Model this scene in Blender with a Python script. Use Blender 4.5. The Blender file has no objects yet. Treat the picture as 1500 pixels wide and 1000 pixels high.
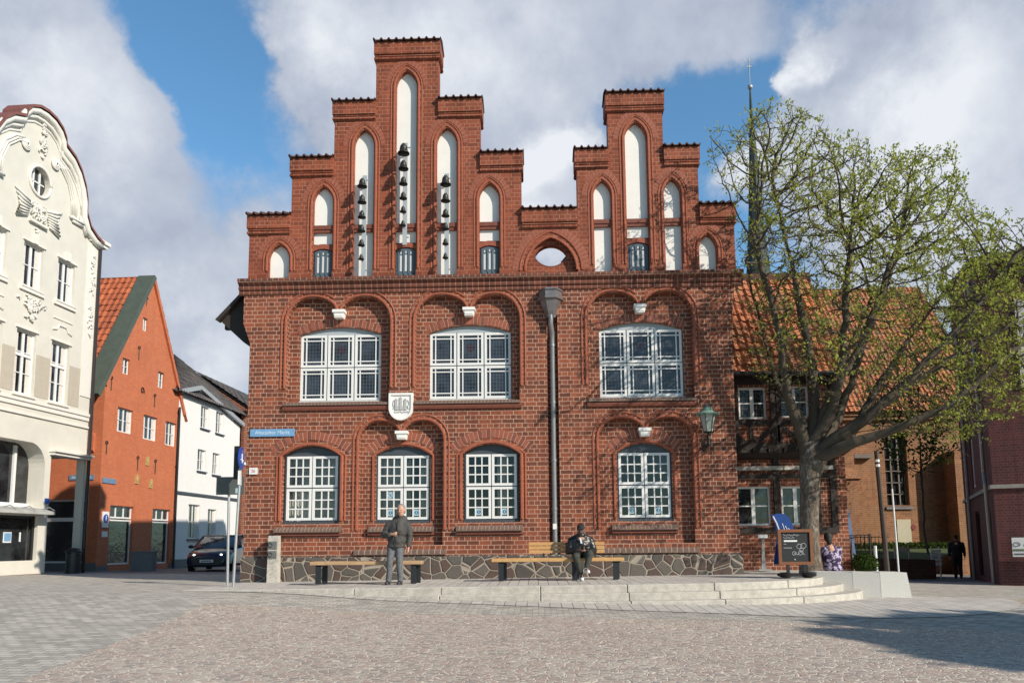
import bpy, bmesh, math, random
import numpy as np
from mathutils import Vector, Matrix, geometry
random.seed(7)
R = math.radians
scene = bpy.context.scene
# ------------------------------------------------------------ camera
F, CX, CY = 1130.0, 750.0, 662.1
YAW, PITCH, ROLL = 0.03257, 0.11616, -0.00829
CAM = Vector((0, -18.25, 1.6))
fw = Vector((-math.sin(YAW)*math.cos(PITCH), math.cos(YAW)*math.cos(PITCH), math.sin(PITCH)))
r0 = Vector((math.cos(YAW), math.sin(YAW), 0)); u0 = r0.cross(fw)
rt = math.cos(ROLL)*r0+math.sin(ROLL)*u0; up = -math.sin(ROLL)*r0+math.cos(ROLL)*u0
cd = bpy.data.cameras.new('camera'); cam = bpy.data.objects.new('camera', cd)
scene.collection.objects.link(cam)
cam.matrix_world = Matrix(((rt.x, up.x, -fw.x, CAM.x), (rt.y, up.y, -fw.y, CAM.y), (rt.z, up.z, -fw.z, CAM.z), (0, 0, 0, 1)))
cd.sensor_width = 36; cd.lens = 36*F/1500; cd.shift_y = (CY-500)/1500; cd.shift_x = 0
cd.clip_start = 0.1; cd.clip_end = 1500
scene.camera = cam
scene.view_settings.view_transform = 'Standard'; scene.view_settings.look = 'None'
scene.view_settings.gamma = 1; scene.view_settings.exposure = 0.1
# ------------------------------------------------------------ sun + sky
SUN = Vector((1.2, -0.9, 0.885)).normalized()      # towards the sun
sl = bpy.data.lights.new('sun', 'SUN'); so = bpy.data.objects.new('sun', sl); scene.collection.objects.link(so)
sl.energy = 5.0; sl.angle = R(0.5); sl.color = (1, 0.905, 0.78)
so.rotation_euler = SUN.to_track_quat('Z', 'Y').to_euler(); so.location = (20, -20, 30)
world = bpy.data.worlds.new('World'); scene.world = world; world.use_nodes = True
SKY_BLOBS = [  # direction of each cloud as seen from the square (azimuth/elevation given by dx, dz), size, weight, brightness
 (30,60,.13,.7,.2),(95,130,.10,.8,.7),(60,210,.14,.85,.3),(150,190,.09,.8,.4),(210,160,.05,.5,.3),(190,260,.09,.75,.1),(110,320,.11,.6,.0),(-60,150,.2,.8,.5),
 (180,400,.11,.6,.2),(270,330,.10,.42,.0),(330,440,.10,.6,.6),(400,300,.06,.45,.3),(250,470,.1,.6,.9),(350,540,.08,.8,1.1),(420,380,.09,.5,.4),
 (430,40,.07,.5,.5),(480,40,.09,.75,.8),(480,140,.085,.75,.2),(560,40,.14,.9,.7),(600,150,.14,.9,.2),(700,50,.15,.9,.9),(690,180,.10,.75,.2),(830,50,.13,.85,.4),(960,20,.11,.85,.4),(1080,10,.08,.7,.2),(800,140,.07,.55,.1),(900,90,.07,.6,.1),
 (800,235,.045,1.2,1.9),(850,215,.032,1.2,2.0),(765,255,.035,1.0,1.5),(800,300,.07,1.1,1.2),(807,372,.05,1.2,1.5),(1187,72,.036,1.1,1.6),(1158,98,.02,.8,1.4),(1205,95,.02,.7,1.0),
 (1260,160,.10,.9,-.2),(1340,110,.09,.9,1.0),(1400,150,.09,.8,.6),(1460,60,.14,.9,.6),(1270,30,.09,.8,.4),(1230,230,.09,.75,1.0),(1300,280,.11,.85,.6),(1450,220,.14,.85,.4),(1070,225,.05,.7,1.0),(1120,250,.06,.6,.8),(1400,360,.14,.8,.8),(1200,330,.1,.6,.6),
 (1560,200,.2,.8,.3),(1480,330,.1,.6,.3),(750,320,.05,.6,.6),
 (235,30,.09,-.6,0),(290,110,.07,-.5,0),(320,190,.05,-.35,0),(1020,160,.06,-.7,0),(1100,130,.05,-.6,0),(950,205,.04,-.5,0),(870,150,.035,-.4,0),(1060,90,.03,-.3,0)]
def pix_dir(px, py):
    return (fw+rt*((px-CX)/F)-up*((py-CY)/F)).normalized()
def build_world():
    nt = world.node_tree; N = nt.nodes; L = nt.links; N.clear()
    out = N.new('ShaderNodeOutputWorld'); bg = N.new('ShaderNodeBackground'); L.new(bg.outputs[0], out.inputs[0])
    sky = N.new('ShaderNodeTexSky'); sky.sky_type = 'NISHITA'; sky.sun_disc = False
    sky.sun_elevation = math.asin(SUN.z); sky.sun_rotation = math.atan2(SUN.x, SUN.y)
    sky.air_density = 1.0; sky.dust_density = 0.6; sky.ozone_density = 2.5
    tc = N.new('ShaderNodeTexCoord')
    def vm(op, a, b=None):
        n = N.new('ShaderNodeVectorMath'); n.operation = op
        for i, v in enumerate((a, b)):
            if v is None: continue
            if isinstance(v, (tuple, Vector)): n.inputs[i].default_value = v
            else: L.new(v, n.inputs[i])
        return n
    def m(op, a, b=None, clamp=False):
        n = N.new('ShaderNodeMath'); n.operation = op; n.use_clamp = clamp
        for i, v in enumerate((a, b)):
            if v is None: continue
            if isinstance(v, (int, float)): n.inputs[i].default_value = v
            else: L.new(v, n.inputs[i])
        return n.outputs[0]
    def noise(scale, det, rough=.5, vec=None, w=0):
        n = N.new('ShaderNodeTexNoise'); n.inputs['Scale'].default_value = scale; n.inputs['Detail'].default_value = det
        n.inputs['Roughness'].default_value = rough
        L.new(vec if vec else tc.outputs['Generated'], n.inputs['Vector']); return n
    nz = noise(7, 6, .6)
    off = vm('SUBTRACT', nz.outputs['Color'], (.5, .5, .5)); offs = vm('SCALE', off.outputs[0]); offs.inputs['Scale'].default_value = .14
    d = vm('ADD', tc.outputs['Generated'], offs.outputs[0]).outputs[0]
    dens = None; bri = None
    for (px, py, r, w, b) in SKY_BLOBS:
        c = pix_dir(px, py)
        dist = vm('DISTANCE', d, tuple(c)).outputs['Value']
        mr = N.new('ShaderNodeMapRange'); mr.interpolation_type = 'SMOOTHSTEP'
        mr.inputs['From Min'].default_value = r*1.25; mr.inputs['From Max'].default_value = r*.15
        mr.inputs['To Min'].default_value = 0; mr.inputs['To Max'].default_value = 1
        L.new(dist, mr.inputs['Value'])
        v = m('MULTIPLY', mr.outputs[0], w); dens = v if dens is None else m('ADD', dens, v)
        if b: 
            v2 = m('MULTIPLY', mr.outputs[0], b); bri = v2 if bri is None else m('ADD', bri, v2)
    n1 = noise(3.2, 7, .55); n2 = noise(14, 6, .6)
    t = m('ADD', dens, m('MULTIPLY', m('SUBTRACT', n1.outputs['Fac'], .5), .8))
    t = m('ADD', m('ADD', t, m('MULTIPLY', m('SUBTRACT', n2.outputs['Fac'], .5), .8)), m('MULTIPLY', m('SUBTRACT', noise(40, 5, .65).outputs['Fac'], .5), .5))
    cov = N.new('ShaderNodeMapRange'); cov.interpolation_type = 'SMOOTHSTEP'
    cov.inputs['From Min'].default_value = -.05; cov.inputs['From Max'].default_value = .95
    L.new(t, cov.inputs['Value'])
    n3 = noise(5, 5, .55)
    bb = m('ADD', m('MULTIPLY', bri, .31), m('MULTIPLY', m('SUBTRACT', n3.outputs['Fac'], .5), .8))
    bb = m('ADD', bb, m('MULTIPLY', m('SUBTRACT', n2.outputs['Fac'], .5), 1.0))
    cr = N.new('ShaderNodeValToRGB'); cr.color_ramp.elements[0].position = .0; cr.color_ramp.elements[0].color = (.36, .41, .52, 1)
    cr.color_ramp.elements[1].position = .9; cr.color_ramp.elements[1].color = (.78, .81, .86, 1)
    e = cr.color_ramp.elements.new(.4); e.color = (.50, .55, .645, 1)
    L.new(m('ADD', bb, .10), cr.inputs[0])
    sc = N.new('ShaderNodeMixRGB'); sc.blend_type = 'MULTIPLY'; sc.inputs[0].default_value = 1
    L.new(sky.outputs[0], sc.inputs[1]); sc.inputs[2].default_value = (.12, .172, .18, 1)
    mx = N.new('ShaderNodeMixRGB'); L.new(cov.outputs[0], mx.inputs[0]); L.new(sc.outputs[0], mx.inputs[1]); L.new(cr.outputs[0], mx.inputs[2])
    # whole sky dimmed overhead and behind the viewer to cut the fill light
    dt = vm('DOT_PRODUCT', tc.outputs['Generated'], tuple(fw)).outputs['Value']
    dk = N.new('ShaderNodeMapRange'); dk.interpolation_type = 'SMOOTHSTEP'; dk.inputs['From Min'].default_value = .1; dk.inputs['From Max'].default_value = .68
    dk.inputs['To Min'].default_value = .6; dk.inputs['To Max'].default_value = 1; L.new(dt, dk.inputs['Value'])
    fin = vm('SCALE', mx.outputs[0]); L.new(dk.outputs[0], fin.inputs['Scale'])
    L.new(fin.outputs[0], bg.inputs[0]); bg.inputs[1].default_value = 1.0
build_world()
# ------------------------------------------------------------ helpers
def link(o): scene.collection.objects.link(o); return o
def tag(o, label=None, cat=None, group=None, kind=None):
    if label: o['label'] = label
    if cat: o['category'] = cat
    if group: o['group'] = group
    if kind: o['kind'] = kind
    return o
def thing(name, label, cat, loc=(0, 0, 0), rz=0, group=None, world_geo=True):
    """Empty at a thing's base; world_geo: the parts' meshes are given in world coordinates."""
    o = bpy.data.objects.new(name, None); link(o); o.empty_display_size = .3
    o.location = loc; o.rotation_euler = (0, 0, rz); tag(o, label, cat, group)
    if world_geo: WG[o.name] = (Matrix.Translation(loc) @ Matrix.Rotation(rz, 4, 'Z')).inverted()
    return o
WG = {}
def adopt(o, parent):
    if parent is not None:
        o.parent = parent
        if parent.name in WG: o.matrix_parent_inverse = WG[parent.name]
    return o
class MB:
    def __init__(s): s.v = []; s.f = []; s.mi = []; s.cur = 0; s.marks = []
    def mark(s): s.marks.append((len(s.v), len(s.f))); return s      # everything after this is a separate piece
    def add(s, vs, fs):
        b = len(s.v); s.v += [tuple(p) for p in vs]
        for f in fs: s.f.append(tuple(i+b for i in f)); s.mi.append(s.cur)
        return s
    def box(s, x0, x1, y0, y1, z0, z1):
        if x0 > x1: x0, x1 = x1, x0
        if y0 > y1: y0, y1 = y1, y0
        if z0 > z1: z0, z1 = z1, z0
        return s.add([(x0, y0, z0), (x1, y0, z0), (x1, y1, z0), (x0, y1, z0), (x0, y0, z1), (x1, y0, z1), (x1, y1, z1), (x0, y1, z1)],
                     [(0, 3, 2, 1), (4, 5, 6, 7), (0, 1, 5, 4), (1, 2, 6, 5), (2, 3, 7, 6), (3, 0, 4, 7)])
    def hexa(s, p8): return s.add(p8, [(0, 3, 2, 1), (4, 5, 6, 7), (0, 1, 5, 4), (1, 2, 6, 5), (2, 3, 7, 6), (3, 0, 4, 7)])
    def bar(s, a, b, w, h=None, upv=(0, 0, 1)):
        a = Vector(a); b = Vector(b); h = h or w; d = (b-a).normalized(); q = Vector(upv)
        if abs(d.dot(q)) > .95: q = Vector((0, 1, 0))
        x = d.cross(q).normalized()*w/2; y = x.cross(d).normalized()*h/2
        return s.hexa([a-x-y, a+x-y, a+x+y, a-x+y, b-x-y, b+x-y, b+x+y, b-x+y])
    def prism_x(s, prof, x0, x1):     # prof: (y,z) ring
        n = len(prof); vs = [(x0, y, z) for y, z in prof]+[(x1, y, z) for y, z in prof]
        return s.add(vs, [tuple(range(n)), tuple(range(2*n-1, n-1, -1))]+[(i, i+n, (i+1) % n+n, (i+1) % n) for i in range(n)])
    def prism_y(s, prof, y0, y1):     # prof: (x,z) ring
        n = len(prof); vs = [(x, y0, z) for x, z in prof]+[(x, y1, z) for x, z in prof]
        return s.add(vs, [tuple(range(n)), tuple(range(2*n-1, n-1, -1))]+[(i, i+n, (i+1) % n+n, (i+1) % n) for i in range(n)])
    def prism_z(s, prof, z0, z1):
        n = len(prof); vs = [(x, y, z0) for x, y in prof]+[(x, y, z1) for x, y in prof]
        return s.add(vs, [tuple(range(n)), tuple(range(2*n-1, n-1, -1))]+[(i, i+n, (i+1) % n+n, (i+1) % n) for i in range(n)])
    def tube(s, pts, rad, n=6, caps=True):
        pts = [Vector(p) for p in pts]; rr = rad if isinstance(rad, (list, tuple)) else [rad]*len(pts)
        rings = []; ref = None
        for i, p in enumerate(pts):
            d = (pts[min(i+1, len(pts)-1)]-pts[max(i-1, 0)])
            d = d.normalized() if d.length > 1e-9 else Vector((0, 0, 1))
            if ref is None:
                ref = Vector((0, 0, 1)) if abs(d.z) < .9 else Vector((0, 1, 0))
            a = d.cross(ref).normalized(); b = a.cross(d).normalized(); ref = b
            rings.append([p+(a*math.cos(2*math.pi*k/n)+b*math.sin(2*math.pi*k/n))*rr[i] for k in range(n)])
        fs = [(i*n+k, i*n+(k+1) % n, (i+1)*n+(k+1) % n, (i+1)*n+k) for i in range(len(pts)-1) for k in range(n)]
        if caps: fs += [tuple(range(n)), tuple((len(pts)-1)*n+k for k in range(n-1, -1, -1))]
        return s.add([v for r in rings for v in r], fs)
    def lathe(s, c, prof, n=16, caps=True):   # prof: (r,z)
        vs = [(c[0]+r*math.cos(2*math.pi*k/n), c[1]+r*math.sin(2*math.pi*k/n), c[2]+z) for r, z in prof for k in range(n)]
        fs = [(i*n+k, i*n+(k+1) % n, (i+1)*n+(k+1) % n, (i+1)*n+k) for i in range(len(prof)-1) for k in range(n)]
        if caps: fs += [tuple(range(n-1, -1, -1)), tuple((len(prof)-1)*n+k for k in range(n))]
        return s.add(vs, fs)
    def ell(s, c, r, seg=10, rings=7, rot=None):
        vs = []; fs = []
        for i in range(rings+1):
            t = math.pi*i/rings
            for k in range(seg):
                a = 2*math.pi*k/seg; p = Vector((r[0]*math.sin(t)*math.cos(a), r[1]*math.sin(t)*math.sin(a), r[2]*math.cos(t)))
                if rot: p = rot @ p
                vs.append((c[0]+p.x, c[1]+p.y, c[2]+p.z))
        for i in range(rings):
            for k in range(seg): fs.append((i*seg+k, (i+1)*seg+k, (i+1)*seg+(k+1) % seg, i*seg+(k+1) % seg))
        return s.add(vs, fs)
    def cap(s, a, b, ra, rb, n=10):   # tapered capsule
        a = Vector(a); b = Vector(b); s.tube([a, b], [ra, rb], n); s.ell(a, (ra,)*3, n, 6); s.ell(b, (rb,)*3, n, 6); return s
    def plate(s, outer, holes, y0, depth, outer_sides=True, back=False):
        """vertical plate in XZ facing -Y with real openings `depth` deep"""
        V = [Vector(p) for p in outer]; E = [(i, (i+1) % len(outer)) for i in range(len(outer))]
        for h in holes:
            b = len(V); V += [Vector(p) for p in h]; E += [(b+i, b+(i+1) % len(h)) for i in range(len(h))]
        vo, eo, fo, *_ = geometry.delaunay_2d_cdt(V, E, [], 0, 1e-5)
        def inside(p, poly):
            c = False; j = len(poly)-1
            for i in range(len(poly)):
                xi, yi = poly[i][0], poly[i][1]; xj, yj = poly[j][0], poly[j][1]
                if (yi > p[1]) != (yj > p[1]) and p[0] < (xj-xi)*(p[1]-yi)/(yj-yi)+xi: c = not c
                j = i
            return c
        keep = []
        for f in fo:
            cx = sum(vo[i].x for i in f)/len(f); cz = sum(vo[i].y for i in f)/len(f)
            if inside((cx, cz), outer) and not any(inside((cx, cz), h) for h in holes): keep.append(tuple(f))
        s.add([(p.x, y0, p.y) for p in vo], keep)
        if back: s.add([(p.x, y0+depth, p.y) for p in vo], [tuple(reversed(f)) for f in keep])
        loops = list(holes)+([outer] if outer_sides else [])
        for h in loops:
            n = len(h); s.add([(x, y0, z) for x, z in h]+[(x, y0+depth, z) for x, z in h], [(i, (i+1) % n, (i+1) % n+n, i+n) for i in range(n)])
        return s
    def build(s, name, mats, parent=None, smooth=False, label=None, cat=None, group=None, kind=None, auto=None):
        if s.marks:
            cuts = sorted(set([(0, 0)]+s.marks+[(len(s.v), len(s.f))])); last = None
            for (v0, f0), (v1, f1) in zip(cuts[:-1], cuts[1:]):
                if f1 == f0: continue
                m = MB(); m.v = s.v[v0:v1]; m.f = [tuple(i-v0 for i in f) for f in s.f[f0:f1]]; m.mi = s.mi[f0:f1]
                last = m.build(name, mats, parent, smooth, label, cat, group, kind, auto)
            return last
        me = bpy.data.meshes.new(name); me.from_pydata(s.v, [], s.f); me.update()
        if not isinstance(mats, (list, tuple)): mats = [mats]
        for mm in mats: me.materials.append(mm)
        if len(mats) > 1: me.polygons.foreach_set('material_index', s.mi)
        bm = bmesh.new(); bm.from_mesh(me)
        bmesh.ops.remove_doubles(bm, verts=bm.verts, dist=1e-5) if smooth or auto else None
        bmesh.ops.recalc_face_normals(bm, faces=bm.faces); bm.to_mesh(me); bm.free()
        if smooth or auto: me.polygons.foreach_set('use_smooth', [True]*len(me.polygons))
        if auto: me.set_sharp_from_angle(angle=R(auto))
        o = bpy.data.objects.new(name, me); link(o); adopt(o, parent); tag(o, label, cat, group, kind); return o
def one(name, mb, mats, label, cat, loc, group=None, **k):
    """a thing that is a single mesh; geometry given in world coords, origin moved to its base"""
    mb.v = [(x-loc[0], y-loc[1], z-loc[2]) for x, y, z in mb.v]
    o = mb.build(name, mats, None, label=label, cat=cat, group=group, **k); o.location = loc; return o
def arcseg(x0, x1, zs, rise, n=14, flip=False):
    """points of a segmental arch from (x0,zs) over to (x1,zs)"""
    hw = (x1-x0)/2; Rr = (hw*hw+rise*rise)/(2*rise); xc = (x0+x1)/2; zc = zs+rise-Rr; a0 = math.asin(min(1, hw/Rr))
    return [(xc+Rr*math.sin(-a0+2*a0*i/n), zc+Rr*math.cos(-a0+2*a0*i/n)) for i in range(n+1)]
def gothic(xc, hw, zs, za, n=9):
    h = za-zs; Rr = (h*h+hw*hw)/(2*hw); a1 = math.asin(min(1, h/Rr))
    l = [(xc-hw+Rr-Rr*math.cos(a1*i/n), zs+Rr*math.sin(a1*i/n)) for i in range(n+1)]
    return l+[(2*xc-x, z) for x, z in reversed(l[:-1])]
def opening(x0, x1, z0, arch): return [(x0, z0)]+arch+[(x1, z0)]
# ------------------------------------------------------------ materials
def nodes(name):
    m = bpy.data.materials.new(name); m.use_nodes = True; nt = m.node_tree; nt.nodes.clear()
    out = nt.nodes.new('ShaderNodeOutputMaterial'); b = nt.nodes.new('ShaderNodeBsdfPrincipled'); nt.links.new(b.outputs[0], out.inputs[0])
    return m, nt, b, out
def tex_noise(nt, vec, scale, det=4, rough=.55):
    n = nt.nodes.new('ShaderNodeTexNoise'); n.inputs['Scale'].default_value = scale; n.inputs['Detail'].default_value = det; n.inputs['Roughness'].default_value = rough
    nt.links.new(vec, n.inputs['Vector']); return n
def mixc(nt, fac, a, b, mode='MIX'):
    n = nt.nodes.new('ShaderNodeMixRGB'); n.blend_type = mode
    for i, v in enumerate((fac, a, b)):
        if isinstance(v, (int, float)): n.inputs[i].default_value = v
        elif isinstance(v, tuple): n.inputs[i].default_value = v if len(v) == 4 else (*v, 1)
        else: nt.links.new(v, n.inputs[i])
    return n.outputs[0]
def mmath(nt, op, a, b=None, clamp=False):
    n = nt.nodes.new('ShaderNodeMath'); n.operation = op; n.use_clamp = clamp
    for i, v in enumerate((a, b)):
        if v is None: continue
        if isinstance(v, (int, float)): n.inputs[i].default_value = v
        else: nt.links.new(v, n.inputs[i])
    return n.outputs[0]
def mrange(nt, v, a, b, c=0, d=1, smooth=False):
    n = nt.nodes.new('ShaderNodeMapRange'); n.inputs['From Min'].default_value = a; n.inputs['From Max'].default_value = b
    n.inputs['To Min'].default_value = c; n.inputs['To Max'].default_value = d; nt.links.new(v, n.inputs['Value'])
    if smooth: n.interpolation_type = 'SMOOTHSTEP'
    return n.outputs[0]
def bump(nt, b, h, strength=.3, dist=.01):
    n = nt.nodes.new('ShaderNodeBump'); n.inputs['Strength'].default_value = strength; n.inputs['Distance'].default_value = dist
    nt.links.new(h, n.inputs['Height']); nt.links.new(n.outputs[0], b.inputs['Normal'])
def plain(name, col, rough=.6, var=.12, scale=6, metal=0, bmp=.0, spec=.5, var2=0):
    m, nt, b, o = nodes(name); tc = nt.nodes.new('ShaderNodeTexCoord')
    n = tex_noise(nt, tc.outputs['Object'], scale, 5)
    c = mixc(nt, n.outputs['Fac'], tuple(v*(1-var*1.6) for v in col), tuple(min(1, v*(1+var*1.6)) for v in col))
    if var2:
        n2 = tex_noise(nt, tc.outputs['Object'], scale*.12, 3); c = mixc(nt, mrange(nt, n2.outputs['Fac'], .4, .65, 0, var2), c, tuple(v*.5 for v in col))
    nt.links.new(c, b.inputs['Base Color']); b.inputs['Roughness'].default_value = rough; b.inputs['Metallic'].default_value = metal
    b.inputs['Specular IOR Level'].default_value = spec
    if bmp: bump(nt, b, n.outputs['Fac'], bmp, .02)
    return m
def uv_node(nt):
    """box-projected coordinates: along the wall, up, 0"""
    tc = nt.nodes.new('ShaderNodeTexCoord'); s = nt.nodes.new('ShaderNodeSeparateXYZ'); nt.links.new(tc.outputs['Object'], s.inputs[0])
    ns = nt.nodes.new('ShaderNodeSeparateXYZ'); nt.links.new(tc.outputs['Normal'], ns.inputs[0])
    f = mmath(nt, 'GREATER_THAN', mmath(nt, 'ABSOLUTE', ns.outputs[0]), .7)
    g = mmath(nt, 'GREATER_THAN', mmath(nt, 'ABSOLUTE', ns.outputs[2]), .7)
    mu = nt.nodes.new('ShaderNodeMix'); nt.links.new(f, mu.inputs[0]); nt.links.new(s.outputs[0], mu.inputs[2]); nt.links.new(s.outputs[1], mu.inputs[3])
    mv = nt.nodes.new('ShaderNodeMix'); nt.links.new(g, mv.inputs[0]); nt.links.new(s.outputs[2], mv.inputs[2]); nt.links.new(s.outputs[1], mv.inputs[3])
    c = nt.nodes.new('ShaderNodeCombineXYZ'); nt.links.new(mu.outputs[0], c.inputs[0]); nt.links.new(mv.outputs[0], c.inputs[1])
    return c.outputs[0], tc
def brick(name, c1, c2, mortar, bw=.276, rh=.103, ms=.013, squash=.5, sf=2, rough=.75, bmp=.35, dark=.35, dist=.0055, mvar=.35, bias=0, off=.5, stain=None, streak=.7):
    m, nt, b, o = nodes(name); vec, tc = uv_node(nt)
    w = tex_noise(nt, tc.outputs['Object'], 9, 2); wv = nt.nodes.new('ShaderNodeVectorMath'); wv.operation = 'SCALE'; wv.inputs['Scale'].default_value = dist*4
    sub = nt.nodes.new('ShaderNodeVectorMath'); sub.operation = 'SUBTRACT'; nt.links.new(w.outputs['Color'], sub.inputs[0]); sub.inputs[1].default_value = (.5, .5, .5)
    nt.links.new(sub.outputs[0], wv.inputs[0]); ad = nt.nodes.new('ShaderNodeVectorMath'); nt.links.new(vec, ad.inputs[0]); nt.links.new(wv.outputs[0], ad.inputs[1])
    def bt():
        t = nt.nodes.new('ShaderNodeTexBrick'); nt.links.new(ad.outputs[0], t.inputs['Vector']); t.inputs['Scale'].default_value = 1
        t.inputs['Brick Width'].default_value = bw; t.inputs['Row Height'].default_value = rh; t.inputs['Mortar Size'].default_value = ms/2
        t.inputs['Mortar Smooth'].default_value = .25; t.squash = squash; t.squash_frequency = sf; t.offset = off; t.inputs['Bias'].default_value = bias
        return t
    t = bt(); t.inputs['Color1'].default_value = (*c1, 1); t.inputs['Color2'].default_value = (*c2, 1); t.inputs['Mortar'].default_value = (*c1, 1)
    n = tex_noise(nt, tc.outputs['Object'], .9, 4, .6); n2 = tex_noise(nt, tc.outputs['Object'], 40, 3)
    c = mixc(nt, mrange(nt, n.outputs['Fac'], .42, .68, 0, dark), t.outputs['Color'], tuple(v*.45 for v in c1))
    c = mixc(nt, .35, c, mixc(nt, n2.outputs['Fac'], (.35, .35, .35), (1.6, 1.6, 1.6)), 'MULTIPLY')
    mp = nt.nodes.new('ShaderNodeMapping'); mp.inputs['Scale'].default_value = (2.2, 2.2, .35); nt.links.new(tc.outputs['Object'], mp.inputs[0])
    st1 = tex_noise(nt, mp.outputs[0], 1.6, 6, .62); c = mixc(nt, mrange(nt, st1.outputs['Fac'], .48, .72, 0, streak), c, tuple(v*.3 for v in c1))
    st2 = tex_noise(nt, tc.outputs['Object'], 2.6, 6, .7); c = mixc(nt, mrange(nt, st2.outputs['Fac'], .6, .78, 0, .4), c, tuple(min(1, v*1.25+.05) for v in c1))
    if stain: c = mixc(nt, mrange(nt, tex_noise(nt, tc.outputs['Object'], .5, 5, .6).outputs['Fac'], .5, .7, 0, .5), c, stain)
    n3 = tex_noise(nt, tc.outputs['Object'], 1.7, 3)
    mf = mmath(nt, 'MULTIPLY', t.outputs['Fac'], mrange(nt, n3.outputs['Fac'], .35, .6, 1-mvar, 1))
    c = mixc(nt, mf, c, mortar)
    nt.links.new(c, b.inputs['Base Color']); b.inputs['Roughness'].default_value = rough; b.inputs['Specular IOR Level'].default_value = .3
    h = mmath(nt, 'ADD', mmath(nt, 'MULTIPLY', t.outputs['Fac'], -1), mmath(nt, 'MULTIPLY', n2.outputs['Fac'], .5))
    bump(nt, b, h, bmp, .008); return m
def stonework(name, scale, c1, c2, mortar, mw, xy=False, stretch=(1, 1, 1), rough=.75, bmp=.5, rnd=1.0, third=None):
    m, nt, b, o = nodes(name)
    if xy: tc = nt.nodes.new('ShaderNodeTexCoord'); vec = tc.outputs['Object']
    else: vec, tc = uv_node(nt)
    mp = nt.nodes.new('ShaderNodeMapping'); mp.inputs['Scale'].default_value = stretch; nt.links.new(vec, mp.inputs[0])
    wn = tex_noise(nt, mp.outputs[0], scale*.7, 2); s1 = nt.nodes.new('ShaderNodeVectorMath'); s1.operation = 'SCALE'; s1.inputs['Scale'].default_value = .25/scale
    nt.links.new(wn.outputs['Color'], s1.inputs[0]); ad = nt.nodes.new('ShaderNodeVectorMath'); nt.links.new(mp.outputs[0], ad.inputs[0]); nt.links.new(s1.outputs[0], ad.inputs[1])
    fl = nt.nodes.new('ShaderNodeVectorMath'); fl.operation = 'MULTIPLY'; fl.inputs[1].default_value = (1, 1, 0); nt.links.new(ad.outputs[0], fl.inputs[0])
    v1 = nt.nodes.new('ShaderNodeTexVoronoi'); v1.feature = 'DISTANCE_TO_EDGE'; v1.inputs['Scale'].default_value = scale; v1.inputs['Randomness'].default_value = rnd
    v2 = nt.nodes.new('ShaderNodeTexVoronoi'); v2.inputs['Scale'].default_value = scale; v2.inputs['Randomness'].default_value = rnd
    nt.links.new(fl.outputs[0], v1.inputs['Vector']); nt.links.new(fl.outputs[0], v2.inputs['Vector'])
    sep = nt.nodes.new('ShaderNodeSeparateColor'); nt.links.new(v2.outputs['Color'], sep.inputs[0])
    c = mixc(nt, sep.outputs[0], c1, c2)
    if third: c = mixc(nt, mrange(nt, sep.outputs[1], .6, .75), c, third)
    n2 = tex_noise(nt, tc.outputs['Object'], 30, 4); c = mixc(nt, .5, c, mixc(nt, n2.outputs['Fac'], (.4, .4, .4), (1.5, 1.5, 1.5)), 'MULTIPLY')
    n3 = tex_noise(nt, tc.outputs['Object'], .5, 3); c = mixc(nt, mrange(nt, n3.outputs['Fac'], .35, .7, 0, .35), c, tuple(v*.6 for v in c1))
    f = mrange(nt, v1.outputs['Distance'], mw*.5, mw, 1, 0, True)
    c = mixc(nt, f, c, mortar); nt.links.new(c, b.inputs['Base Color']); b.inputs['Roughness'].default_value = rough
    hh = mmath(nt, 'ADD', mrange(nt, v1.outputs['Distance'], 0, mw*2, 0, 1, True), mmath(nt, 'MULTIPLY', n2.outputs['Fac'], .35))
    bump(nt, b, hh, bmp, .02); return m
def glass_dark(name, c1, c2, rough=.04, scale=1.2, spec=.8):
    m, nt, b, o = nodes(name); tc = nt.nodes.new('ShaderNodeTexCoord'); n = tex_noise(nt, tc.outputs['Object'], scale, 3)
    nt.links.new(mixc(nt, mrange(nt, n.outputs['Fac'], .38, .62), c1, c2), b.inputs['Base Color']); b.inputs['Roughness'].default_value = rough
    b.inputs['Specular IOR Level'].default_value = spec
    n2 = tex_noise(nt, tc.outputs['Object'], 4.5, 2); bump(nt, b, n2.outputs['Fac'], .3, .02); return m
def glass_clear(name):
    m = bpy.data.materials.new(name); m.use_nodes = True; nt = m.node_tree; nt.nodes.clear()
    out = nt.nodes.new('ShaderNodeOutputMaterial'); t = nt.nodes.new('ShaderNodeBsdfTransparent'); g = nt.nodes.new('ShaderNodeBsdfGlossy')
    t.inputs[0].default_value = (.8, .83, .82, 1); g.inputs['Roughness'].default_value = .03; mx = nt.nodes.new('ShaderNodeMixShader')
    fr = nt.nodes.new('ShaderNodeFresnel'); fr.inputs[0].default_value = 1.5; nt.links.new(mmath(nt, 'ADD', fr.outputs[0], .04), mx.inputs[0])
    nt.links.new(t.outputs[0], mx.inputs[1]); nt.links.new(g.outputs[0], mx.inputs[2]); nt.links.new(mx.outputs[0], out.inputs[0]); return m
M = {}
M['brick'] = brick('hall brick', (.30, .086, .042), (.125, .042, .027), (.50, .34, .255), dark=.4, ms=.015)
M['brick_gable'] = brick('gable brick', (.295, .078, .038), (.19, .05, .028), (.42, .23, .155), dark=.3, mvar=.75, ms=.012)
M['brick_red'] = plain('shaped brick', (.31, .088, .045), .7, .25, 9, bmp=.3)
M['brick_dark'] = plain('weathered brick', (.15, .10, .08), .7, .3, 10, bmp=.4)
M['mortar'] = plain('mortar', (.44, .28, .2), .85, .15, 20)
M['plinth'] = stonework('fieldstone plinth', 3.3, (.07, .063, .055), (.15, .13, .11), (.33, .28, .22), .045, third=(.10, .062, .05), bmp=.9)
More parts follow.
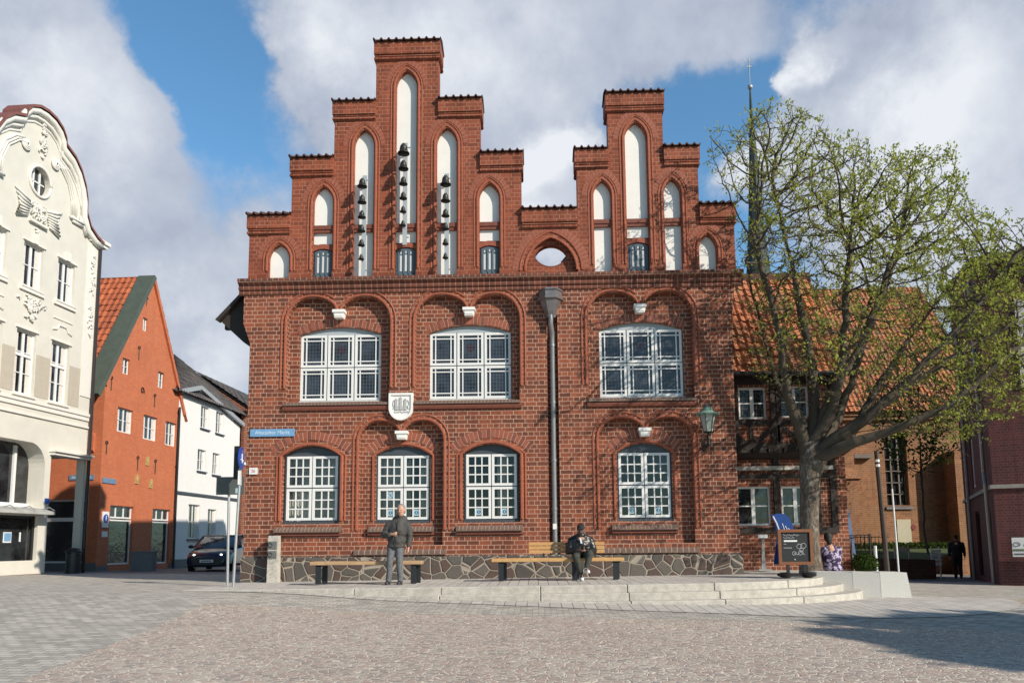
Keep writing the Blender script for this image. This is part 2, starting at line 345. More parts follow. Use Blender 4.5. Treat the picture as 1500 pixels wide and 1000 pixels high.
M['white'] = plain('white plaster', (.78, .77, .74), .7, .05, 3, bmp=.1)
M['frame'] = plain('white painted wood', (.74, .74, .73), .4, .05, 8)
M['grey_wood'] = plain('blue grey painted wood', (.055, .065, .08), .5, .15, 5)
M['shutter'] = plain('slate blue shutter paint', (.085, .115, .14), .45, .15, 6)
M['lead'] = plain('lead came', (.10, .105, .11), .5, .1, 6)
M['pane_lead'] = glass_dark('leaded glass', (.008, .009, .012), (.045, .055, .075), .10, 2.6)
M['pane_dark'] = glass_dark('dark window glass', (.008, .008, .01), (.035, .04, .045), .05, 1.6)
M['pane_ruby'] = glass_dark('dark ruby glass', (.045, .008, .012), (.02, .006, .01), .15, 6)
M['glass'] = glass_clear('clear window glass')
M['room'] = plain('dark room', (.02, .018, .016), .9, .2, 1)
M['curtain'] = plain('curtain cloth', (.62, .58, .54), .9, .15, 14)
M['zinc'] = plain('weathered zinc', (.22, .205, .21), .45, .25, 5, metal=.6)
M['pipe'] = plain('zinc pipe', (.26, .265, .27), .42, .15, 6, metal=.5)
M['bronze'] = plain('dark bronze', (.055, .06, .055), .42, .25, 20, metal=.7)
M['copper'] = plain('green copper', (.16, .27, .22), .6, .2, 14)
M['black'] = plain('black iron', (.012, .012, .013), .45, .2, 10)
M['steel'] = plain('galvanised steel', (.42, .43, .44), .38, .12, 10, metal=.6)
M['tile'] = None
def tile_mat(name, c1, c2, dark, lich=None, tw=.23, tl=.32):
    m, nt, b, o = nodes(name); tc = nt.nodes.new('ShaderNodeTexCoord'); u = nt.nodes.new('ShaderNodeUVMap'); u.uv_map = 'tile'
    wn = nt.nodes.new('ShaderNodeTexWhiteNoise'); wn.noise_dimensions = '2D'; fl = nt.nodes.new('ShaderNodeVectorMath'); fl.operation = 'FLOOR'
    nt.links.new(u.outputs[0], fl.inputs[0]); nt.links.new(fl.outputs[0], wn.inputs['Vector'])
    c = mixc(nt, wn.outputs['Value'], c1, c2); n = tex_noise(nt, tc.outputs['Object'], 1.3, 5, .65)
    c = mixc(nt, mrange(nt, n.outputs['Fac'], .45, .65, 0, .65), c, dark)
    if lich: n2 = tex_noise(nt, tc.outputs['Object'], 2.3, 6, .7); c = mixc(nt, mrange(nt, n2.outputs['Fac'], .5, .62, 0, .8), c, lich)
    n3 = tex_noise(nt, tc.outputs['Object'], 25, 3); c = mixc(nt, .4, c, mixc(nt, n3.outputs['Fac'], (.4, .4, .4), (1.5, 1.5, 1.5)), 'MULTIPLY')
    nt.links.new(c, b.inputs['Base Color']); b.inputs['Roughness'].default_value = .8; bump(nt, b, n3.outputs['Fac'], .3, .01); return m
M['tile_orange'] = tile_mat('orange pantiles', (.56, .20, .085), (.44, .14, .06), (.26, .12, .06), lich=(.2, .17, .08))
M['tile_hot'] = tile_mat('red orange pantiles', (.44, .12, .045), (.34, .08, .03), (.22, .06, .03))
M['tile_red'] = tile_mat('dark red tiles', (.16, .045, .035), (.1, .03, .025), (.07, .03, .025))
M['tile_grey'] = tile_mat('dark grey tiles', (.07, .066, .066), (.11, .10, .10), (.04, .035, .035))
def tile_roof(name, mat, parent, P, U, V, lu, lv, tw=.23, tl=.32, amp=.03, sub=6, taper=None, **k):
    """pantile roof: real waves across and overlapping courses down the slope. P lower-left corner, U along eave, V up the slope"""
    P = Vector(P); U = Vector(U).normalized(); V = Vector(V).normalized(); Nn = U.cross(V).normalized()
    if Nn.z < 0: Nn = -Nn
    nu = max(1, round(lu/tw)); nv = max(1, round(lv/tl)); vs = []; uv = []; fs = []
    cols = nu*sub+1
    for j in range(nv):
        for e in (0, 1):
            v = (j+e)*lv/nv+(0 if e else -.03); lift = .035*(1-e)
            for i in range(cols):
                rj = ((j*7919+(i//sub)*104729) % 97)/97-.5
                t = i/sub; h = amp*(math.cos(2*math.pi*t)*.6+.4*math.cos(4*math.pi*t+.6))+lift+.02*rj+.03*math.sin(i*.013*sub/4+j*.17)
                uu = i*lu/(cols-1)
                if taper: a, bb = taper(v/lv); uu = a+(bb-a)*i/(cols-1)
                vs.append(P+U*uu+V*v+Nn*h); uv.append((t+.001, j+e*.998))
        b = j*2*cols
        for i in range(cols-1): fs.append((b+i, b+i+1, b+cols+i+1, b+cols+i))
        if j:
            a = b-cols
            for i in range(cols-1): fs.append((a+i, a+i+1, b+i+1, b+i))
    b0 = len(vs)     # flat underside
    if taper: a0, b0_ = taper(0); a1, b1_ = taper(1)
    else: a0, b0_, a1, b1_ = 0, lu, 0, lu
    for uu, vv in ((a0, 0), (b0_, 0), (b1_, lv), (a1, lv)): vs.append(P+U*uu+V*vv-Nn*.06); uv.append((0, 0))
    fs.append((b0+3, b0+2, b0+1, b0))
    me = bpy.data.meshes.new(name); me.from_pydata([tuple(p) for p in vs], [], fs); me.materials.append(mat)
    l = me.uv_layers.new(name='tile'); li = np.zeros(len(me.loops), dtype=np.int32); me.loops.foreach_get('vertex_index', li)
    l.data.foreach_set('uv', np.array(uv)[li].ravel()); me.polygons.foreach_set('use_smooth', [True]*len(me.polygons)); me.set_sharp_from_angle(angle=R(50))
    o = bpy.data.objects.new(name, me); link(o); adopt(o, parent); tag(o, **k); return o
def text(name, body, size, loc, rot, mat, parent, ext=.003, sx=1):
    c = bpy.data.curves.new(name, 'FONT'); c.body = body; c.size = size; c.extrude = ext; c.align_x = 'CENTER'; c.align_y = 'CENTER'
    t = bpy.data.objects.new('tmp', c); link(t); dg = bpy.context.evaluated_depsgraph_get(); dg.update()
    me = bpy.data.meshes.new_from_object(t.evaluated_get(dg)); bpy.data.objects.remove(t); me.name = name
    T = Matrix.Translation(loc) @ Matrix.Rotation(rot[2], 4, 'Z') @ Matrix.Rotation(rot[0], 4, 'X') @ Matrix.Diagonal((sx, 1, 1, 1))
    me.transform(T); me.materials.clear(); me.materials.append(mat)
    o = bpy.data.objects.new(name, me); link(o); return adopt(o, parent)
# ------------------------------------------------------------ ground
def G(x, y):
    d = y+18.25; xx = max(-25, min(25, x))
    g = .0364*min(d, 15)-.017*xx*max(0, min(1, d/15))-.014*max(0, min(d, 60)-15)
    s = lambda a, b, v: (lambda t: t*t*(3-2*t))(max(0, min(1, (v-a)/(b-a))))
    w = s(-2.2, -5.8, x)*(1-s(-8.5, -14, x))*s(-7, -3.5, y)*(1-s(1, 9, y))      # the square rises to meet the terrace at its left end
    return g+max(0, .706-g)*w
def T(x): return .72+(max(-7.2, min(6.4, x))+7)*.0095      # the terrace in front of the hall
# ------------------------------------------------------------ ground sheets
def sheet(name, poly, step, zf, dz, mat, kind='structure', parent=None):
    xs = [p[0] for p in poly]; ys = [p[1] for p in poly]
    x0, x1, y0, y1 = min(xs), max(xs), min(ys), max(ys); nx = int((x1-x0)/step)+2; ny = int((y1-y0)/step)+2
    bm = bmesh.new(); vv = [[bm.verts.new((x0+i*(x1-x0)/(nx-1), y0+j*(y1-y0)/(ny-1), 0)) for i in range(nx)] for j in range(ny)]
    for j in range(ny-1):
        for i in range(nx-1): bm.faces.new((vv[j][i], vv[j][i+1], vv[j+1][i+1], vv[j+1][i]))
    n = len(poly); area = sum(poly[i][0]*poly[(i+1) % n][1]-poly[(i+1) % n][0]*poly[i][1] for i in range(n))
    for i in range(n):
        a = Vector((*poly[i], 0)); b = Vector((*poly[(i+1) % n], 0)); d = b-a; no = Vector((d.y, -d.x, 0))*(1 if area > 0 else -1)
        bmesh.ops.bisect_plane(bm, geom=bm.verts[:]+bm.edges[:]+bm.faces[:], plane_co=a, plane_no=no, clear_outer=True)
    for v in bm.verts: v.co.z = zf(v.co.x, v.co.y)+dz
    me = bpy.data.meshes.new(name); bm.to_mesh(me); bm.free(); me.materials.append(mat)
    me.polygons.foreach_set('use_smooth', [True]*len(me.polygons))
    o = bpy.data.objects.new(name, me); link(o); adopt(o, parent)
    if kind: o['kind'] = kind
    return o
def paver(name, c1, c2, mortar, bw, rh, ms, rot=0, dark=.25):
    m, nt, b, o = nodes(name); tc = nt.nodes.new('ShaderNodeTexCoord'); mp = nt.nodes.new('ShaderNodeMapping'); mp.inputs['Rotation'].default_value = (0, 0, rot)
    nt.links.new(tc.outputs['Object'], mp.inputs[0]); t = nt.nodes.new('ShaderNodeTexBrick'); w = tex_noise(nt, tc.outputs['Object'], 3, 2)
    s = nt.nodes.new('ShaderNodeVectorMath'); s.operation = 'SCALE'; s.inputs['Scale'].default_value = .03; nt.links.new(w.outputs['Color'], s.inputs[0]); s.inputs['Scale'].default_value = .012
    ad = nt.nodes.new('ShaderNodeVectorMath'); nt.links.new(mp.outputs[0], ad.inputs[0]); nt.links.new(s.outputs[0], ad.inputs[1])
    fl = nt.nodes.new('ShaderNodeVectorMath'); fl.operation = 'MULTIPLY'; fl.inputs[1].default_value = (1, 1, 0); nt.links.new(ad.outputs[0], fl.inputs[0])
    nt.links.new(fl.outputs[0], t.inputs['Vector']); t.inputs['Scale'].default_value = 1
    t.inputs['Brick Width'].default_value = bw; t.inputs['Row Height'].default_value = rh; t.inputs['Mortar Size'].default_value = ms/2; t.inputs['Mortar Smooth'].default_value = .2
    t.inputs['Color1'].default_value = (*c1, 1); t.inputs['Color2'].default_value = (*c2, 1); t.inputs['Mortar'].default_value = (*mortar, 1)
    n = tex_noise(nt, tc.outputs['Object'], .45, 5, .6); n2 = tex_noise(nt, tc.outputs['Object'], 45, 3)
    c = mixc(nt, mrange(nt, n.outputs['Fac'], .38, .68, 0, dark), t.outputs['Color'], tuple(v*.55 for v in c1))
    c = mixc(nt, .45, c, mixc(nt, n2.outputs['Fac'], (.4, .4, .4), (1.5, 1.5, 1.5)), 'MULTIPLY')
    nt.links.new(c, b.inputs['Base Color']); b.inputs['Roughness'].default_value = .8; b.inputs['Specular IOR Level'].default_value = .3
    bump(nt, b, mmath(nt, 'ADD', mmath(nt, 'MULTIPLY', t.outputs['Fac'], -1), mmath(nt, 'MULTIPLY', n2.outputs['Fac'], .4)), .5, .012); return m
M['paving'] = paver('grey granite setts', (.56, .52, .46), (.33, .31, .28), (.24, .21, .175), .2, .12, .018)
M['slabs'] = paver('granite slabs', (.58, .545, .50), (.46, .43, .395), (.17, .15, .125), .42, .2, .016, R(90), .15)
M['street'] = paver('street setts', (.27, .25, .235), (.19, .18, .17), (.11, .1, .09), .2, .12, .014, R(20))
M['cobble'] = stonework('cobblestones', 12.5, (.46, .335, .275), (.28, .25, .225), (.66, .58, .48), .06, xy=True, stretch=(.78, 1.15, 1), third=(.46, .40, .335), bmp=.45)
M['cobble_warm'] = stonework('sandy cobblestones', 7, (.45, .36, .265), (.34, .285, .22), (.52, .44, .34), .075, xy=True, third=(.34, .29, .22))
M['granite'] = plain('pale granite', (.52, .485, .425), .7, .28, 60, bmp=.35, var2=.45)
M['granite_cool'] = plain('light speckled granite', (.60, .58, .54), .7, .25, 90, bmp=.2)
M['soil'] = plain('dark earth', (.06, .045, .035), .95, .3, 6, bmp=.4)
big = sheet('ground', [(-400, -60), (400, -60), (400, 600), (-400, 600)], 20, lambda x, y: G(x, y)-.06 if abs(x) < 60 else G(x, y)-.06, 0, M['street'])
sheet('plaza_paving', [(-26, -30), (26, -30), (26, 9), (-26, 9)], .5, G, 0, M['paving'])
sheet('street_paving', [(-24, 9), (-6.9, 9), (-6.9, 60), (-24, 60)], .8, G, .0, M['street'])
cob = [(-7.15, -2.75), (-6.1, -7.6), (-4.85, -12.2), (-4.0, -20), (26, -20), (26, -7.5), (5.5, -6.5), (4.2, -6.2), (2.3, -5.75), (-1.1, -4.3)]
# two convex parts of the cobbled field
sheet('cobblestones', [(-7.15, -2.75), (-6.1, -7.6), (-4.85, -12.2), (-4.0, -20), (26, -20), (26, -9.0), (8, -6.9), (5.5, -6.45), (2.3, -5.6), (-1.1, -4.35)], .4, G, .005, M['cobble'])
sheet('cobblestone_forecourt', [(9.6, -6.4), (26, -8), (26, -1.2), (13, .2), (8.9, -2.6)], .5, G, .005, M['cobble_warm'])
# band of long slabs along the steps
def ring_band(name, inner, outer_, zf, dz, mat, kind='structure', parent=None):
    mb = MB(); n = len(inner); K = 4
    vs = []
    for i in range(n):
        for k in range(K+1):
            x = inner[i][0]+(outer_[i][0]-inner[i][0])*k/K; y = inner[i][1]+(outer_[i][1]-inner[i][1])*k/K; vs.append((x, y, zf(x, y)+dz))
    fs = [(i*(K+1)+k, i*(K+1)+k+1, (i+1)*(K+1)+k+1, (i+1)*(K+1)+k) for i in range(n-1) for k in range(K)]
    mb.add(vs, fs); return mb.build(name, mat, parent, kind=kind)
def smooth_path(pts, n=8):
    out = []
    P = [pts[0]]+list(pts)+[pts[-1]]
    for i in range(1, len(P)-2):
        for k in range(n):
            t = k/n; a, b, c, d = P[i-1], P[i], P[i+1], P[i+2]
            out.append(tuple(.5*(2*b[j]+(c[j]-a[j])*t+(2*a[j]-5*b[j]+4*c[j]-d[j])*t*t+(3*b[j]-a[j]-3*c[j]+d[j])*t**3) for j in range(2)))
    out.append(tuple(pts[-1])); return out
E1 = smooth_path([(-7.0, -3.15), (-4.2, -3.4), (-1.5, -3.55), (1.4, -3.62), (2.8, -3.6), (4.0, -3.42), (5.0, -2.98), (5.6, -2.4), (5.95, -1.7), (6.05, -.9)])
E2 = smooth_path([(-7.0, -3.2), (-4.2, -3.5), (-1.5, -3.8), (1.4, -3.9), (2.8, -3.9), (4.1, -3.72), (5.2, -3.25), (5.9, -2.6), (6.3, -1.85), (6.4, -.9)])
E3 = smooth_path([(-7.0, -3.25), (-4.2, -3.6), (-1.5, -4.05), (1.4, -4.18), (2.8, -4.18), (4.2, -4.0), (5.4, -3.5), (6.15, -2.85), (6.6, -2.05), (6.75, -.9)])
E4 = smooth_path([(-7.0, -3.3), (-4.2, -3.9), (-1.5, -4.35), (1.4, -5.1), (2.8, -5.4), (4.6, -5.8), (6.4, -5.6), (8.0, -4.6), (9.0, -3.3), (9.6, -1.8)])
ring_band('granite_slab_band', E3, E4, G, .009, M['slabs'])
def slab(mb, edge, back_y, ztop, zbot):
    """solid step: front face along the curve, flat top running back to back_y"""
    n = len(edge); vs = []
    for x, y in edge: vs += [(x, y, ztop(x)), (x, y, zbot(x, y)), (x, back_y, ztop(x))]
    fs = []
    for i in range(n-1): fs += [(3*i, 3*i+1, 3*i+4, 3*i+3), (3*i, 3*i+3, 3*i+5, 3*i+2)]
    return mb.add(vs, fs)
TERR = lambda x: T(x)-.0
def stone_step(edge, off, name):
    # edge stone 0.34 m deep following the curve, with thin open joints between stones
    mb = MB(); L = 0; start = 0; n = len(edge); inner = []
    for i in range(n):
        a = Vector(edge[max(0, i-1)]); b = Vector(edge[min(n-1, i+1)]); d = (b-a).normalized(); inner.append((edge[i][0]-d.y*.36, edge[i][1]+d.x*.36))
    acc = 0; seg = [0]
    for i in range(1, n):
        acc += (Vector(edge[i])-Vector(edge[i-1])).length
        seg.append(i)
        if acc > 1.55 or i == n-1:
            pts = seg; vs = []
            for q, k in enumerate(pts):
                e = .006 if q == 0 else (-.006 if q == len(pts)-1 else 0)
                t = Vector(edge[min(n-1, k+1)])-Vector(edge[max(0, k-1)]); t = t.normalized()*e
                for (x, y) in (edge[k], inner[k]):
                    zt = T(x)-off; vs += [(x+t.x, y+t.y, zt), (x+t.x, y+t.y, zt-.24)]
            m_ = len(pts); fs = [(0, 1, 3, 2), (4*(m_-1), 4*(m_-1)+2, 4*(m_-1)+3, 4*(m_-1)+1)]
            for q in range(m_-1):
                a = 4*q; b = a+4; fs += [(a, a+2, b+2, b), (a, b, b+1, a+1), (a+2, a+3, b+3, b+2)]
            mb.add(vs, fs); acc = 0; seg = [i]
    o = mb.build(name, M['granite'], None, kind='structure')
    bv = o.modifiers.new('bevel', 'BEVEL'); bv.width = .012; bv.segments = 1; bv.limit_method = 'ANGLE'
    return o
stone_step(E1, 0, 'top_step'); stone_step(E2, .135, 'middle_step'); stone_step(E3, .265, 'bottom_step')
mb = MB(); slab(mb, [(x, y+.05) for x, y in E1], 1.9, lambda x: T(x)-.006, lambda x, y: G(x, y)-.3)
# ramp at the left end and the part right of the hall
xs = [(-8.6, G(-8.6, -1)), (-7.0, T(-7.0)-.006)]
mb.build('terrace', M['slabs'], None, kind='structure')
MB().add([(4.6, 0, T(5)-.008), (7.62, -1.3, T(6)-.008), (7.62, 3.2, T(6)-.008), (4.6, 3.2, T(5)-.008), (7.62, -1.3, 0), (7.62, 3.2, 0), (6.0, -.9, T(6)-.008), (6.0, -.9, 0)], [(0, 6, 1, 2, 3), (1, 4, 5, 2), (6, 7, 4, 1)]).build('terrace_extension', M['slabs'], None, kind='structure')
# granite seat wall at the end of the steps
gw = MB()
fr = [(5.95, -1.35), (6.6, -1.62), (7.1, -1.78), (7.72, -1.86)]
for i in range(3):
    (xa, ya), (xb, yb) = fr[i], fr[i+1]; e = .004
    gw.hexa([(xa+e, ya, .2), (xb-e, yb, .2), (xb-e, yb+.62, .2), (xa+e, ya+.62, .2), (xa+e, ya+.02, .925), (xb-e-(.1 if i == 2 else 0), yb+.02, .915), (xb-e-(.1 if i == 2 else 0), yb+.6, .915), (xa+e, ya+.6, .925)])
one('granite_seat_wall', gw, M['granite_cool'], 'low pale granite wall of three blocks at the right end of the curved steps', 'wall', (6.8, -1.4, .4))

# ------------------------------------------------------------ town hall
hall = thing('town_hall', 'red brick town hall with two white niched stepped gables and a fieldstone base', 'building', (-1.15, 0, .8))
UP = [(-6.08, -3.56, -4.82), (-2.92, -.40, -1.62), (1.26, 3.78, 2.54)]       # upper recesses x0,x1,centre
LOW = [(-4.26, -2.25, -3.25), (1.48, 3.67, 2.57)]
UW = [(-5.82, -3.80), (-2.61, -.60), (1.54, 3.57)]
LW = [(-6.05, -4.79, False), (-3.86, -2.60, True), (-1.71, -.48, False), (1.94, 3.18, True)]
def quarter(xc, zc, a, b, t0, t1, n=7):
    return [(xc+a*math.cos(R(t0+(t1-t0)*i/n)), zc+b*math.sin(R(t0+(t1-t0)*i/n))) for i in range(n+1)]
def twin(x0, x1, xc, zb, zs, crown, zi, w=.085, grow=0.0):
    """recess outline with two round arches meeting on the corbel"""
    x0 -= grow; x1 += grow; crown += grow; w -= grow; xl = (x0+xc-w)/2+.0; xr = (x1+xc+w)/2
    a = quarter(xl, zs, xl-x0, crown-zs, 180, 90)+quarter(xl, zi, (xc-w)-xl, crown-zi, 90, 0)[1:]
    b = quarter(xr, zi, xr-(xc+w), crown-zi, 180, 90)+quarter(xr, zs, x1-xr, crown-zs, 90, 0)[1:]
    return [(x0, zb)]+a+b+[(x1, zb)], a, b
rec = [twin(x0, x1, xc, 5.0, 7.0, 7.62, 7.27) for x0, x1, xc in UP]+[twin(x0, x1, xc, 1.56, 4.05, 4.52, 4.24, .07) for x0, x1, xc in LOW]
# openings
plain_w = [opening(x0-.06, x1+.06, 2.08, arcseg(x0-.06, x1+.06, 3.70, .24)) for x0, x1, r in LW if not r]
chase = [(.27, .86), (.27, 7.05), (.53, 7.05), (.53, .86)]
Z0 = 1.28
chase[0] = (.27, Z0+.02); chase[3] = (.53, Z0+.02)
w0 = MB().plate([(-7.0, Z0), (-7.0, 6.5), (-7.18, 7.0), (-7.18, 8.06), (4.86, 8.06), (4.72, 6.8), (4.70, Z0)], [r[0] for r in rec]+plain_w+[chase], 0, .18)
holes1 = [opening(a, b, 5.04, arcseg(a, b, 6.72, .19)) for a, b in UW]+[opening(a-.03, b+.03, 2.08, arcseg(a-.03, b+.03, 3.71, .22)) for a, b, r in LW]
w0.plate([(-6.98, Z0), (-6.98, 8.0), (4.68, 8.0), (4.68, Z0)], holes1, .181, .14)
wall = w0.build('wall', M['brick'], hall)
sh = MB(); sh.box(-6.98, -6.7, .33, 12, .3, 8.1); sh.mark(); sh.box(4.4, 4.68, .33, 12, .3, 8.1); sh.mark(); sh.box(-6.98, 4.68, 12, 12.3, .3, 8.1)
sh.build('side_wall', M['brick'], hall)
rm = MB(); rm.box(-6.7, 4.4, .33, 12, 4.5, 4.8); rm.box(-6.7, 4.4, .33, 12, 7.9, 8.05); rm.box(-6.7, 4.4, 2.6, 2.7, .8, 7.9); rm.box(-6.7, 4.4, .33, 2.6, .9, 1.0)
rm.build('interior', M['room'], hall)
pl = MB(); pl.plate([(-7.04, .3), (-7.04, Z0), (4.74, Z0), (4.74, .3)], [], -.05, .4)
pl.add([(-7.04, -.05, Z0), (4.74, -.05, Z0), (4.74, .0, Z0+.03), (-7.04, .0, Z0+.03)], [(0, 1, 2, 3)])
pl.build('fieldstone_plinth', M['plinth'], hall)
# rounded brick rolls along the openings
rl = MB()
for k, (x0, x1, xc) in enumerate(UP+LOW):
    zb, zs, cr, zi, w = (5.0, 7.0, 7.62, 7.27, .085) if k < 3 else (1.56, 4.05, 4.52, 4.24, .07)
    for g, rr, yy in ((.045, .034, -.004), (.145, .024, .0)):
        _, a, b = twin(x0, x1, xc, zb, zs, cr, zi, w, g)
        if g > .1: a = [p for p in a if p[0] < xc-.02]; b = [p for p in b if p[0] > xc+.02]
        low = zb+(.35 if g < .1 else .35)
        rl.mark(); rl.tube([(a[0][0], yy, low)]+[(x, yy, z) for x, z in a], rr, 6); rl.tube([(x, yy, z) for x, z in b]+[(b[-1][0], yy, low)], rr, 6)
for x0, x1, r in LW:
    y = .0 if not r else .178
    for g, rr in (((.11, .04), (.2, .024)) if not r else ((.1, .035),)):
        rl.mark(); pts = arcseg(x0-g, x1+g, 3.70, .24+.02+g*.25); rl.tube([(x0-g, y, 2.15)]+[(x, y, z) for x, z in pts]+[(x1+g, y, 2.15)], rr, 6)
rl.build('rounded_brick_moulding', M['brick_red'], hall, auto=50)
# brick arches over the openings: single wedge bricks with mortar between
def ring(mb, x0, x1, zs, rise, th, y, proud=.0085, bw=.085):
    p = arcseg(x0, x1, zs, rise, 60); hw = (x1-x0)/2; Rr = (hw*hw+rise*rise)/(2*rise); xc = (x0+x1)/2; zc = zs+rise-Rr; a0 = math.asin(hw/Rr)
    n = max(6, int(2*a0*Rr/bw))
    for i in range(n):
        t0 = -a0+2*a0*(i+.09)/n; t1 = -a0+2*a0*(i+.91)/n; jj = random.uniform(-.003, .003)
        q = [(xc+r*math.sin(t), zc+r*math.cos(t)) for r, t in ((Rr, t0), (Rr, t1), (Rr+th, t1), (Rr+th, t0))]
        mb.cur = i % 2 if random.random() < .7 else 0
        mb.prism_y(q, y-proud+jj, y+.01)
    return (xc, zc, Rr, a0)
ar = MB(); mo = MB()
def mortar_arc(xc, zc, Rr, a0, th, y):
    n = 16; a = [(xc+Rr*math.sin(-a0+2*a0*i/n), zc+Rr*math.cos(-a0+2*a0*i/n)) for i in range(n+1)]
    b = [(xc+(Rr+th)*math.sin(-a0+2*a0*i/n), zc+(Rr+th)*math.cos(-a0+2*a0*i/n)) for i in range(n+1)]
    mo.add([(x, y-.003, z) for x, z in a]+[(x, y-.003, z) for x, z in b], [(i, i+1, n+2+i, n+1+i) for i in range(n)])
for a, b in UW: ar.mark(); mo.mark(); q = ring(ar, a-.02, b+.02, 6.73, .2, .19, .181); mortar_arc(*q, .19, .181)
for a, b, r in LW:
    ar.mark(); mo.mark(); y = .181 if r else 0; q = ring(ar, a-(.26 if not r else .15), b+(.26 if not r else .15), 3.76, .33, .2, y, bw=.095); mortar_arc(*q, .2, y)
M['brick_mid'] = plain('arch brick', (.28, .076, .042), .7, .25, 12, bmp=.3)
M['brick_mid2'] = plain('arch brick burnt', (.18, .054, .034), .7, .25, 12, bmp=.3)
ar.build('brick_arches', [M['brick_mid'], M['brick_mid2']], hall); mo.build('arch_mortar', M['mortar'], hall)
# white corbels under the twin arches
for k, (x0, x1, xc) in enumerate(UP+LOW):
    z = 7.10 if k < 3 else 4.08; c = MB(); c.box(xc-.15, xc+.15, -.05, .18, z+.13, z+.2); c.prism_y([(xc-.105, z), (xc+.105, z), (xc+.13, z+.13), (xc-.13, z+.13)], -.02, .18); c.box(xc-.1, xc+.1, -.032, -.018, z+.03, z+.10)
    c.build('corbel', M['white'], hall)
# sills
def sill_bricks(mb, x0, x1, zt, zb, yb, yf, bw=.085, th=.06):
    n = max(4, int((x1-x0)/bw))
    for i in range(n):
        a = x0+(x1-x0)*(i+.09)/n; b = x0+(x1-x0)*(i+.91)/n; mb.cur = 0
        mb.prism_x([(yb, zt), (yf, zb), (yf, zb-th), (yb, zt-th-.05)], a, b)
    mb.cur = 1; mb.prism_x([(yb, zt-.004), (yf+.004, zb-.004), (yf+.004, zb-th+.01), (yb, zt-th-.04)], x0+.01, x1-.01)
for k, (a, b) in enumerate(UW):
    x0, x1, xc = UP[k]; s = MB(); sill_bricks(s, x0-.02, x1+.02, 5.05, 4.97, .18, -.1); s.cur = 2; s.prism_x([(.0, 4.9), (-.06, 4.9), (-.08, 4.86), (-.06, 4.8), (0, 4.78)], x0-.05, x1+.05)
    s.build('brick_sill', [M['brick_dark'], M['mortar'], M['brick_mid2']], hall)
for a, b, r in LW:
    s = MB(); yo = .18 if r else .0; sill_bricks(s, a-.22 if not r else a-.2, b+.14, 2.09, 1.93, .14+yo, yo-.12); s.cur = 2
    s.prism_x([(yo, 1.87), (yo-.06, 1.87), (yo-.07, 1.80), (yo, 1.78)], a-.2, b+.12)
    s.build('brick_sill', [M['brick_dark'], M['mortar'], M['brick_mid2']], hall)
for x0, x1, xc in LOW:
    s = MB(); sill_bricks(s, x0-.1, x1+.1, 1.57, 1.42, .18, -.07, .13, .09); s.build('brick_sill', [M['brick_dark'], M['mortar']], hall)
# cornice
c = MB(); prof = [(.02, 7.70), (-.03, 7.71), (-.045, 7.75), (-.03, 7.79), (-.03, 7.81), (-.07, 7.825), (-.085, 7.87), (-.07, 7.91), (-.07, 7.935), (-.14, 7.97), (-.17, 8.02), (-.17, 8.08), (-.02, 8.13), (.02, 8.13)]
c.prism_x(prof, -7.3, 5.02); c.build('cornice', M['brick_dark2'] if 'brick_dark2' in M else brick('cornice brick', (.23, .075, .047), (.13, .055, .04), (.42, .3, .23), bw=.138, rh=.4, squash=1, dark=.5), hall)

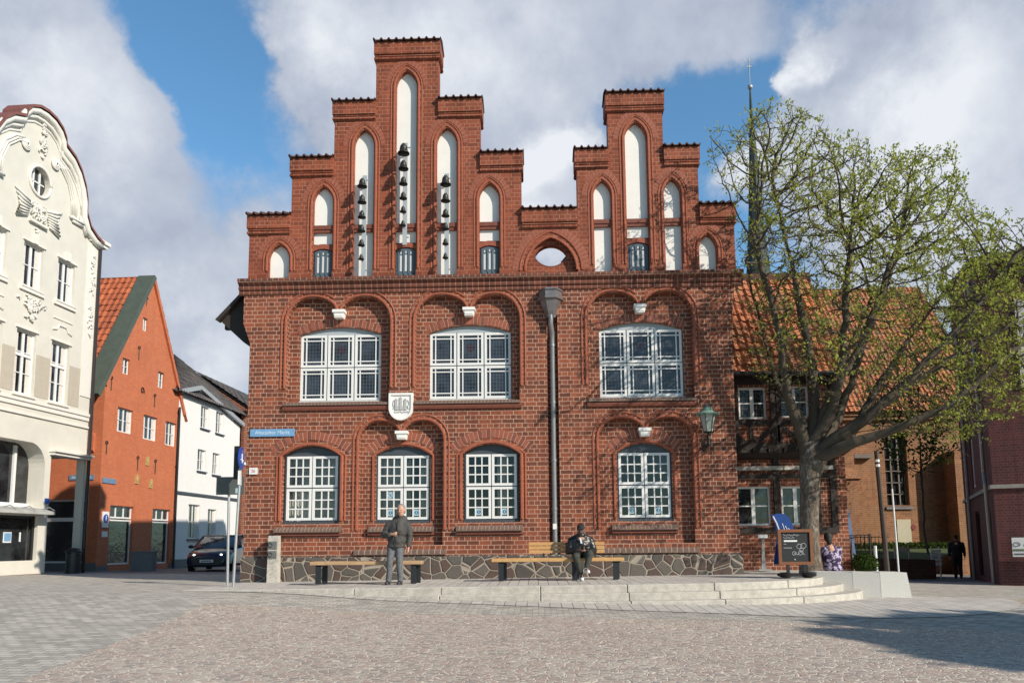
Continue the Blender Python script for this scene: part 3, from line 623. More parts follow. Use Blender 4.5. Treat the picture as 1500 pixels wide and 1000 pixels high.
# windows of the hall
def frame_bar(mb, x0, x1, z0, z1, y0, y1): mb.box(x0, x1, y0, y1, z0, z1)
def leaded_window(a, b, z0=5.08, z1=6.74, y=.25):
    f = MB(); f.cur = 1; f.box(a-.0, b+.0, y+.03, y+.07, z0-.02, z1+.02); w = (b-a)/3; h = (z1-z0)/2
    hd = MB(); hd.add([(x, y+.02, z) for x, z in [(a, z1-.02)]+arcseg(a, b, 6.72, .19)+[(b, z1-.02)]], [tuple(range(17))]); 
    panes = MB(); lead = MB()
    f.cur = 1; f.v = []; f.f = []; f.mi = []
    for e in (a-.01, b-.03): f.box(e, e+.04, y+.02, y+.07, z0, z1)
    f.box(a, b, y+.02, y+.07, z0+h-.012, z0+h+.012); 
    for k in (1, 2): f.box(a+w*k-.012, a+w*k+.012, y+.02, y+.07, z0, z1)
    f.cur = 0; f.box(a-.06, b+.06, y-.035, y+.06, z0-.05, z0-.005)
    for i in range(3):
        for j in range(2):
            x0 = a+w*i+.012; x1 = a+w*(i+1)-.012; q0 = z0+h*j+.012; q1 = z0+h*(j+1)-.012; B = .058
            f.box(x0, x0+B, y, y+.05, q0, q1); f.box(x1-B, x1, y, y+.05, q0, q1); f.box(x0+B, x1-B, y, y+.05, q0, q0+B); f.box(x0+B, x1-B, y, y+.05, q1-B, q1)
            g = .105; t = .026
            for xx in (x0+B+g-.03, x1-B-g+.03): f.box(xx-t/2, xx+t/2, y+.008, y+.045, q0+B, q1-B)
            for zz in (q0+B+g-.025, q1-B-g+.025): f.box(x0+B, x1-B, y+.006, y+.043, zz-t/2, zz+t/2)
            panes.cur = 0; panes.add([(x0+B, y+.04, q0+B), (x1-B, y+.04, q0+B), (x1-B, y+.04, q1-B), (x0+B, y+.04, q1-B)], [(0, 1, 2, 3)])
            if i == 1 and j == 1:
                panes.cur = 1; cx = (x0+x1)/2; cz = (q0+q1)/2
                panes.add([(cx-.1, y+.037, cz+.12), (cx+.1, y+.037, cz+.12), (cx+.1, y+.037, cz), (cx, y+.037, cz-.12), (cx-.1, y+.037, cz)], [(0, 1, 2, 3, 4)])
            # lead cames
            ix0, ix1, iz0, iz1 = x0+B+g-.03, x1-B-g+.03, q0+B+g-.025, q1-B-g+.025
            for k in range(1, 5): xx = ix0+(ix1-ix0)*k/5; lead.box(xx-.004, xx+.004, y+.03, y+.038, iz0, iz1)
            for k in range(1, 6): zz = iz0+(iz1-iz0)*k/6; lead.box(ix0, ix1, y+.031, y+.039, zz-.004, zz+.004)
            for k in range(1, 8):
                zz = iz0+(iz1-iz0)*k/8
                for s0, s1 in ((x0+B, ix0), (ix1, x1-B)): lead.box(s0, s1, y+.028, y+.036, zz-.006, zz+.006)
            for k in range(1, 7):
                xx = ix0+(ix1-ix0)*k/7
                for s0, s1 in ((q0+B, iz0), (iz1, q1-B)): lead.box(xx-.006, xx+.006, y+.028, y+.036, s0, s1)
    o = f.build('window', [M['frame'], M['grey_wood']], hall)
    panes.build('pane', [M['pane_lead'], M['pane_ruby']], o); lead.build('lead_came', M['lead'], o); hd.build('arched_head_board', M['grey_light'], o)
M['grey_light'] = plain('light grey painted board', (.36, .40, .43), .5, .1, 5)
for a, b in UW: leaded_window(a, b)
def sash_window(a, b, y, curtain, stick):
    z0, z1 = 2.15, 3.72; f = MB(); w = (b-a)/2; h = (z1-z0)/2; pn = MB()
    f.cur = 1
    for e in (a-.03, b-.0): f.box(e, e+.03, y+.0, y+.08, z0-.06, z1+.02)
    f.box(a, b, y+.02, y+.08, z0+h-.016, z0+h+.016); f.box(a+w-.01, a+w+.01, y+.02, y+.08, z0, z1); f.box(a-.04, b+.04, y-.04, y+.08, z0-.07, z0-.005)
    hd = MB(); q = [(a-.03, z1)]+arcseg(a-.03, b+.03, 3.71, .22)+[(b+.03, z1)]; hd.prism_y(q, y+.02, y+.05)
    f.cur = 0; sashes = []
    for i in range(2):
        for j in range(2):
            x0 = a+w*i+.01; x1 = a+w*(i+1)-.01; q0 = z0+h*j+.014; q1 = z0+h*(j+1)-.014; B = .06
            f.box(x0, x0+B, y, y+.05, q0, q1); f.box(x1-B, x1, y, y+.05, q0, q1); f.box(x0+B, x1-B, y, y+.05, q0, q0+B); f.box(x0+B, x1-B, y, y+.05, q1-B, q1)
            for k in (1, 2):
                xx = x0+B+(x1-x0-2*B)*k/3; f.box(xx-.014, xx+.014, y+.008, y+.045, q0+B, q1-B)
                zz = q0+B+(q1-q0-2*B)*k/3; f.box(x0+B, x1-B, y+.006, y+.043, zz-.014, zz+.014)
            pn.add([(x0+B, y+.03, q0+B), (x1-B, y+.03, q0+B), (x1-B, y+.03, q1-B), (x0+B, y+.03, q1-B)], [(0, 1, 2, 3)])
            sashes.append((x0+B, x1-B, q0+B, q1-B))
    o = f.build('window', [M['frame'], M['grey_wood']], hall); pn.build('pane', M['glass'], o); hd.build('arched_head_board', M['grey_wood'], o)  # lower head boards get a dark tone standing in for shade under the arch
    if curtain:
        cu = MB(); ns = 60
        for (u0, u1) in curtain:
            xa = a+(b-a)*u0; xb = a+(b-a)*u1; n = max(6, int((xb-xa)/.02)); vs = []
            for k in range(n+1):
                x = xa+(xb-xa)*k/n; yy = y+.2+.025*math.sin(k*1.25)+.012*math.sin(k*.5); vs += [(x, yy, z0-.1), (x, yy+.01, z1+.15)]
            cu.add(vs, [(2*k, 2*k+2, 2*k+3, 2*k+1) for k in range(n)])
        cu.build('curtain', M['curtain'], o, smooth=True)
    for si in stick:
        x0, x1, q0, q1 = sashes[si[0]]; pw = (x1-x0)/3; ph = (q1-q0)/3; cx = x0+pw*(si[1]+.5); cz = q0+ph*(si[2]+.5)
        s = MB(); s.cur = 0; s.box(cx-.062, cx+.062, y+.022, y+.026, cz-.075, cz+.075); s.cur = 1
        if si[3] == 'ring':
            s.prism_y([(cx+.045*math.cos(t*math.pi/8), cz+.045*math.sin(t*math.pi/8)) for t in range(16)], y+.018, y+.023); s.cur = 0; s.box(cx-.01, cx+.01, y+.014, y+.019, cz-.03, cz+.03); s.box(cx-.022, cx-.006, y+.014, y+.019, cz-.03, cz-.015)
        else:
            for sx in (-1, 1): s.bar((cx-.05*sx, y+.02, cz-.055), (cx+.05*sx, y+.02, cz+.055), .014, .006)
        s.build('sticker', [M['sticker'], M['sticker_blue']], o)
M['sticker'] = plain('pale blue sticker', (.36, .50, .56), .5, .08, 8); M['sticker_blue'] = plain('blue sticker print', (.03, .13, .26), .5, .1, 8)
sash_window(LW[0][0], LW[0][1], .12, [(.02, .98)], [])
sash_window(LW[1][0], LW[1][1], .24, [(.02, .62), (.8, .98)], [(0, 1, 0, 'ring'), (1, 1, 2, 'x') if False else (0, 1, 2, 'x'), (2, 1, 0, 'ring')])
sash_window(LW[2][0], LW[2][1], .12, [(.6, .78)], [(0, 1, 0, 'ring'), (2, 1, 0, 'ring')])
sash_window(LW[3][0], LW[3][1], .24, [], [(0, 1, 0, 'ring'), (2, 1, 0, 'ring')])

# gable
ST = [(-7.10, -6.06, 9.74), (-6.06, -5.01, 11.22), (-5.01, -3.97, 12.69), (-3.97, -2.38, 14.28), (-2.38, -1.33, 12.69), (-1.33, -.31, 11.24), (-.31, 1.07, 9.75), (1.07, 1.86, 11.27), (1.86, 3.22, 12.73), (3.22, 4.05, 11.28), (4.05, 4.88, 9.77)]
outl = [(ST[0][0], 8.08)]
for x0, x1, z in ST: outl += [(x0, z), (x1, z)]
outl += [(ST[-1][1], 8.08)]
ol = [outl[0]]
for p in outl[1:]:
    if (Vector(p)-Vector(ol[-1])).length > 1e-4: ol.append(p)
# niches: xc, half width, spring, apex, (content)
NI = [(-6.34, .255, 8.62, 8.99, 'white'), (-5.26, .245, 10.06, 10.47, 'shutter'), (-4.25, .25, 11.52, 11.95, 'tall'), (-3.19, .26, 13.08, 13.51, 'shutter'), (-2.17, .25, 11.52, 11.95, 'tall'), (-1.11, .245, 10.06, 10.46, 'shutter'),
      (1.68, .21, 10.08, 10.46, 'tall'), (2.54, .265, 11.53, 11.98, 'shutter'), (3.40, .205, 10.08, 10.46, 'tall'), (4.22, .21, 8.65, 9.02, 'white')]
nh = [opening(xc-hw, xc+hw, 8.12, gothic(xc, hw, zs, za)) for xc, hw, zs, za, k in NI]
eye0 = opening(-.26, 1.06, 8.14, gothic(.40, .66, 8.2, 9.07))
lens = arcseg(0.0, .80, 8.62, .27, 12)+list(reversed(arcseg(0.0, .80, 8.62, .27, 12)))[1:-1]
lens = [(x, z) for x, z in arcseg(0.0, .80, 8.62, .27, 12)]+[(x, 2*8.62-z) for x, z in list(reversed(arcseg(0.0, .80, 8.62, .27, 12)))[1:-1]]
gb = MB().plate(ol, nh+[eye0], 0, .14)
gb.plate([(x+(.0), z-.002) for x, z in ol], [lens], .141, .2, back=True)
gb.build('stepped_gable', M['brick_gable'], hall)
wp = MB(); bd = MB(); rl = MB(); vr = MB(); vm_ = MB()
for xc, hw, zs, za, k in NI:
    base = 8.12 if k in ('white', 'tall') else 9.02
    pts = [(xc-hw-.01, base)]+gothic(xc, hw+.01, zs, za+.01)+[(xc+hw+.01, base)]
    wp.mark(); bd.mark(); rl.mark(); vr.mark(); vm_.mark(); wp.add([(x, .13, z) for x, z in pts], [tuple(range(len(pts)))])
    if k != 'white':
        bd.prism_x([(.14, 9.30), (.06, 9.30), (.06, 9.36), (.035, 9.38), (.035, 9.48), (.14, 9.50)], xc-hw, xc+hw)
    g = .05; rl.tube([(xc-hw-g, .0, 8.32)]+[(x, .0, z) for x, z in gothic(xc, hw+g, zs, za+g*1.3)]+[(xc+hw+g, 0, 8.32)], .03, 6)
    g = .13; rl.tube([(xc-hw-g, .004, 8.32)]+[(x, .004, z) for x, z in gothic(xc, hw+g, zs, za+g*1.3)]+[(xc+hw+g, .004, 8.32)], .02, 6)
    # header ring above each pointed arch
    o1 = gothic(xc, hw+.17, zs, za+.2, 9); o2 = gothic(xc, hw+.29, zs, za+.36, 9)
    for i in range(len(o1)-1):
        (ax, az), (bx, bz), (cx, cz), (dx, dz) = o1[i], o1[i+1], o2[i+1], o2[i]; e = .1
        q = [(ax+(bx-ax)*e, az+(bz-az)*e), (bx-(bx-ax)*e, bz-(bz-az)*e), (cx-(cx-dx)*e, cz-(cz-dz)*e), (dx+(cx-dx)*e, dz+(cz-dz)*e)]
        vr.prism_y(q, -.009, .01)
    vm_.add([(x, -.004, z) for x, z in o1]+[(x, -.004, z) for x, z in o2], [(i, i+1, len(o1)+i+1, len(o1)+i) for i in range(len(o1)-1)])
rl.mark(); vr.mark(); vm_.mark()
for g, rr in ((-.02, .035), (.1, .03)):
    rl.tube([(.40-.66-g, .0, 8.2)]+[(x, .0, z) for x, z in gothic(.40, .66+g, 8.2, 9.07+g*1.2)]+[(.40+.66+g, 0, 8.2)], rr, 6)
o1 = gothic(.4, .79, 8.2, 9.22, 14); o2 = gothic(.4, .95, 8.2, 9.42, 14)
for i in range(len(o1)-1):
    (ax, az), (bx, bz), (cx, cz), (dx, dz) = o1[i], o1[i+1], o2[i+1], o2[i]; e = .1
    vr.prism_y([(ax+(bx-ax)*e, az+(bz-az)*e), (bx-(bx-ax)*e, bz-(bz-az)*e), (cx-(cx-dx)*e, cz-(cz-dz)*e), (dx+(cx-dx)*e, dz+(cz-dz)*e)], -.009, .01)
vm_.add([(x, -.004, z) for x, z in o1]+[(x, -.004, z) for x, z in o2], [(i, i+1, len(o1)+i+1, len(o1)+i) for i in range(len(o1)-1)])
lr = MB(); lp = [(.4+(x-.4)*1.06, 8.62+(z-8.62)*1.12) for x, z in lens]; n_ = len(lp); lr.add([(x, .137, z) for x, z in lp]+[(x, .137, z) for x, z in lens], [(i, (i+1) % n_, (i+1) % n_+n_, i+n_) for i in range(n_)]); lr.build('eye_surround', M['brick_mid2'], hall)
wp.build('white_niche', M['white'], hall); bd.build('niche_band', M['brick_mid2'], hall); rl.build('niche_moulding', M['brick_red'], hall, auto=50)
vr.build('pointed_arch_bricks', M['brick_mid'], hall); vm_.build('pointed_arch_mortar', plain('gable mortar', (.36, .17, .11), .85, .1, 20), hall)
for xc, hw, zs, za, k in NI:
    if k != 'shutter': continue
    hw2 = hw-.02; s = MB(); s.cur = 0
    s.prism_y([(xc-hw2, 8.14), (xc+hw2, 8.14)]+list(reversed(arcseg(xc-hw2, xc+hw2, 8.80, .07, 8))), .10, .135)
    for u in (-1, 0, 1):
        s.cur = 1; s.prism_y([(xc+u*.125-.026, 8.28), (xc+u*.125+.026, 8.28), (xc+u*.125+.026, 8.70-.02*abs(u)), (xc+u*.125-.026, 8.70-.02*abs(u))], .094, .101)
        s.cur = 1; s.prism_y([(xc+u*.125-.02, 8.74-.02*abs(u)), (xc+u*.125+.02, 8.74-.02*abs(u)), (xc+u*.125+.012, 8.80-.02*abs(u)), (xc+u*.125-.012, 8.80-.02*abs(u))], .094, .101)
        s.cur = 0; 
    for u in (-.19, -.06, .06, .19): s.cur = 0; s.box(xc+u-.012, xc+u+.012, .085, .10, 8.16, 8.80)
    s.box(xc-hw2, xc+hw2, .085, .10, 8.14, 8.22)
    sh_ = s.build('shutter', [M['shutter'], M['shutter_slit']] if 'shutter_slit' in M else [M['shutter'], plain('pale shutter slit', (.55, .57, .58), .6, .1, 9)], hall)
    q = MB(); q.prism_y([(xc-hw, 8.80), (xc-hw, 8.92)]+arcseg(xc-hw, xc+hw, 8.94, .07, 8)+[(xc+hw, 8.80)]+list(reversed(arcseg(xc-hw, xc+hw, 8.82, .07, 8))), .07, .135); q.build('shutter_arch', M['brick_mid'], hall)
    MB().prism_x([(.14, 8.16), (-.0, 8.12), (-.0, 8.09), (.14, 8.09)], xc-hw-.02, xc+hw+.02).build('shutter_sill', M['white'], sh_)
# top blocks and tiled copings of the steps
bl = MB()
for i, (x0, x1, z) in enumerate(ST):
    a = x0-(.05 if (i == 0 or ST[i-1][2] < z) else -.0); b = x1+(.05 if (i == len(ST)-1 or ST[i+1][2] < z) else -.0)
    if i and ST[i-1][2] > z: a = x0-.0
    bl.mark(); bl.box(a, b, -.075, .60, z-.34, z-.02); bl.box(a+.015, b-.015, -.045, .59, z-.39, z-.341); bl.box(a, b, -.06, .60, z-.47, z-.42); bl.box(a+.02, b-.02, -.03, .585, z-.5, z-.471)
bl.build('corbelled_step_top', M['brick_gable'], hall)
cpn = MB()
for i, (x0, x1, z) in enumerate(ST):
    a = x0-(.07 if (i == 0 or ST[i-1][2] < z) else 0); b = x1+(.07 if (i == len(ST)-1 or ST[i+1][2] < z) else 0)
    nt_ = max(3, round((b-a)/.185)); cols = nt_*8+1
    rows = [(-.14, -.005), (-.14, .018), (.26, .15), (.66, .018), (.66, -.005)]; vs = []
    for (y, dz) in rows:
        for k in range(cols):
            t = k/8; h = .06*max(0, math.cos(2*math.pi*(t-.12)))**1.3-.008; vs.append((a+(b-a)*k/(cols-1), y, z+dz+(h if dz > 0 else h*.7)))
    fs = [(r*cols+k, r*cols+k+1, (r+1)*cols+k+1, (r+1)*cols+k) for r in range(len(rows)-1) for k in range(cols-1)]
    fs.append(tuple(range(cols))+tuple(4*cols+k for k in range(cols-1, -1, -1)))
    cpn.mark(); cpn.add(vs, fs)
cpn.build('tiled_coping', plain('dark coping tiles', (.075, .035, .03), .6, .3, 12, bmp=.3), hall)
# roofs behind the gables
def gable_roof(xr, zr, xl, zl, xx, zx, y0, y1, mat):
    lu = y1-y0
    for (xe, ze) in ((xl, zl), (xx, zx)):
        V = Vector((xr-xe, 0, zr-ze)); tile_roof('roof', mat, hall, (xe, y0, ze), (0, 1, 0), V, lu, V.length, amp=.025, sub=4)
gable_roof(-3.17, 12.75, -7.12, 8.05, .35, 7.98, .36, 12, M['tile_hot']); gable_roof(2.54, 11.2, .35, 7.98, 4.95, 8.05, .36, 12, M['tile_hot'])
V = Vector((.78, 0, .82)); tile_roof('roof', M['tile_grey'], hall, (-7.92, .35, 7.24), (0, 1, 0), V, 11.6, V.length, amp=.02, sub=4)
ev = MB(); ev.prism_y([(-7.95, 7.22), (-7.12, 8.1), (-7.08, 8.02), (-7.02, 6.42), (-7.3, 6.62)], .36, 11.9); ev.prism_y([(-7.98, 7.17), (-7.14, 8.08), (-7.14, 7.98), (-7.9, 7.12)], .2, .36)
for k in range(8): ev.box(-7.85, -7.0, .5+1.5*k, .62+1.5*k, 7.0, 7.12)
ev.build('eaves', plain('dark brown timber', (.028, .02, .017), .7, .2, 6), hall)
bk = MB(); bk.prism_y([(-7.0, 8.0), (-3.17, 12.6), (.35, 7.9), (2.54, 11.1), (4.8, 8.0)], 11.9, 12.2); bk.build('rear_gable', M['brick'], hall)
# rainwater pipe in its chase
p = MB(); p.tube([(.37, -.13, 7.12), (.37, -.13, 6.95), (.365, -.12, 6.82), (.40, .02, 6.62), (.40, .06, 6.45), (.40, .06, 1.5), (.40, .06, .8)], .06, 12)
for z in (6.3, 4.9, 3.5, 2.35): p.tube([(.40, .06, z), (.40, .06, z+.06)], .07, 12)
pp = p.build('downpipe', M['pipe'], hall, auto=40)
st = MB(); st.box(.355, .445, -.012, .02, 1.9, 2.03); st.build('pipe_sticker', M['white'], pp)
h = MB()
def hexring(w, d, z, c=(.37, -.06)):
    return [(c[0]+x*w, c[1]+y*d, z) for x, y in ((-1, .5), (-1, -.15), (-.45, -1), (.45, -1), (1, -.15), (1, .5))]
rings = [hexring(.29, .27, 7.66), hexring(.30, .28, 7.64), hexring(.30, .28, 7.62), hexring(.275, .25, 7.60), hexring(.275, .25, 7.46), hexring(.31, .28, 7.45), hexring(.31, .28, 7.41), hexring(.25, .23, 7.38), hexring(.15, .16, 7.12), hexring(.12, .12, 7.02), hexring(.12, .12, 6.98)]
vs = [v for r in rings for v in r]; h.add(vs, [(i*6+k, i*6+(k+1) % 6, (i+1)*6+(k+1) % 6, (i+1)*6+k) for i in range(len(rings)-1) for k in range(6)]+[tuple(range(6)), tuple(60+k for k in range(5, -1, -1))])
h.build('rainwater_hopper', M['zinc'], hall)
# ------------------------------------------------------------ bells on the gable
def bell(cx, z, w, h, label, first):
    """z = rim height, w = rim diameter"""
    t = thing('bell', label, 'bell', (cx, -.30, z), 0, 'bronze carillon bells on the stepped gable', world_geo=False)
    w *= .9; h *= .86; r = w/2; b = MB(); prof = [(r*.90, .015), (r, 0), (r*1.0, .02), (r*.86, h*.12), (r*.70, h*.30), (r*.62, h*.55), (r*.58, h*.72), (r*.50, h*.80), (r*.22, h*.85), (.0005, h*.86)]
    b.lathe((0, 0, 0), prof, 20, caps=False); b.lathe((0, 0, 0), [(r*.9, .015), (r*.7, h*.25), (r*.5, h*.6), (.0005, h*.75)], 20, caps=False)
    b.build('bell_body', M['bronze'], t, smooth=True)
    c = MB(); c.tube([(0, 0, h*.8), (0, 0, h*1.02)], r*.16, 8); c.tube([(-r*.25, 0, h*.84), (-r*.25, 0, h*.98), (r*.25, 0, h*.98), (r*.25, 0, h*.84)], r*.09, 6); c.build('crown', M['bronze'], t, auto=50)
    c = MB(); c.ell((0, 0, .01), (r*.2, r*.2, r*.22), 8, 6); c.tube([(0, 0, .02), (0, 0, h*.6)], r*.05, 5); c.build('clapper', M['black'], t, smooth=True)
    a = MB(); a.bar((0, .0, h*1.02), (0, .27, h*1.02), .035, .03); a.bar((0, .1, h*1.0), (0, .27, h*.45), .02, .02); a.build('bracket_arm', M['steel'], t)
order = ['topmost', 'second', 'third', 'fourth', 'fifth', 'lowest']
for nm, cx, zs, ws in (('left', -4.215, [10.30, 9.89, 9.51, 9.16, 8.80, 8.45], [.27, .245, .22, .205, .19, .155]), ('middle', -3.20, [11.13, 10.73, 10.34, 9.97, 9.63, 9.28], [.33, .28, .235, .21, .18, .16]), ('right', -2.16, [10.30, 9.88, 9.50, 9.17, 8.79, 8.44], [.30, .255, .22, .2, .175, .16])):
    for k in range(6):
        bell(cx, zs[k], ws[k], ws[k]*.95, f'{order[k]} dark bronze bell of the {nm} column of bells on the gable', False)
    t = thing('bell_rail', f'pale steel mounting rail behind the {nm} column of bells', 'rail', (cx, -.0, zs[-1]-.3), 0, 'rails carrying the bells')
    q = MB(); q.box(cx-.055, cx+.055, -.05, -.03, zs[-1]-.38, zs[0]+.42); q.build('rail', M['grey_light'], t)
    q = MB()
    for z in (zs[0]+.36, (zs[0]+zs[-1])/2+.1, zs[-1]-.3): q.box(cx-.02, cx+.02, -.03, .13, z-.015, z+.015)
    q.box(cx+.05, cx+.13, -.05, -.03, zs[0]+.28, zs[0]+.31); q.box(cx+.05, cx+.1, -.05, -.03, zs[-1]-.2, zs[-1]-.17)
    q.build('wall_fixing', M['steel'], t)
# coat of arms
t = thing('coat_of_arms', 'white stone shield with a castle relief between the left upper windows', 'coat of arms', (-3.25, -.02, 4.5))
def shield(s, z0=0):
    pts = [(-.29*s, .32*s), (.29*s, .32*s), (.29*s, -.04*s)]+[(.29*s*math.cos(R(a)), -.04*s-.30*s*math.sin(R(a))) for a in range(10, 171, 16)]+[(-.29*s, -.04*s)]
    return [(-3.25+x, 4.86+z) for x, z in pts]
b = MB(); b.prism_y(shield(1.0), -.10, .0); b.build('shield', M['white'], t)
b = MB(); o, i_ = shield(1.0), shield(.84); n = len(o)
b.add([(x, -.13, z) for x, z in o]+[(x, -.13, z) for x, z in i_]+[(x, -.099, z) for x, z in o]+[(x, -.10, z) for x, z in i_], [(k, (k+1) % n, (k+1) % n+n, k+n) for k in range(n)]+[(k, k+2*n, (k+1) % n+2*n, (k+1) % n) for k in range(n)]+[(k+n, (k+1) % n+n, (k+1) % n+3*n, k+3*n) for k in range(n)])
b.build('raised_rim', M['white'], t)
rm_ = plain('relief grey', (.42, .42, .42), .7, .1, 10); b = MB(); cx, cz = -3.25, 4.87
b.box(cx-.14, cx+.14, -.115, -.1, cz-.1, cz+.0)
for dx, h in ((-.11, .13), (0, .17), (.11, .13)):
    b.box(cx+dx-.03, cx+dx+.03, -.122, -.1, cz-.1, cz+h); b.prism_y([(cx+dx-.04, cz+h), (cx+dx+.04, cz+h), (cx+dx, cz+h+.06)], -.125, -.1)
for q in range(5): b.tube([(cx-.16+.08*q, -.105, cz-.14-.012*(q % 2)), (cx-.12+.08*q, -.105, cz-.165+.012*(q % 2)), (cx-.08+.08*q if q < 4 else cx+.16, -.105, cz-.14)], .012, 5)
for sx in (-1, 1): b.tube([(cx+sx*.17, -.105, cz+.14), (cx+sx*.2, -.105, cz+.05), (cx+sx*.165, -.105, cz-.02), (cx+sx*.19, -.105, cz-.08)], .012, 5)
b.build('castle_relief', rm_, t)
# street sign and number plate
def plate_sign(name, label, cx, cz, w, h, mat, y=-.03, words=None, size=.1, wm=None, th=.025):
    t = thing(name, label, 'sign', (cx, y, cz-h/2)); b = MB(); b.box(cx-w/2, cx+w/2, y-th/2, y+th/2, cz-h/2, cz+h/2); b.build('sign_plate', mat, t)
    if words: text('lettering', words, size, (cx, y-th/2-.002, cz), (R(90), 0, 0), wm, t)
    return t
M['sign_blue'] = plain('faded blue enamel', (.16, .33, .55), .35, .08, 4); M['letter_white'] = plain('pale lettering', (.55, .66, .76), .5, .05, 8)
M['traffic_blue'] = plain('traffic sign blue', (.015, .06, .33), .4, .05, 5); M['sign_white'] = plain('white sign face', (.72, .73, .74), .45, .05, 5)
plate_sign('street_sign', 'long faded blue street name sign at the left corner of the brick hall', -6.37, 4.27, 1.08, .18, M['sign_blue'], -.03, 'Altstädter Markt', .125, M['letter_white'])
plate_sign('number_plate', 'small white and red number plate under the blue street sign', -6.81, 3.35, .2, .16, M['sign_white'], -.02, '26', .1, plain('red print', (.5, .06, .04), .5))
# wall lantern
t = thing('wall_lantern', 'green copper hexagonal wall lantern at the right end of the brick hall', 'lamp', (4.0, -.0, 3.8))
lx, ly, lz = 3.97, -.42, 4.10
M['lamp_glass'] = plain('frosted lamp glass', (.34, .37, .33), .2, .1, 5)
b = MB(); b.lathe((lx, ly, lz), [(.10, 0), (.185, .42)], 6); b.build('lamp_glass', M['lamp_glass'], t)
b = MB()
for k in range(6):
    a = 2*math.pi*k/6; b.bar((lx+.105*math.cos(a), ly+.105*math.sin(a), lz), (lx+.192*math.cos(a), ly+.192*math.sin(a), lz+.42), .012)
b.lathe((lx, ly, lz-.03), [(.06, 0), (.11, .02), (.11, .04)], 6); b.build('lantern_frame', M['black'], t)
b = MB(); b.lathe((lx, ly, lz+.42), [(.26, -.02), (.265, .0), (.17, .05), (.12, .08), (.125, .10), (.06, .17), (.03, .19), (.03, .21), (.0005, .22)], 12); b.build('copper_roof', M['copper'], t, auto=40)
b = MB(); b.tube([(lx, ly, lz-.03), (lx, ly, lz-.12), (lx, ly-.02, lz-.18)], [.02, .035, .02], 8)
b.tube([(lx, ly, lz-.1), (lx+.01, ly+.02, lz-.28), (lx-.02, ly+.2, lz-.33), (lx-.02, .02, lz-.26)], [.02, .05, .035, .025], 8)
b.tube([(lx-.0, ly+.05, lz-.14), (lx+.08, ly+.12, lz-.17), (lx+.07, ly+.16, lz-.26), (lx-.01, ly+.2, lz-.3)], .018, 6); b.tube([(lx, ly+.05, lz-.13), (lx-.09, ly+.12, lz-.2), (lx-.06, ly+.2, lz-.32)], .016, 6)
b.box(lx-.06, lx+.02, -.02, 0, lz-.4, lz-.16); b.build('scrolled_bracket', M['black'], t, auto=50)
# small bin and stele beside the plinth
b = MB(); b.hexa([(-6.30, -.36, .6), (-6.05, -.36, .6), (-6.05, -.12, .6), (-6.30, -.12, .6), (-6.285, -.35, 1.80), (-6.065, -.35, 1.80), (-6.065, -.13, 1.80), (-6.285, -.13, 1.80)])
t = thing('stone_stele', 'pale granite post with two dark square tiles against the left end of the hall', 'stele', (-6.17, -.24, .72)); b.build('stone_post', M['granite'], t)
for z in (1.49, 1.27):
    b = MB(); b.box(-6.275, -6.08, -.366, -.345, z, z+.18); tl = b.build('dark_tile', plain('dark relief tile', (.13, .135, .13), .5, .3, 40, bmp=.5), t)
    b = MB(); b.tube([(-6.23+.05*math.cos(a), -.37, z+.09+.05*math.sin(a)) for a in [k*.7 for k in range(9)]], .008, 5); b.build('tile_relief', M['black'], tl)
b = MB(); 
for k in range(11):
    z = .85+k*.04; b.tube([(-6.25+.04*(k % 2), -.352, z), (-6.17, -.355, z+.03*math.sin(k*2)), (-6.09-.03*(k % 3), -.352, z+.02)], .006, 4)
b.build('carved_lines', plain('carved grey lines', (.28, .27, .24), .8), t)
# ------------------------------------------------------------ local-frame buildings
def lthing(name, label, cat, P, ang, zb, group=None):
    o = thing(name, label, cat, (P[0], P[1], zb), R(90-ang), group, world_geo=False); WG[o.name] = Matrix.Translation((0, 0, -zb)); return o
def simple_window(parent, a, b, z0, z1, y, cols=2, rows=3, transom=None, fw=.06, mw=.03, mat='frame', pane='pane_dark', arch=0, sill=None, name='window', curtain=False):
    f = MB(); f.box(a, a+fw, y, y+.06, z0, z1); f.box(b-fw, b, y, y+.06, z0, z1); f.box(a+fw, b-fw, y, y+.06, z0, z0+fw); f.box(a+fw, b-fw, y, y+.06, z1-fw, z1)
    for k in range(1, cols):
        x = a+(b-a)*k/cols; w = mw*1.6 if cols == 2 else mw; f.box(x-w, x+w, y+.005, y+.055, z0+fw, z1-fw)
    for k in range(1, rows):
        z = z0+(z1-z0)*k/rows; f.box(a+fw, b-fw, y+.01, y+.05, z-mw/2, z+mw/2)
    if transom: z = z0+(z1-z0)*transom; f.box(a+fw, b-fw, y-.01, y+.055, z-.05, z+.05)
    o = f.build(name, M[mat], parent); p = MB(); p.add([(a, y+.04, z0), (b, y+.04, z0), (b, y+.04, z1), (a, y+.04, z1)], [(0, 1, 2, 3)]); p.build('pane', M[pane], o)
    if curtain:
        c = MB(); hw = (b-a)*.5
        for m0 in ((a+fw, a+hw*.55), (b-hw*.55, b-fw)): c.mark(); n = 8; c.add([(m0[0]+(m0[1]-m0[0])*k/n, y+.037-.006*(k % 2), z) for k in range(n+1) for z in (z0+fw, z1-fw)], [(2*k, 2*k+2, 2*k+3, 2*k+1) for k in range(n)])
        c.build('curtain', M['curtain'], o)
    if sill: s = MB(); s.prism_x([(y, z0+.01), (-.09, z0-.03), (-.09, z0-.09), (y, z0-.07)], a-.06, b+.06); s.build('sill', M[sill], o)
    return o
rect = lambda a, b, c, d: [(a, c), (a, d), (b, d), (b, c)]
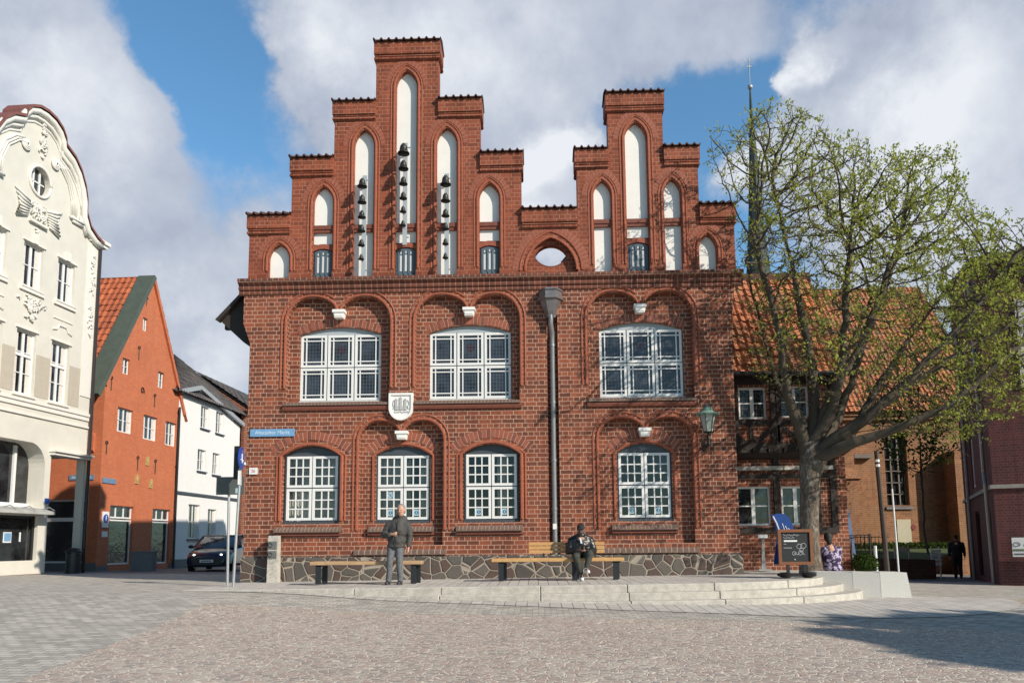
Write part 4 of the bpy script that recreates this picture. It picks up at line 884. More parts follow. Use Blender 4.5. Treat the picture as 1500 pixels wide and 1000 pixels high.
# --- cream baroque house on the left
M['stucco'] = plain('cream stucco', (.63, .605, .54), .8, .07, 2.5, bmp=.15, var2=.12); M['stucco_white'] = plain('white stucco relief', (.70, .68, .63), .75, .06, 8)
M['stucco_tan'] = plain('tan stucco panel', (.45, .40, .33), .8, .08, 5)
wh = lthing('cream_house', 'cream stucco house with curved baroque gable and white relief ornaments at the left edge', 'house', (-16.165, 8.75), 4.6, .58)
cx = -3.16
half = [(.02, 12.62), (-.35, 12.72), (-.75, 12.95), (-.98, 13.35), (-1.0, 13.85), (-1.14, 14.3), (-1.4, 14.75), (-1.75, 15.08), (-2.22, 15.28), (-2.26, 15.50), (-2.45, 15.75), (-2.78, 15.92), (-3.16, 15.97)]
full = half+[(2*cx-x, z) for x, z in reversed(half[:-1])]
L = 2*cx; holes = []
ups = [(-3.6, -2.72), (-2.02, -1.16), (-5.18, -4.32)]; fst = [(-3.66, -2.80), (-2.08, -1.20), (-5.12, -4.26)]
for a, b in ups: holes.append(rect(a, b, 9.98, 11.42))
for a, b in fst: holes.append(rect(a, b, 6.44, 8.5))
oval = [(-3.1+.44*math.cos(t*math.pi/12), 13.62+.46*math.sin(t*math.pi/12)) for t in range(24)]; holes.append(oval)
shopw = [(-5.6, 2.86), (-5.6, 4.6), (-5.35, 4.95), (-2.85, 4.95)]+quarter(-2.75, 4.2, .70, .75, 88, 0, 8)+[(-2.05, 2.86)]
holes += [shopw, rect(-5.6, -2.2, 1.15, 2.58), rect(-1.78, -.12, .3, 4.72)]
wl = MB().plate([(.02, .2)]+full+[(L-.02, .2)], holes, 0, .28); wl.build('wall', M['stucco'], wh)
wl = MB().plate([(-5.9, 2.84), (-5.9, 5.1), (-1.92, 5.1), (-1.92, 2.84)], [shopw], .285, .33); wl.build('window_recess', M['stucco'], wh)
bd = MB(); bd.box(L, -1.9, .64, 6, .2, 12.6); bd.box(-1.95, .0, .28, 6, 4.72, 12.6); bd.box(-.10, .02, .0, .28, .2, .45); bd.build('side_wall', M['stucco'], wh)
tile_roof('roof', M['tile_red'], wh, (.1, .1, 12.75), (0, 1, 0), Vector((-3.2, 0, 2.9)), 6, 4.3, sub=4); tile_roof('roof', M['tile_red'], wh, (L-.1, .1, 12.75), (0, 1, 0), Vector((3.2, 0, 2.9)), 6, 4.3, sub=4)
# gable cornice following the curve + red brown capping
cs = MB(); pts = full; cs.tube([(x, -.09, z-.04) for x, z in pts], .12, 8); cs.tube([(x, -.03, z-.24) for x, z in pts[2:-2]], .08, 6); cs.tube([(x, -.01, z-.42) for x, z in pts[4:-4]], .035, 6); cs.build('gable_cornice', M['stucco_white'], wh, smooth=True)
cs = MB(); n = len(full)
cs.add([(x, -.24, z+.15) for x, z in full]+[(x, .7, z+.17) for x, z in full], [(k, k+1, n+k+1, n+k) for k in range(n-1)]); cs.add([(x, -.24, z+.15) for x, z in full]+[(x, -.24, z+.06) for x, z in full], [(k, k+1, n+k+1, n+k) for k in range(n-1)])
cs.build('gable_capping', plain('red brown capping', (.20, .075, .06), .6, .25, 8), wh)
cs = MB(); cs.box(-.1, .42, -.22, .6, 12.72, 12.84); cs.box(-.1, .32, -.16, .5, 12.6, 12.72); cs.box(-.55, .2, -.1, .0, 12.62, 12.72); cs.box(L-.3, L+.1, -.22, .6, 12.72, 12.84); cs.build('eaves_cornice', M['stucco_white'], wh)
# inner arch mouldings and volutes
m_ = MB()
inner = [(-1.35, 13.15), (-1.38, 13.7), (-1.6, 14.25), (-2.0, 14.62), (-2.4, 14.72)]
for sgn in (1, -1):
    f = lambda x: x if sgn == 1 else 2*cx-x
    for o_, r_ in ((0, .06), (.13, .04), (.24, .03)): m_.tube([(f(x-o_*.8), -.03, z-o_*.3) for x, z in inner], r_, 7)
    for (vx, vz, vr) in ((-2.48, 14.55, .17), (-.93, 13.2, .17)):
        for q in range(3): m_.tube([(f(vx+(vr*(1-q*.3))*math.cos(a*.52)), -.05-.02*q, vz+(vr*(1-q*.3))*math.sin(a*.52)) for a in range(13)], .035, 6)
m_.box(-1.62, -.92, -.12, 0, 13.02, 13.10); m_.box(-1.5, -.95, -.08, 0, 12.92, 13.02); m_.box(2*cx+.92, 2*cx+1.62, -.12, 0, 13.02, 13.10)
m_.tube([(-3.1+.49*math.cos(t*math.pi/12), -.02, 13.62+.51*math.sin(t*math.pi/12)) for t in range(25)], .05, 6)
m_.build('scrolled_moulding', M['stucco_white'], wh, smooth=True)
def foliage(mb, x, z, w, h, n, y=-.03, seed=1):
    rr = random.Random(seed)
    for k in range(n):
        sx = 1 if k % 2 else -1; t = (k//2+.5)/(n/2); px = x+sx*w*t*(.25+.75*rr.random()); pz = z+h*(rr.random()*2-1)*(1-t*.35); a0 = rr.random()*6.28; r = rr.uniform(.04, .1)
        mb.tube([(px+sx*r*math.cos(a0+a*.8)*(1-a*.1), y-.01*a, pz+r*math.sin(a0+a*.8)*(1-a*.1)) for a in range(6)], [.028, .034, .032, .028, .02, .012], 5)
    return mb
fo = MB(); foliage(fo, -3.1, 15.05, .18, .62, 26, seed=2); fo.mark(); foliage(fo, -3.1, 12.55, .45, .3, 24, -.05, 3)
for sx in (-1, 1):      # wings of the monogram relief
    for k in range(7): fo.tube([(-3.1+sx*(.35+.02*k), -.05, 12.75-.08*k), (-3.1+sx*(.75+.04*k), -.07, 12.85-.12*k+.1*sx*0), (-3.1+sx*(1.08-.07*k), -.04, 12.98-.13*k)], [.03, .05, .02], 5)
fo.mark(); foliage(fo, -3.15, 9.45, .62, .22, 36, seed=4); foliage(fo, -3.15, 9.1, .3, .28, 16, seed=5); fo.mark(); foliage(fo, -.28, 11.4, .12, .9, 26, seed=6); foliage(fo, -.28, 9.7, .1, .7, 20, seed=7); fo.mark(); foliage(fo, -3.15, 11.75, .12, .18, 8, seed=8)
fo.build('stucco_relief', M['stucco_white'], wh, smooth=True)
text('monogram', 'AD', .52, (-3.1, -.06, 12.55), (R(90), 0, 0), M['stucco_white'], wh, .03)
mo_ = MB(); mo_.box(-3.5, -2.7, -.12, 0, 12.12, 12.2); mo_.mark(); mo_.box(L, .05, -.09, 0, 6.2, 6.30); mo_.box(L, .05, -.05, 0, 6.05, 6.2); mo_.box(L, .03, -.06, 0, 5.78, 5.85); mo_.mark(); mo_.box(-.55, .0, -.03, 0, 6.9, 12.6)
for a, b in ups: mo_.mark(); mo_.box(a-.1, b+.1, -.07, 0, 9.78, 9.9); mo_.box(a-.07, b+.07, -.05, .0, 11.44, 11.5); mo_.box((a+b)/2-.1, (a+b)/2+.1, -.08, 0, 11.45, 11.75)
for a, b in fst: mo_.mark(); mo_.box(a-.07, b+.07, -.05, 0, 8.53, 8.6)
for (a, b) in ((-2.1, -1.15), (-5.2, -4.3)): mo_.mark(); mo_.tube([(a, -.02, 8.9), (a+.2, -.02, 8.95), (a+.3, -.02, 9.1), (b-.3, -.02, 9.1), (b-.2, -.02, 8.95), (b, -.02, 8.9)], .03, 5); mo_.box(a, b, -.03, 0, 9.3, 9.34)
mo_.build('stucco_band', M['stucco_white'], wh)
tn = MB()
for a, b in ((-2.76, -2.12), (-1.16, -.6), (-4.22, -3.70), (-6.2, -5.16)): tn.mark(); tn.box(a, b, -.012, 0, 6.46, 7.85)
tn.build('tan_panel', M['stucco_tan'], wh)
for a, b in ups: simple_window(wh, a, b, 9.98, 11.42, .1, 2, 2, sill='stucco_white', curtain=True)
for a, b in fst: simple_window(wh, a, b, 6.44, 8.5, .1, 2, 3, .62, sill='stucco_white', curtain=True)
ow = MB(); ow.prism_y([(-3.1+.44*math.cos(t*math.pi/12), 13.62+.46*math.sin(t*math.pi/12)) for t in range(24)], .16, .2)
owf = MB()
for x in (-3.24, -2.96): owf.box(x-.03, x+.03, .12, .16, 13.2, 14.04)
owf.box(-3.45, -2.75, .12, .155, 13.6, 13.64); o = owf.build('window', M['frame'], wh); ow.build('pane', M['pane_dark'], o)
f = MB()
for x in (-5.5, -3.9, -2.75): f.box(x-.05, x+.05, .5, .58, 2.9, 4.85)
f.box(-5.6, -2.05, .5, .58, 2.86, 3.0); f.box(-5.6, -3.9, .5, .58, 3.75, 3.85); o = f.build('shop_window', M['frame'], wh); q = MB(); q.box(-5.7, -2.0, .585, .6, 2.8, 5.0); q.build('pane', M['pane_dark'], o)
f = MB(); 
for x in (-5.55, -3.9, -2.25): f.box(x-.05, x+.05, .12, .2, 1.15, 2.58)
f.box(-5.6, -2.2, .12, .2, 2.5, 2.58); o = f.build('shop_window', M['black'], wh); q = MB(); q.box(-5.7, -2.1, .19, .21, 1.1, 2.6); q.build('pane', M['pane_dark'], o)
q = MB(); q.box(-3.45, -3.12, .165, .18, 1.72, 2.05); q.box(-2.78, -2.72, .165, .18, 1.75, 2.05); po = q.build('poster', M['sign_white'], o); q = MB(); q.box(-3.42, -3.15, .155, .164, 1.77, 2.02); q.build('poster_picture', M['sign_blue'], po)
q = MB(); q.prism_x([(0, 2.84), (-.5, 2.72), (-.5, 2.62), (0, 2.62)], -5.7, -2.1); q.build('awning_box', plain('grey awning box', (.4, .4, .38), .6, .2, 5), wh)
q = MB(); q.box(-1.9, .05, -.28, .3, 4.74, 4.80); q.box(-1.86, .0, -.2, .3, 4.64, 4.735); q.build('passage_canopy', M['stucco_white'], wh)
q = MB(); q.box(L, -1.78, -.03, .0, .2, .72); q.build('plinth', plain('brown plinth', (.2, .15, .11), .8, .2, 6), wh)
q = MB(); q.tube([(.0, -.1, .4), (.0, -.1, 12.6)], .06, 8); q.build('downpipe', plain('dark brown pipe', (.03, .022, .02), .4, .1, 5), wh)
q = MB(); q.box(-1.98, -1.80, -.05, .0, 3.0, 3.18); q.build('blue_number_plate', M['traffic_blue'], wh)
q = MB()
for s0 in (-3.1, -2.2, -3.9): q.mark(); q.tube([(s0, 0, 2.78), (s0+.02, -.35, 2.86), (s0+.02, -.55, 2.75)], .018, 5)
q.build('awning_arm', M['steel'], wh)
# --- orange gabled house
M['orange'] = brick('painted orange brick', (.56, .18, .085), (.49, .15, .072), (.44, .13, .062), bw=.26, rh=.09, ms=.012, dark=.12, bmp=.6, streak=.15)
og = lthing('orange_house', 'orange painted brick house with steep gable and tiled roof behind the cream house', 'house', (-17.0, 11.15), 2.35, .6)
gh = [rect(2.43, 2.80, 10.8, 11.38), rect(1.08, 1.60, 8.63, 9.28), rect(3.84, 4.34, 8.6, 9.32), rect(.92, 2.02, 6.2, 7.2), rect(2.84, 3.95, 6.15, 7.2), rect(4.65, 5.62, 6.12, 7.2), rect(.75, 2.4, .85, 3.2), rect(3.9, 5.4, .8, 3.2)]
wl = MB().plate([(0, .2), (0, 7.75), (3.02, 13.35), (6.2, 7.75), (6.2, .2)], gh, 0, .22)
wl.box(0, 6.2, 7.8, 8, .2, 7.7); wl.box(6.0, 6.2, .22, 8, .2, 7.7); wl.box(0, .22, .22, .55, .2, 7.7); wl.box(0, .22, 2.3, 8, .2, 7.7); wl.box(0, .22, .55, 2.3, 3.4, 7.7)
wl.prism_y([(-.0, 5.2), (-.12, 5.3), (-.12, 5.9), (.0, 6.0)], .3, 8)
wl.build('wall', M['orange'], og)
q = MB(); q.box(.3, 6, .5, 7.5, .2, 7.6); q.build('interior', M['room'], og)
for a, b, c, d in ((2.43, 2.80, 10.8, 11.38), (1.08, 1.60, 8.63, 9.28), (3.84, 4.34, 8.6, 9.32)): simple_window(og, a, b, c, d, .08, 2, 2, mat='frame', fw=.045, mw=.018)
for a, b, c, d in ((.92, 2.02, 6.2, 7.2), (2.84, 3.95, 6.15, 7.2), (4.65, 5.62, 6.12, 7.2)): simple_window(og, a, b, c, d, .08, 2, 2, fw=.055, mw=.022, curtain=True)
for a, b, c, d in ((.75, 2.4, .85, 3.2), (3.9, 5.4, .8, 3.2)): 
    simple_window(og, a, b, c, d-.55, .1, 1, 1, name='shop_window'); simple_window(og, a, b, d-.5, d, .1, 3, 1, name='shop_window')
# shop window in the side wall (faces the square)
def xwall_window(parent, y0, y1, z0, z1, x, name='shop_window'):
    f = MB()
    for y in (y0, y1-.07): f.box(x-.03, x+.03, y, y+.07, z0, z1)
    f.box(x-.03, x+.03, y0, y1, z0, z0+.12); f.box(x-.03, x+.03, y0, y1, z1-.07, z1); f.box(x-.03, x+.03, y0, y1, z1-.85, z1-.7)
    o = f.build(name, M['frame'], parent); p = MB(); p.box(x, x+.02, y0, y1, z0, z1); p.build('pane', M['pane_dark'], o)
xwall_window(og, .55, 2.3, .9, 3.4, .14)
q = MB(); q.box(-.04, 0, .0, 8, .2, .95); q.box(-.05, .74, -.04, .0, .2, .82); q.box(2.42, 3.88, -.04, 0, .2, .8); q.box(5.42, 6.22, -.04, 0, .2, .78); q.build('grey_plinth', plain('grey painted plinth', (.13, .135, .14), .8, .15, 5), og)
V = Vector((3.6, 0, 5.95)); tile_roof('roof', M['tile_hot'], og, (-.58, .55, 7.45), (0, 1, 0), V, 7.5, V.length, tw=.27, tl=.36, amp=.04, sub=6)
V2 = Vector((-3.4, 0, 5.95)); tile_roof('roof', M['tile_hot'], og, (6.42, -.1, 7.45), (0, 1, 0), V2, 8.2, V2.length, tw=.27, tl=.36, sub=4)
q = MB(); n_ = Vector((-5.95, 0, 3.6)).normalized(); 
a = Vector((-.62, 0, 7.40)); b = a+V+V*.005
q.hexa([a+Vector((0, -.15, 0))-n_*.12, a+Vector((0, .62, 0))-n_*.12, b+Vector((0, .62, 0))-n_*.12, b+Vector((0, -.15, 0))-n_*.12, a+Vector((0, -.15, 0))+n_*.07, a+Vector((0, .62, 0))+n_*.07, b+Vector((0, .62, 0))+n_*.07, b+Vector((0, -.15, 0))+n_*.07])
q.build('verge_sheet', plain('green grey verge sheet', (.075, .095, .075), .6, .2, 4), og)
q = MB(); q.bar((6.22, -.05, 7.75), (3.0, -.05, 13.4), .1, .16, (1, 0, 0)); q.bar((.0, -.03, 7.9), (3.02, -.03, 13.25), .05, .1, (1, 0, 0)); q.build('verge_brick', M['orange'], og)
an = MB()
def anchor(x, z, h=.5):
    an.mark()
    an.tube([(x, -.03, z-h/2), (x, -.03, z+h/2)], .018, 5); an.tube([(x+.08*math.cos(t*.8), -.03, z+h/2+.02+.06*math.sin(t*.8)) for t in range(9)], .016, 5)
for x, z, h in ((2.6, 12.1, .3), (2.2, 9.7, .5), (.35, 8.0, .5), (.25, 5.4, .45), (2.5, 5.0, .55), (3.9, 5.0, .55), (5.7, 4.9, .6), (3.6, 7.9, .5)): anchor(x, z, h)
an.mark(); an.tube([(2.62+.13*math.cos(a*.55)*(1-a*.04), -.03, 8.1+.16*math.sin(a*.55)+.02*a) for a in range(11)], .02, 5); an.mark(); an.tube([(5.75+.1*math.cos(a*.55), -.03, 7.75+.1*math.sin(a*.55)) for a in range(12)], .018, 5)
an.build('wall_anchor', M['black'], og)
q = MB()
for x, z in ((3.25, 5.2), (2.5, 4.35), (3.6, 4.25)): q.mark(); q.box(x-.12, x+.12, -.04, 0, z-.17, z+.17); q.ell((x, -.05, z+.02), (.07, .03, .12), 8, 6); q.ell((x, -.05, z+.17), (.06, .03, .06), 8, 6)
q.build('ochre_plaque', plain('ochre relief', (.42, .30, .12), .7, .25, 12), og)
def lsign(name, label, parentframe, x, y, z, w, h, mat, facing_x=False, cat='sign', words=None, size=.1):
    P, ang = parentframe; zb = z-h/2; t = lthing(name, label, cat, (P[0]+math.sin(R(ang))*x-math.cos(R(ang))*y, P[1]+math.cos(R(ang))*x+math.sin(R(ang))*y), ang, zb)
    b = MB()
    if facing_x: b.box(-.03, 0, -w/2, w/2, zb, zb+h)
    else: b.box(-w/2, w/2, -.03, 0, zb, zb+h)
    b.build('sign_plate', mat, t)
    if words and facing_x: text('lettering', words, size, (-.034, 0, z), (R(90), 0, R(-90)), M['letter_white'], t)
    elif words: text('lettering', words, size, (0, -.034, z), (R(90), 0, 0), M['letter_white'], t)
    return t
OF = ((-17.0, 11.15), 2.35)
M['sign_slate'] = plain('weathered blue sign', (.14, .22, .33), .45, .15, 5)
lsign('street_sign', 'blue street name sign on the shaded side wall of the orange house', OF, -.01, .75, 4.25, 1.0, .2, M['sign_slate'], True, words='Altstädter Markt', size=.12)
lsign('street_sign', 'blue street name sign on the orange gable front, near its left corner', OF, .55, -.01, 4.15, .9, .2, M['sign_slate'])
t = lsign('pedestrian_sign', 'white sign with blue pedestrian disc fixed low on the orange gable', OF, .42, -.01, 2.62, .42, .62, M['sign_white'])
q = MB(); q.prism_y([(.17*math.cos(k*math.pi/10), 2.66+.17*math.sin(k*math.pi/10)) for k in range(20)], -.045, -.031); dsc = q.build('blue_disc', M['traffic_blue'], t)
q = MB(); q.box(-.025, .025, -.055, -.046, 2.56, 2.70); q.prism_y([(.03*math.cos(k*.785), 2.74+.03*math.sin(k*.785)) for k in range(8)], -.055, -.046); q.build('walker_symbol', M['sign_white'], dsc)
t = lsign('supplementary_sign', 'small white supplementary sign below the pedestrian sign on the orange wall', OF, .42, -.01, 2.05, .36, .22, M['sign_white'])
# utility box and bin
b = MB(); b.box(-15.95, -15.1, 11.7, 12.1, .5, 1.33); b.box(-15.98, -15.07, 11.67, 12.13, 1.33, 1.38); one('utility_box', b, plain('grey cabinet', (.17, .175, .18), .6, .15, 5), 'low grey utility cabinet in front of the orange house', 'cabinet', (-15.5, 11.9, .55))
t = thing('litter_bin', 'dark round litter bin in front of the passage by the cream house', 'bin', (-16.1, 8.2, G(-16, 8.2))); b = MB(); b.lathe((-16.1, 8.2, .4), [(.22, 0), (.24, .1), (.24, .95)], 16); b.build('bin_body', plain('dark bin metal', (.03, .033, .037), .4, .15, 5), t, auto=40)
b = MB(); b.lathe((-16.1, 8.2, 1.36), [(.27, 0), (.27, .05), (.15, .16), (.0005, .18)], 16); b.build('bin_lid', M['black'], t, auto=40)
# --- white house
wf = lthing('white_house', 'white rendered three storey house with dark hipped roof beyond the orange house', 'house', (-16.74, 17.25), 2.35, .55)
M['render_white'] = plain('white render', (.74, .735, .715), .8, .04, 3)
wins = [(1.82, 2.70, 7.4, 8.5), (3.47, 4.34, 7.38, 8.5), (1.65, 2.5, 5.25, 6.3), (3.26, 4.05, 5.2, 6.3), (.95, 2.1, 1.9, 3.55), (2.95, 3.9, 2.05, 3.4)]
wl = MB().plate([(-.35, .2), (-.35, 8.6), (1.4, 9.15), (5.6, 8.3), (6.4, 8.15), (6.4, .2)], [rect(*w) for w in wins], 0, .2); wl.box(-.35, 6.4, .5, 8, .2, 8.1); wl.build('wall', M['render_white'], wf)
for w in wins: simple_window(wf, *w, .08, 2, 2, fw=.05, mw=.02, sill='grey_wood', curtain=True)
q = MB(); q.box(-.35, 6.4, -.08, 0, 3.98, 4.1); q.build('string_course', M['grey_wood'], wf)
q = MB(); q.bar((-.5, -.15, 8.75), (1.4, -.15, 9.3), .14, .2); q.bar((1.4, -.15, 9.3), (6.5, -.15, 8.22), .14, .2); q.build('eaves_board', plain('grey eaves board', (.3, .32, .34), .6, .1, 5), wf)
V = Vector((3.3, 0, 2.5)); tile_roof('roof', M['tile_grey'], wf, (-.95, -.25, 8.72), (0, 1, 0), V, 8.4, V.length, tw=.25, tl=.35, amp=.045, sub=4, taper=lambda v: (2.1*v, 8.4))
V = Vector((0, 2.1, 2.5)); tile_roof('roof', M['tile_grey'], wf, (-.95, -.25, 8.72), (1, 0, 0), V, 7.6, V.length, tw=.25, tl=.35, amp=.045, sub=4, taper=lambda v: (3.3*v, 7.6-4.2*v))
q = MB(); q.box(-.3, 6.3, .3, 7.9, 8.0, 8.9); q.build('attic_wall', M['render_white'], wf)
q = MB(); q.box(-.37, 6.42, -.03, 0, .2, .95); q.build('grey_plinth', M['grey_wood'], wf)
q = MB(); q.tube([(-.45, -.1, .4), (-.45, -.1, 8.0)], .05, 8); q.build('downpipe', M['black'], wf)
rf = lthing('red_brick_house', 'red brick house half hidden behind the sign posts at the far left street end', 'house', (-16.3, 24.2), 3.5, .5)
wins = [(1.2, 2.2, 6.8, 8.4), (3.4, 4.5, 6.8, 8.4), (1.2, 2.2, 3.9, 5.6), (3.4, 4.5, 3.9, 5.6), (.8, 2.8, .9, 2.9), (3.6, 5.2, .9, 2.9)]
wl = MB().plate([(-.3, .2), (-.3, 9.2), (9, 9.2), (9, .2)], [rect(*w) for w in wins], 0, .2); wl.box(-.3, 9, .5, 8, .2, 9.1); wl.build('wall', M['brick'], rf)
for w in wins: simple_window(rf, *w, .08, 2, 2, fw=.08, mw=.03)
V = Vector((0, 3.4, 2.2)); tile_roof('roof', M['tile_grey'], rf, (-.6, -.4, 9.15), (1, 0, 0), V, 9.8, V.length, sub=4); q = MB(); q.prism_x([(-.35, 9.0), (3.0, 11.2), (6.5, 9.0)], -.55, 9.1); q.build('roof_end', M['tile_grey'] if False else M['brick'], rf)
q = MB(); q.box(-.6, 9.2, -.42, -.3, 9.0, 9.2); q.box(-.4, 9, -.06, 0, 6.0, 6.15); q.build('eaves_board', M['frame'], rf)
q = MB(); q.box(.4, 6, -.9, 0, 3.1, 3.35); q.build('shop_canopy', plain('green grey canopy', (.16, .2, .19), .6, .1, 3), rf)
# closing house at the very end of the street
eh = thing('street_end_house', 'distant pale house closing the street behind the car', 'house', (-11, 48, G(-11, 48))); q = MB(); q.box(-16, -5, 48, 56, -1, 7); q.build('wall', M['render_white'], eh)
q = MB(); q.prism_x([(47.6, 6.9), (52, 10), (56.4, 6.9)], -16.3, -4.7); q.build('roof', M['tile_red'], eh)

# ------------------------------------------------------------ right side
M['brick_purple'] = brick('purple brown brick', (.13, .04, .04), (.085, .03, .032), (.15, .10, .09), bw=.25, rh=.083, ms=.012, dark=.35)  # the brick's own dark purple-brown colour
M['brick_church'] = brick('orange medieval brick', (.34, .15, .068), (.21, .09, .045), (.38, .27, .17), bw=.29, rh=.105, ms=.016, dark=.25, mvar=.7, stain=(.22, .13, .06), streak=.4)
M['timber'] = plain('dark brown timber', (.022, .014, .011), .75, .3, 7, bmp=.4)
ht = thing('half_timbered_house', 'half-timbered brick annex with orange pantile roof between the hall and the tree', 'house', (6.3, 2, .85))
wins = [(5.31, 6.04, 4.76, 5.60), (6.38, 7.14, 4.78, 5.62), (5.20, 6.08, 1.98, 3.00), (6.36, 7.1, 1.98, 3.0)]
up_ = MB().plate([(4.69, 3.98), (4.69, 6.1), (7.75, 6.1), (7.75, 3.98)], [rect(*w) for w in wins[:2]], 1.92, .2)
up_.plate([(4.69, .5), (4.69, 3.98), (7.75, 3.98), (7.75, .5)], [rect(*w) for w in wins[2:]], 2.1, .2); up_.box(4.69, 7.75, 2.5, 6.5, .5, 6.0); up_.box(7.4, 8.2, 2.5, 6.4, .5, 5.9)
up_.build('wall', M['brick'], ht)
t_ = MB()
for z0, z1, y in ((5.66, 5.95, 1.86), (4.58, 4.74, 1.88), (3.98, 4.12, 1.86), (3.2, 3.32, 2.03), (1.78, 1.92, 2.04)): t_.box(4.7, 7.78, y, y+.1, z0, z1)
for x in (4.72, 5.16, 6.12, 6.28, 7.2, 7.64): t_.box(x, x+.12, 1.87, 1.95, 4.12, 5.66)
for x in (4.72, 6.16, 7.2, 7.62): t_.box(x, x+.16, 2.045, 2.14, 1.92, 3.98)
for a, b in (((4.9, 4.58), (5.45, 4.1)), ((6.22, 4.58), (5.72, 4.1)), ((6.35, 4.58), (6.9, 4.1)), ((7.5, 4.58), (7.1, 4.1)), ((5.6, 4.58), (5.6, 4.1)), ((6.28, 4.58), (6.28, 4.1))): t_.bar((a[0], 1.93, a[1]), (b[0], 1.93, b[1]), .12, .1, (1, 0, 0) if a[0] == b[0] else (0, 1, 0))
t_.prism_x([(1.86, 3.98), (1.84, 3.86), (2.0, 3.74), (2.1, 3.70), (2.14, 3.98)], 4.7, 7.78)
for k in range(8): t_.box(4.8+.4*k, 4.9+.4*k, 1.8, 1.86, 3.84, 3.98)
t_.build('timber_frame', M['timber'], ht)
q = MB(); q.box(4.72, 7.7, 2.0, 2.1, 3.42, 3.52); q.build('white_beam_board', plain('worn white board', (.4, .38, .35), .8, .4, 5), ht)
q = MB()
for i in range(34):
    x = 4.75+i*.085; s = 1 if i % 2 else -1; q.bar((x, 2.085, 3.21+.02), (x+.075, 2.085, 3.4), .035, .03, (0, 1, 0)) if s > 0 else q.bar((x+.075, 2.085, 3.21+.02), (x, 2.085, 3.4), .035, .03, (0, 1, 0))
q.build('herringbone_brick', M['brick_mid2'], ht)
for w, (c, r) in zip(wins, ((4, 6), (4, 6), (2, 2), (2, 2))):
    y = 2.0 if w[2] > 3 else 2.16; o = simple_window(ht, *w, y, 2, 2, fw=.055, mw=.03)
    if c == 4:
        l = MB()
        for k in range(1, 6): x = w[0]+(w[1]-w[0])*k/6; l.box(x-.004, x+.004, y+.03, y+.038, w[2], w[3])
        for k in range(1, 6): z = w[2]+(w[3]-w[2])*k/6; l.box(w[0], w[1], y+.031, y+.039, z-.004, z+.004)
        l.build('lead_came', M['lead'], o)
V = Vector((0, 2.45, 3.42)); tile_roof('roof', M['tile_orange'], ht, (4.72, 1.62, 5.92), (1, 0, 0), V, 3.35, V.length, tw=.2, tl=.3, amp=.035, sub=8)
q = MB(); q.box(4.7, 8.1, 4.0, 4.2, 9.2, 9.42); q.prism_x([(1.7, 5.9), (4.1, 9.2), (6.6, 5.9)], 4.75, 8.05); q.build('ridge', M['tile_red'], ht)
q = MB(); q.tube([(4.7, 1.56, 5.9), (8.1, 1.56, 5.86)], .06, 8); q.build('gutter', M['black'], ht)
pi = thing('brick_pier', 'narrow red brick wall end just right of the big tree trunk', 'wall', (8.0, 3.0, .85)); q = MB(); q.box(7.75, 8.22, 2.7, 6.2, .4, 4.0); q.build('wall', M['brick'], pi); q = MB(); q.box(7.7, 8.26, 2.65, 6.2, 4.0, 4.1); q.build('coping', M['brick_dark'], pi)
t = thing('pier_lantern', 'grey lantern on the brick wall end beside the tree', 'lamp', (8.02, 2.8, 4.1)); q = MB(); q.lathe((8.02, 2.75, 4.16), [(.07, 0), (.13, .3)], 6); q.build('lamp_glass', M['lamp_glass'], t); q = MB(); q.lathe((8.02, 2.75, 4.46), [(.17, 0), (.1, .06), (.0005, .14)], 8); q.lathe((8.02, 2.75, 4.08), [(.04, 0), (.08, .08)], 6); q.build('lantern_roof', M['copper'], t)
# church
ch = thing('church', 'large medieval brick church with a long orange tiled roof behind the tree', 'church', (17.5, 22, 1.0))
gw_ = opening(17.95, 19.08, 3.32, gothic(18.515, .565, 6.5, 7.35))
wl = MB().plate([(11.5, -.5), (11.5, 8.2), (22.5, 8.2), (22.5, -.5)], [gw_], 22, .5); wl.box(11.5, 17.8, 22.6, 33, -.5, 8.1); wl.box(17.8, 22.5, 23.4, 33, -.5, 8.1)
wl.build('wall', M['brick_church'], ch)
q = MB(); q.prism_y([(15.3, -.5), (15.3, 6.3), (15.65, 6.9), (16.02, 6.3), (16.02, -.5)], 21.1, 22); q.box(15.22, 16.1, 20.6, 21.1, -.5, 4.6); q.prism_x([(20.5, 4.6), (21.1, 5.2), (21.1, 4.6)], 15.2, 16.12); q.mark(); q.box(12.6, 13.3, 21.0, 22, -.5, 6.3); q.mark(); q.box(20.9, 21.6, 20.9, 22, -.5, 6.0)
q.build('buttress', M['brick_church'], ch)
q = MB()
q.bar((15.2, 21.0, 6.27), (15.65, 21.0, 6.98), .1, .9, (0, 1, 0)); q.bar((16.12, 21.0, 6.27), (15.65, 21.0, 6.98), .1, .9, (0, 1, 0)); q.box(16.3, 17.2, 21.7, 22.0, 5.75, 5.95)
q.build('buttress_cap', plain('grey weathered stone', (.17, .15, .13), .8, .2, 8), ch)
f = MB(); 
for x in (18.0, 18.33, 18.7, 19.03): f.box(x-.03, x+.03, 22.2, 22.3, 3.32, 7.2 if 18.1 < x < 18.9 else 6.7)
for z in (3.9, 4.5, 5.1, 5.7, 6.3): f.box(17.95, 19.08, 22.2, 22.28, z-.02, z+.02)
o = f.build('window', plain('stone tracery', (.2, .17, .14), .7), ch); q = MB(); q.box(17.9, 19.1, 22.3, 22.32, 3.3, 7.4); q.build('pane', M['pane_dark'], o); q = MB(); q.prism_x([(22.2, 3.35), (21.9, 3.22), (21.9, 3.12), (22.2, 3.12)], 17.85, 19.2); q.build('sill', M['zinc'], o)
q = MB(); q.box(11.4, 22.6, 21.8, 22.0, 7.75, 7.95); q.box(11.4, 22.6, 21.7, 22.0, 7.95, 8.2); q.build('eaves_cornice', M['brick_church'], ch)
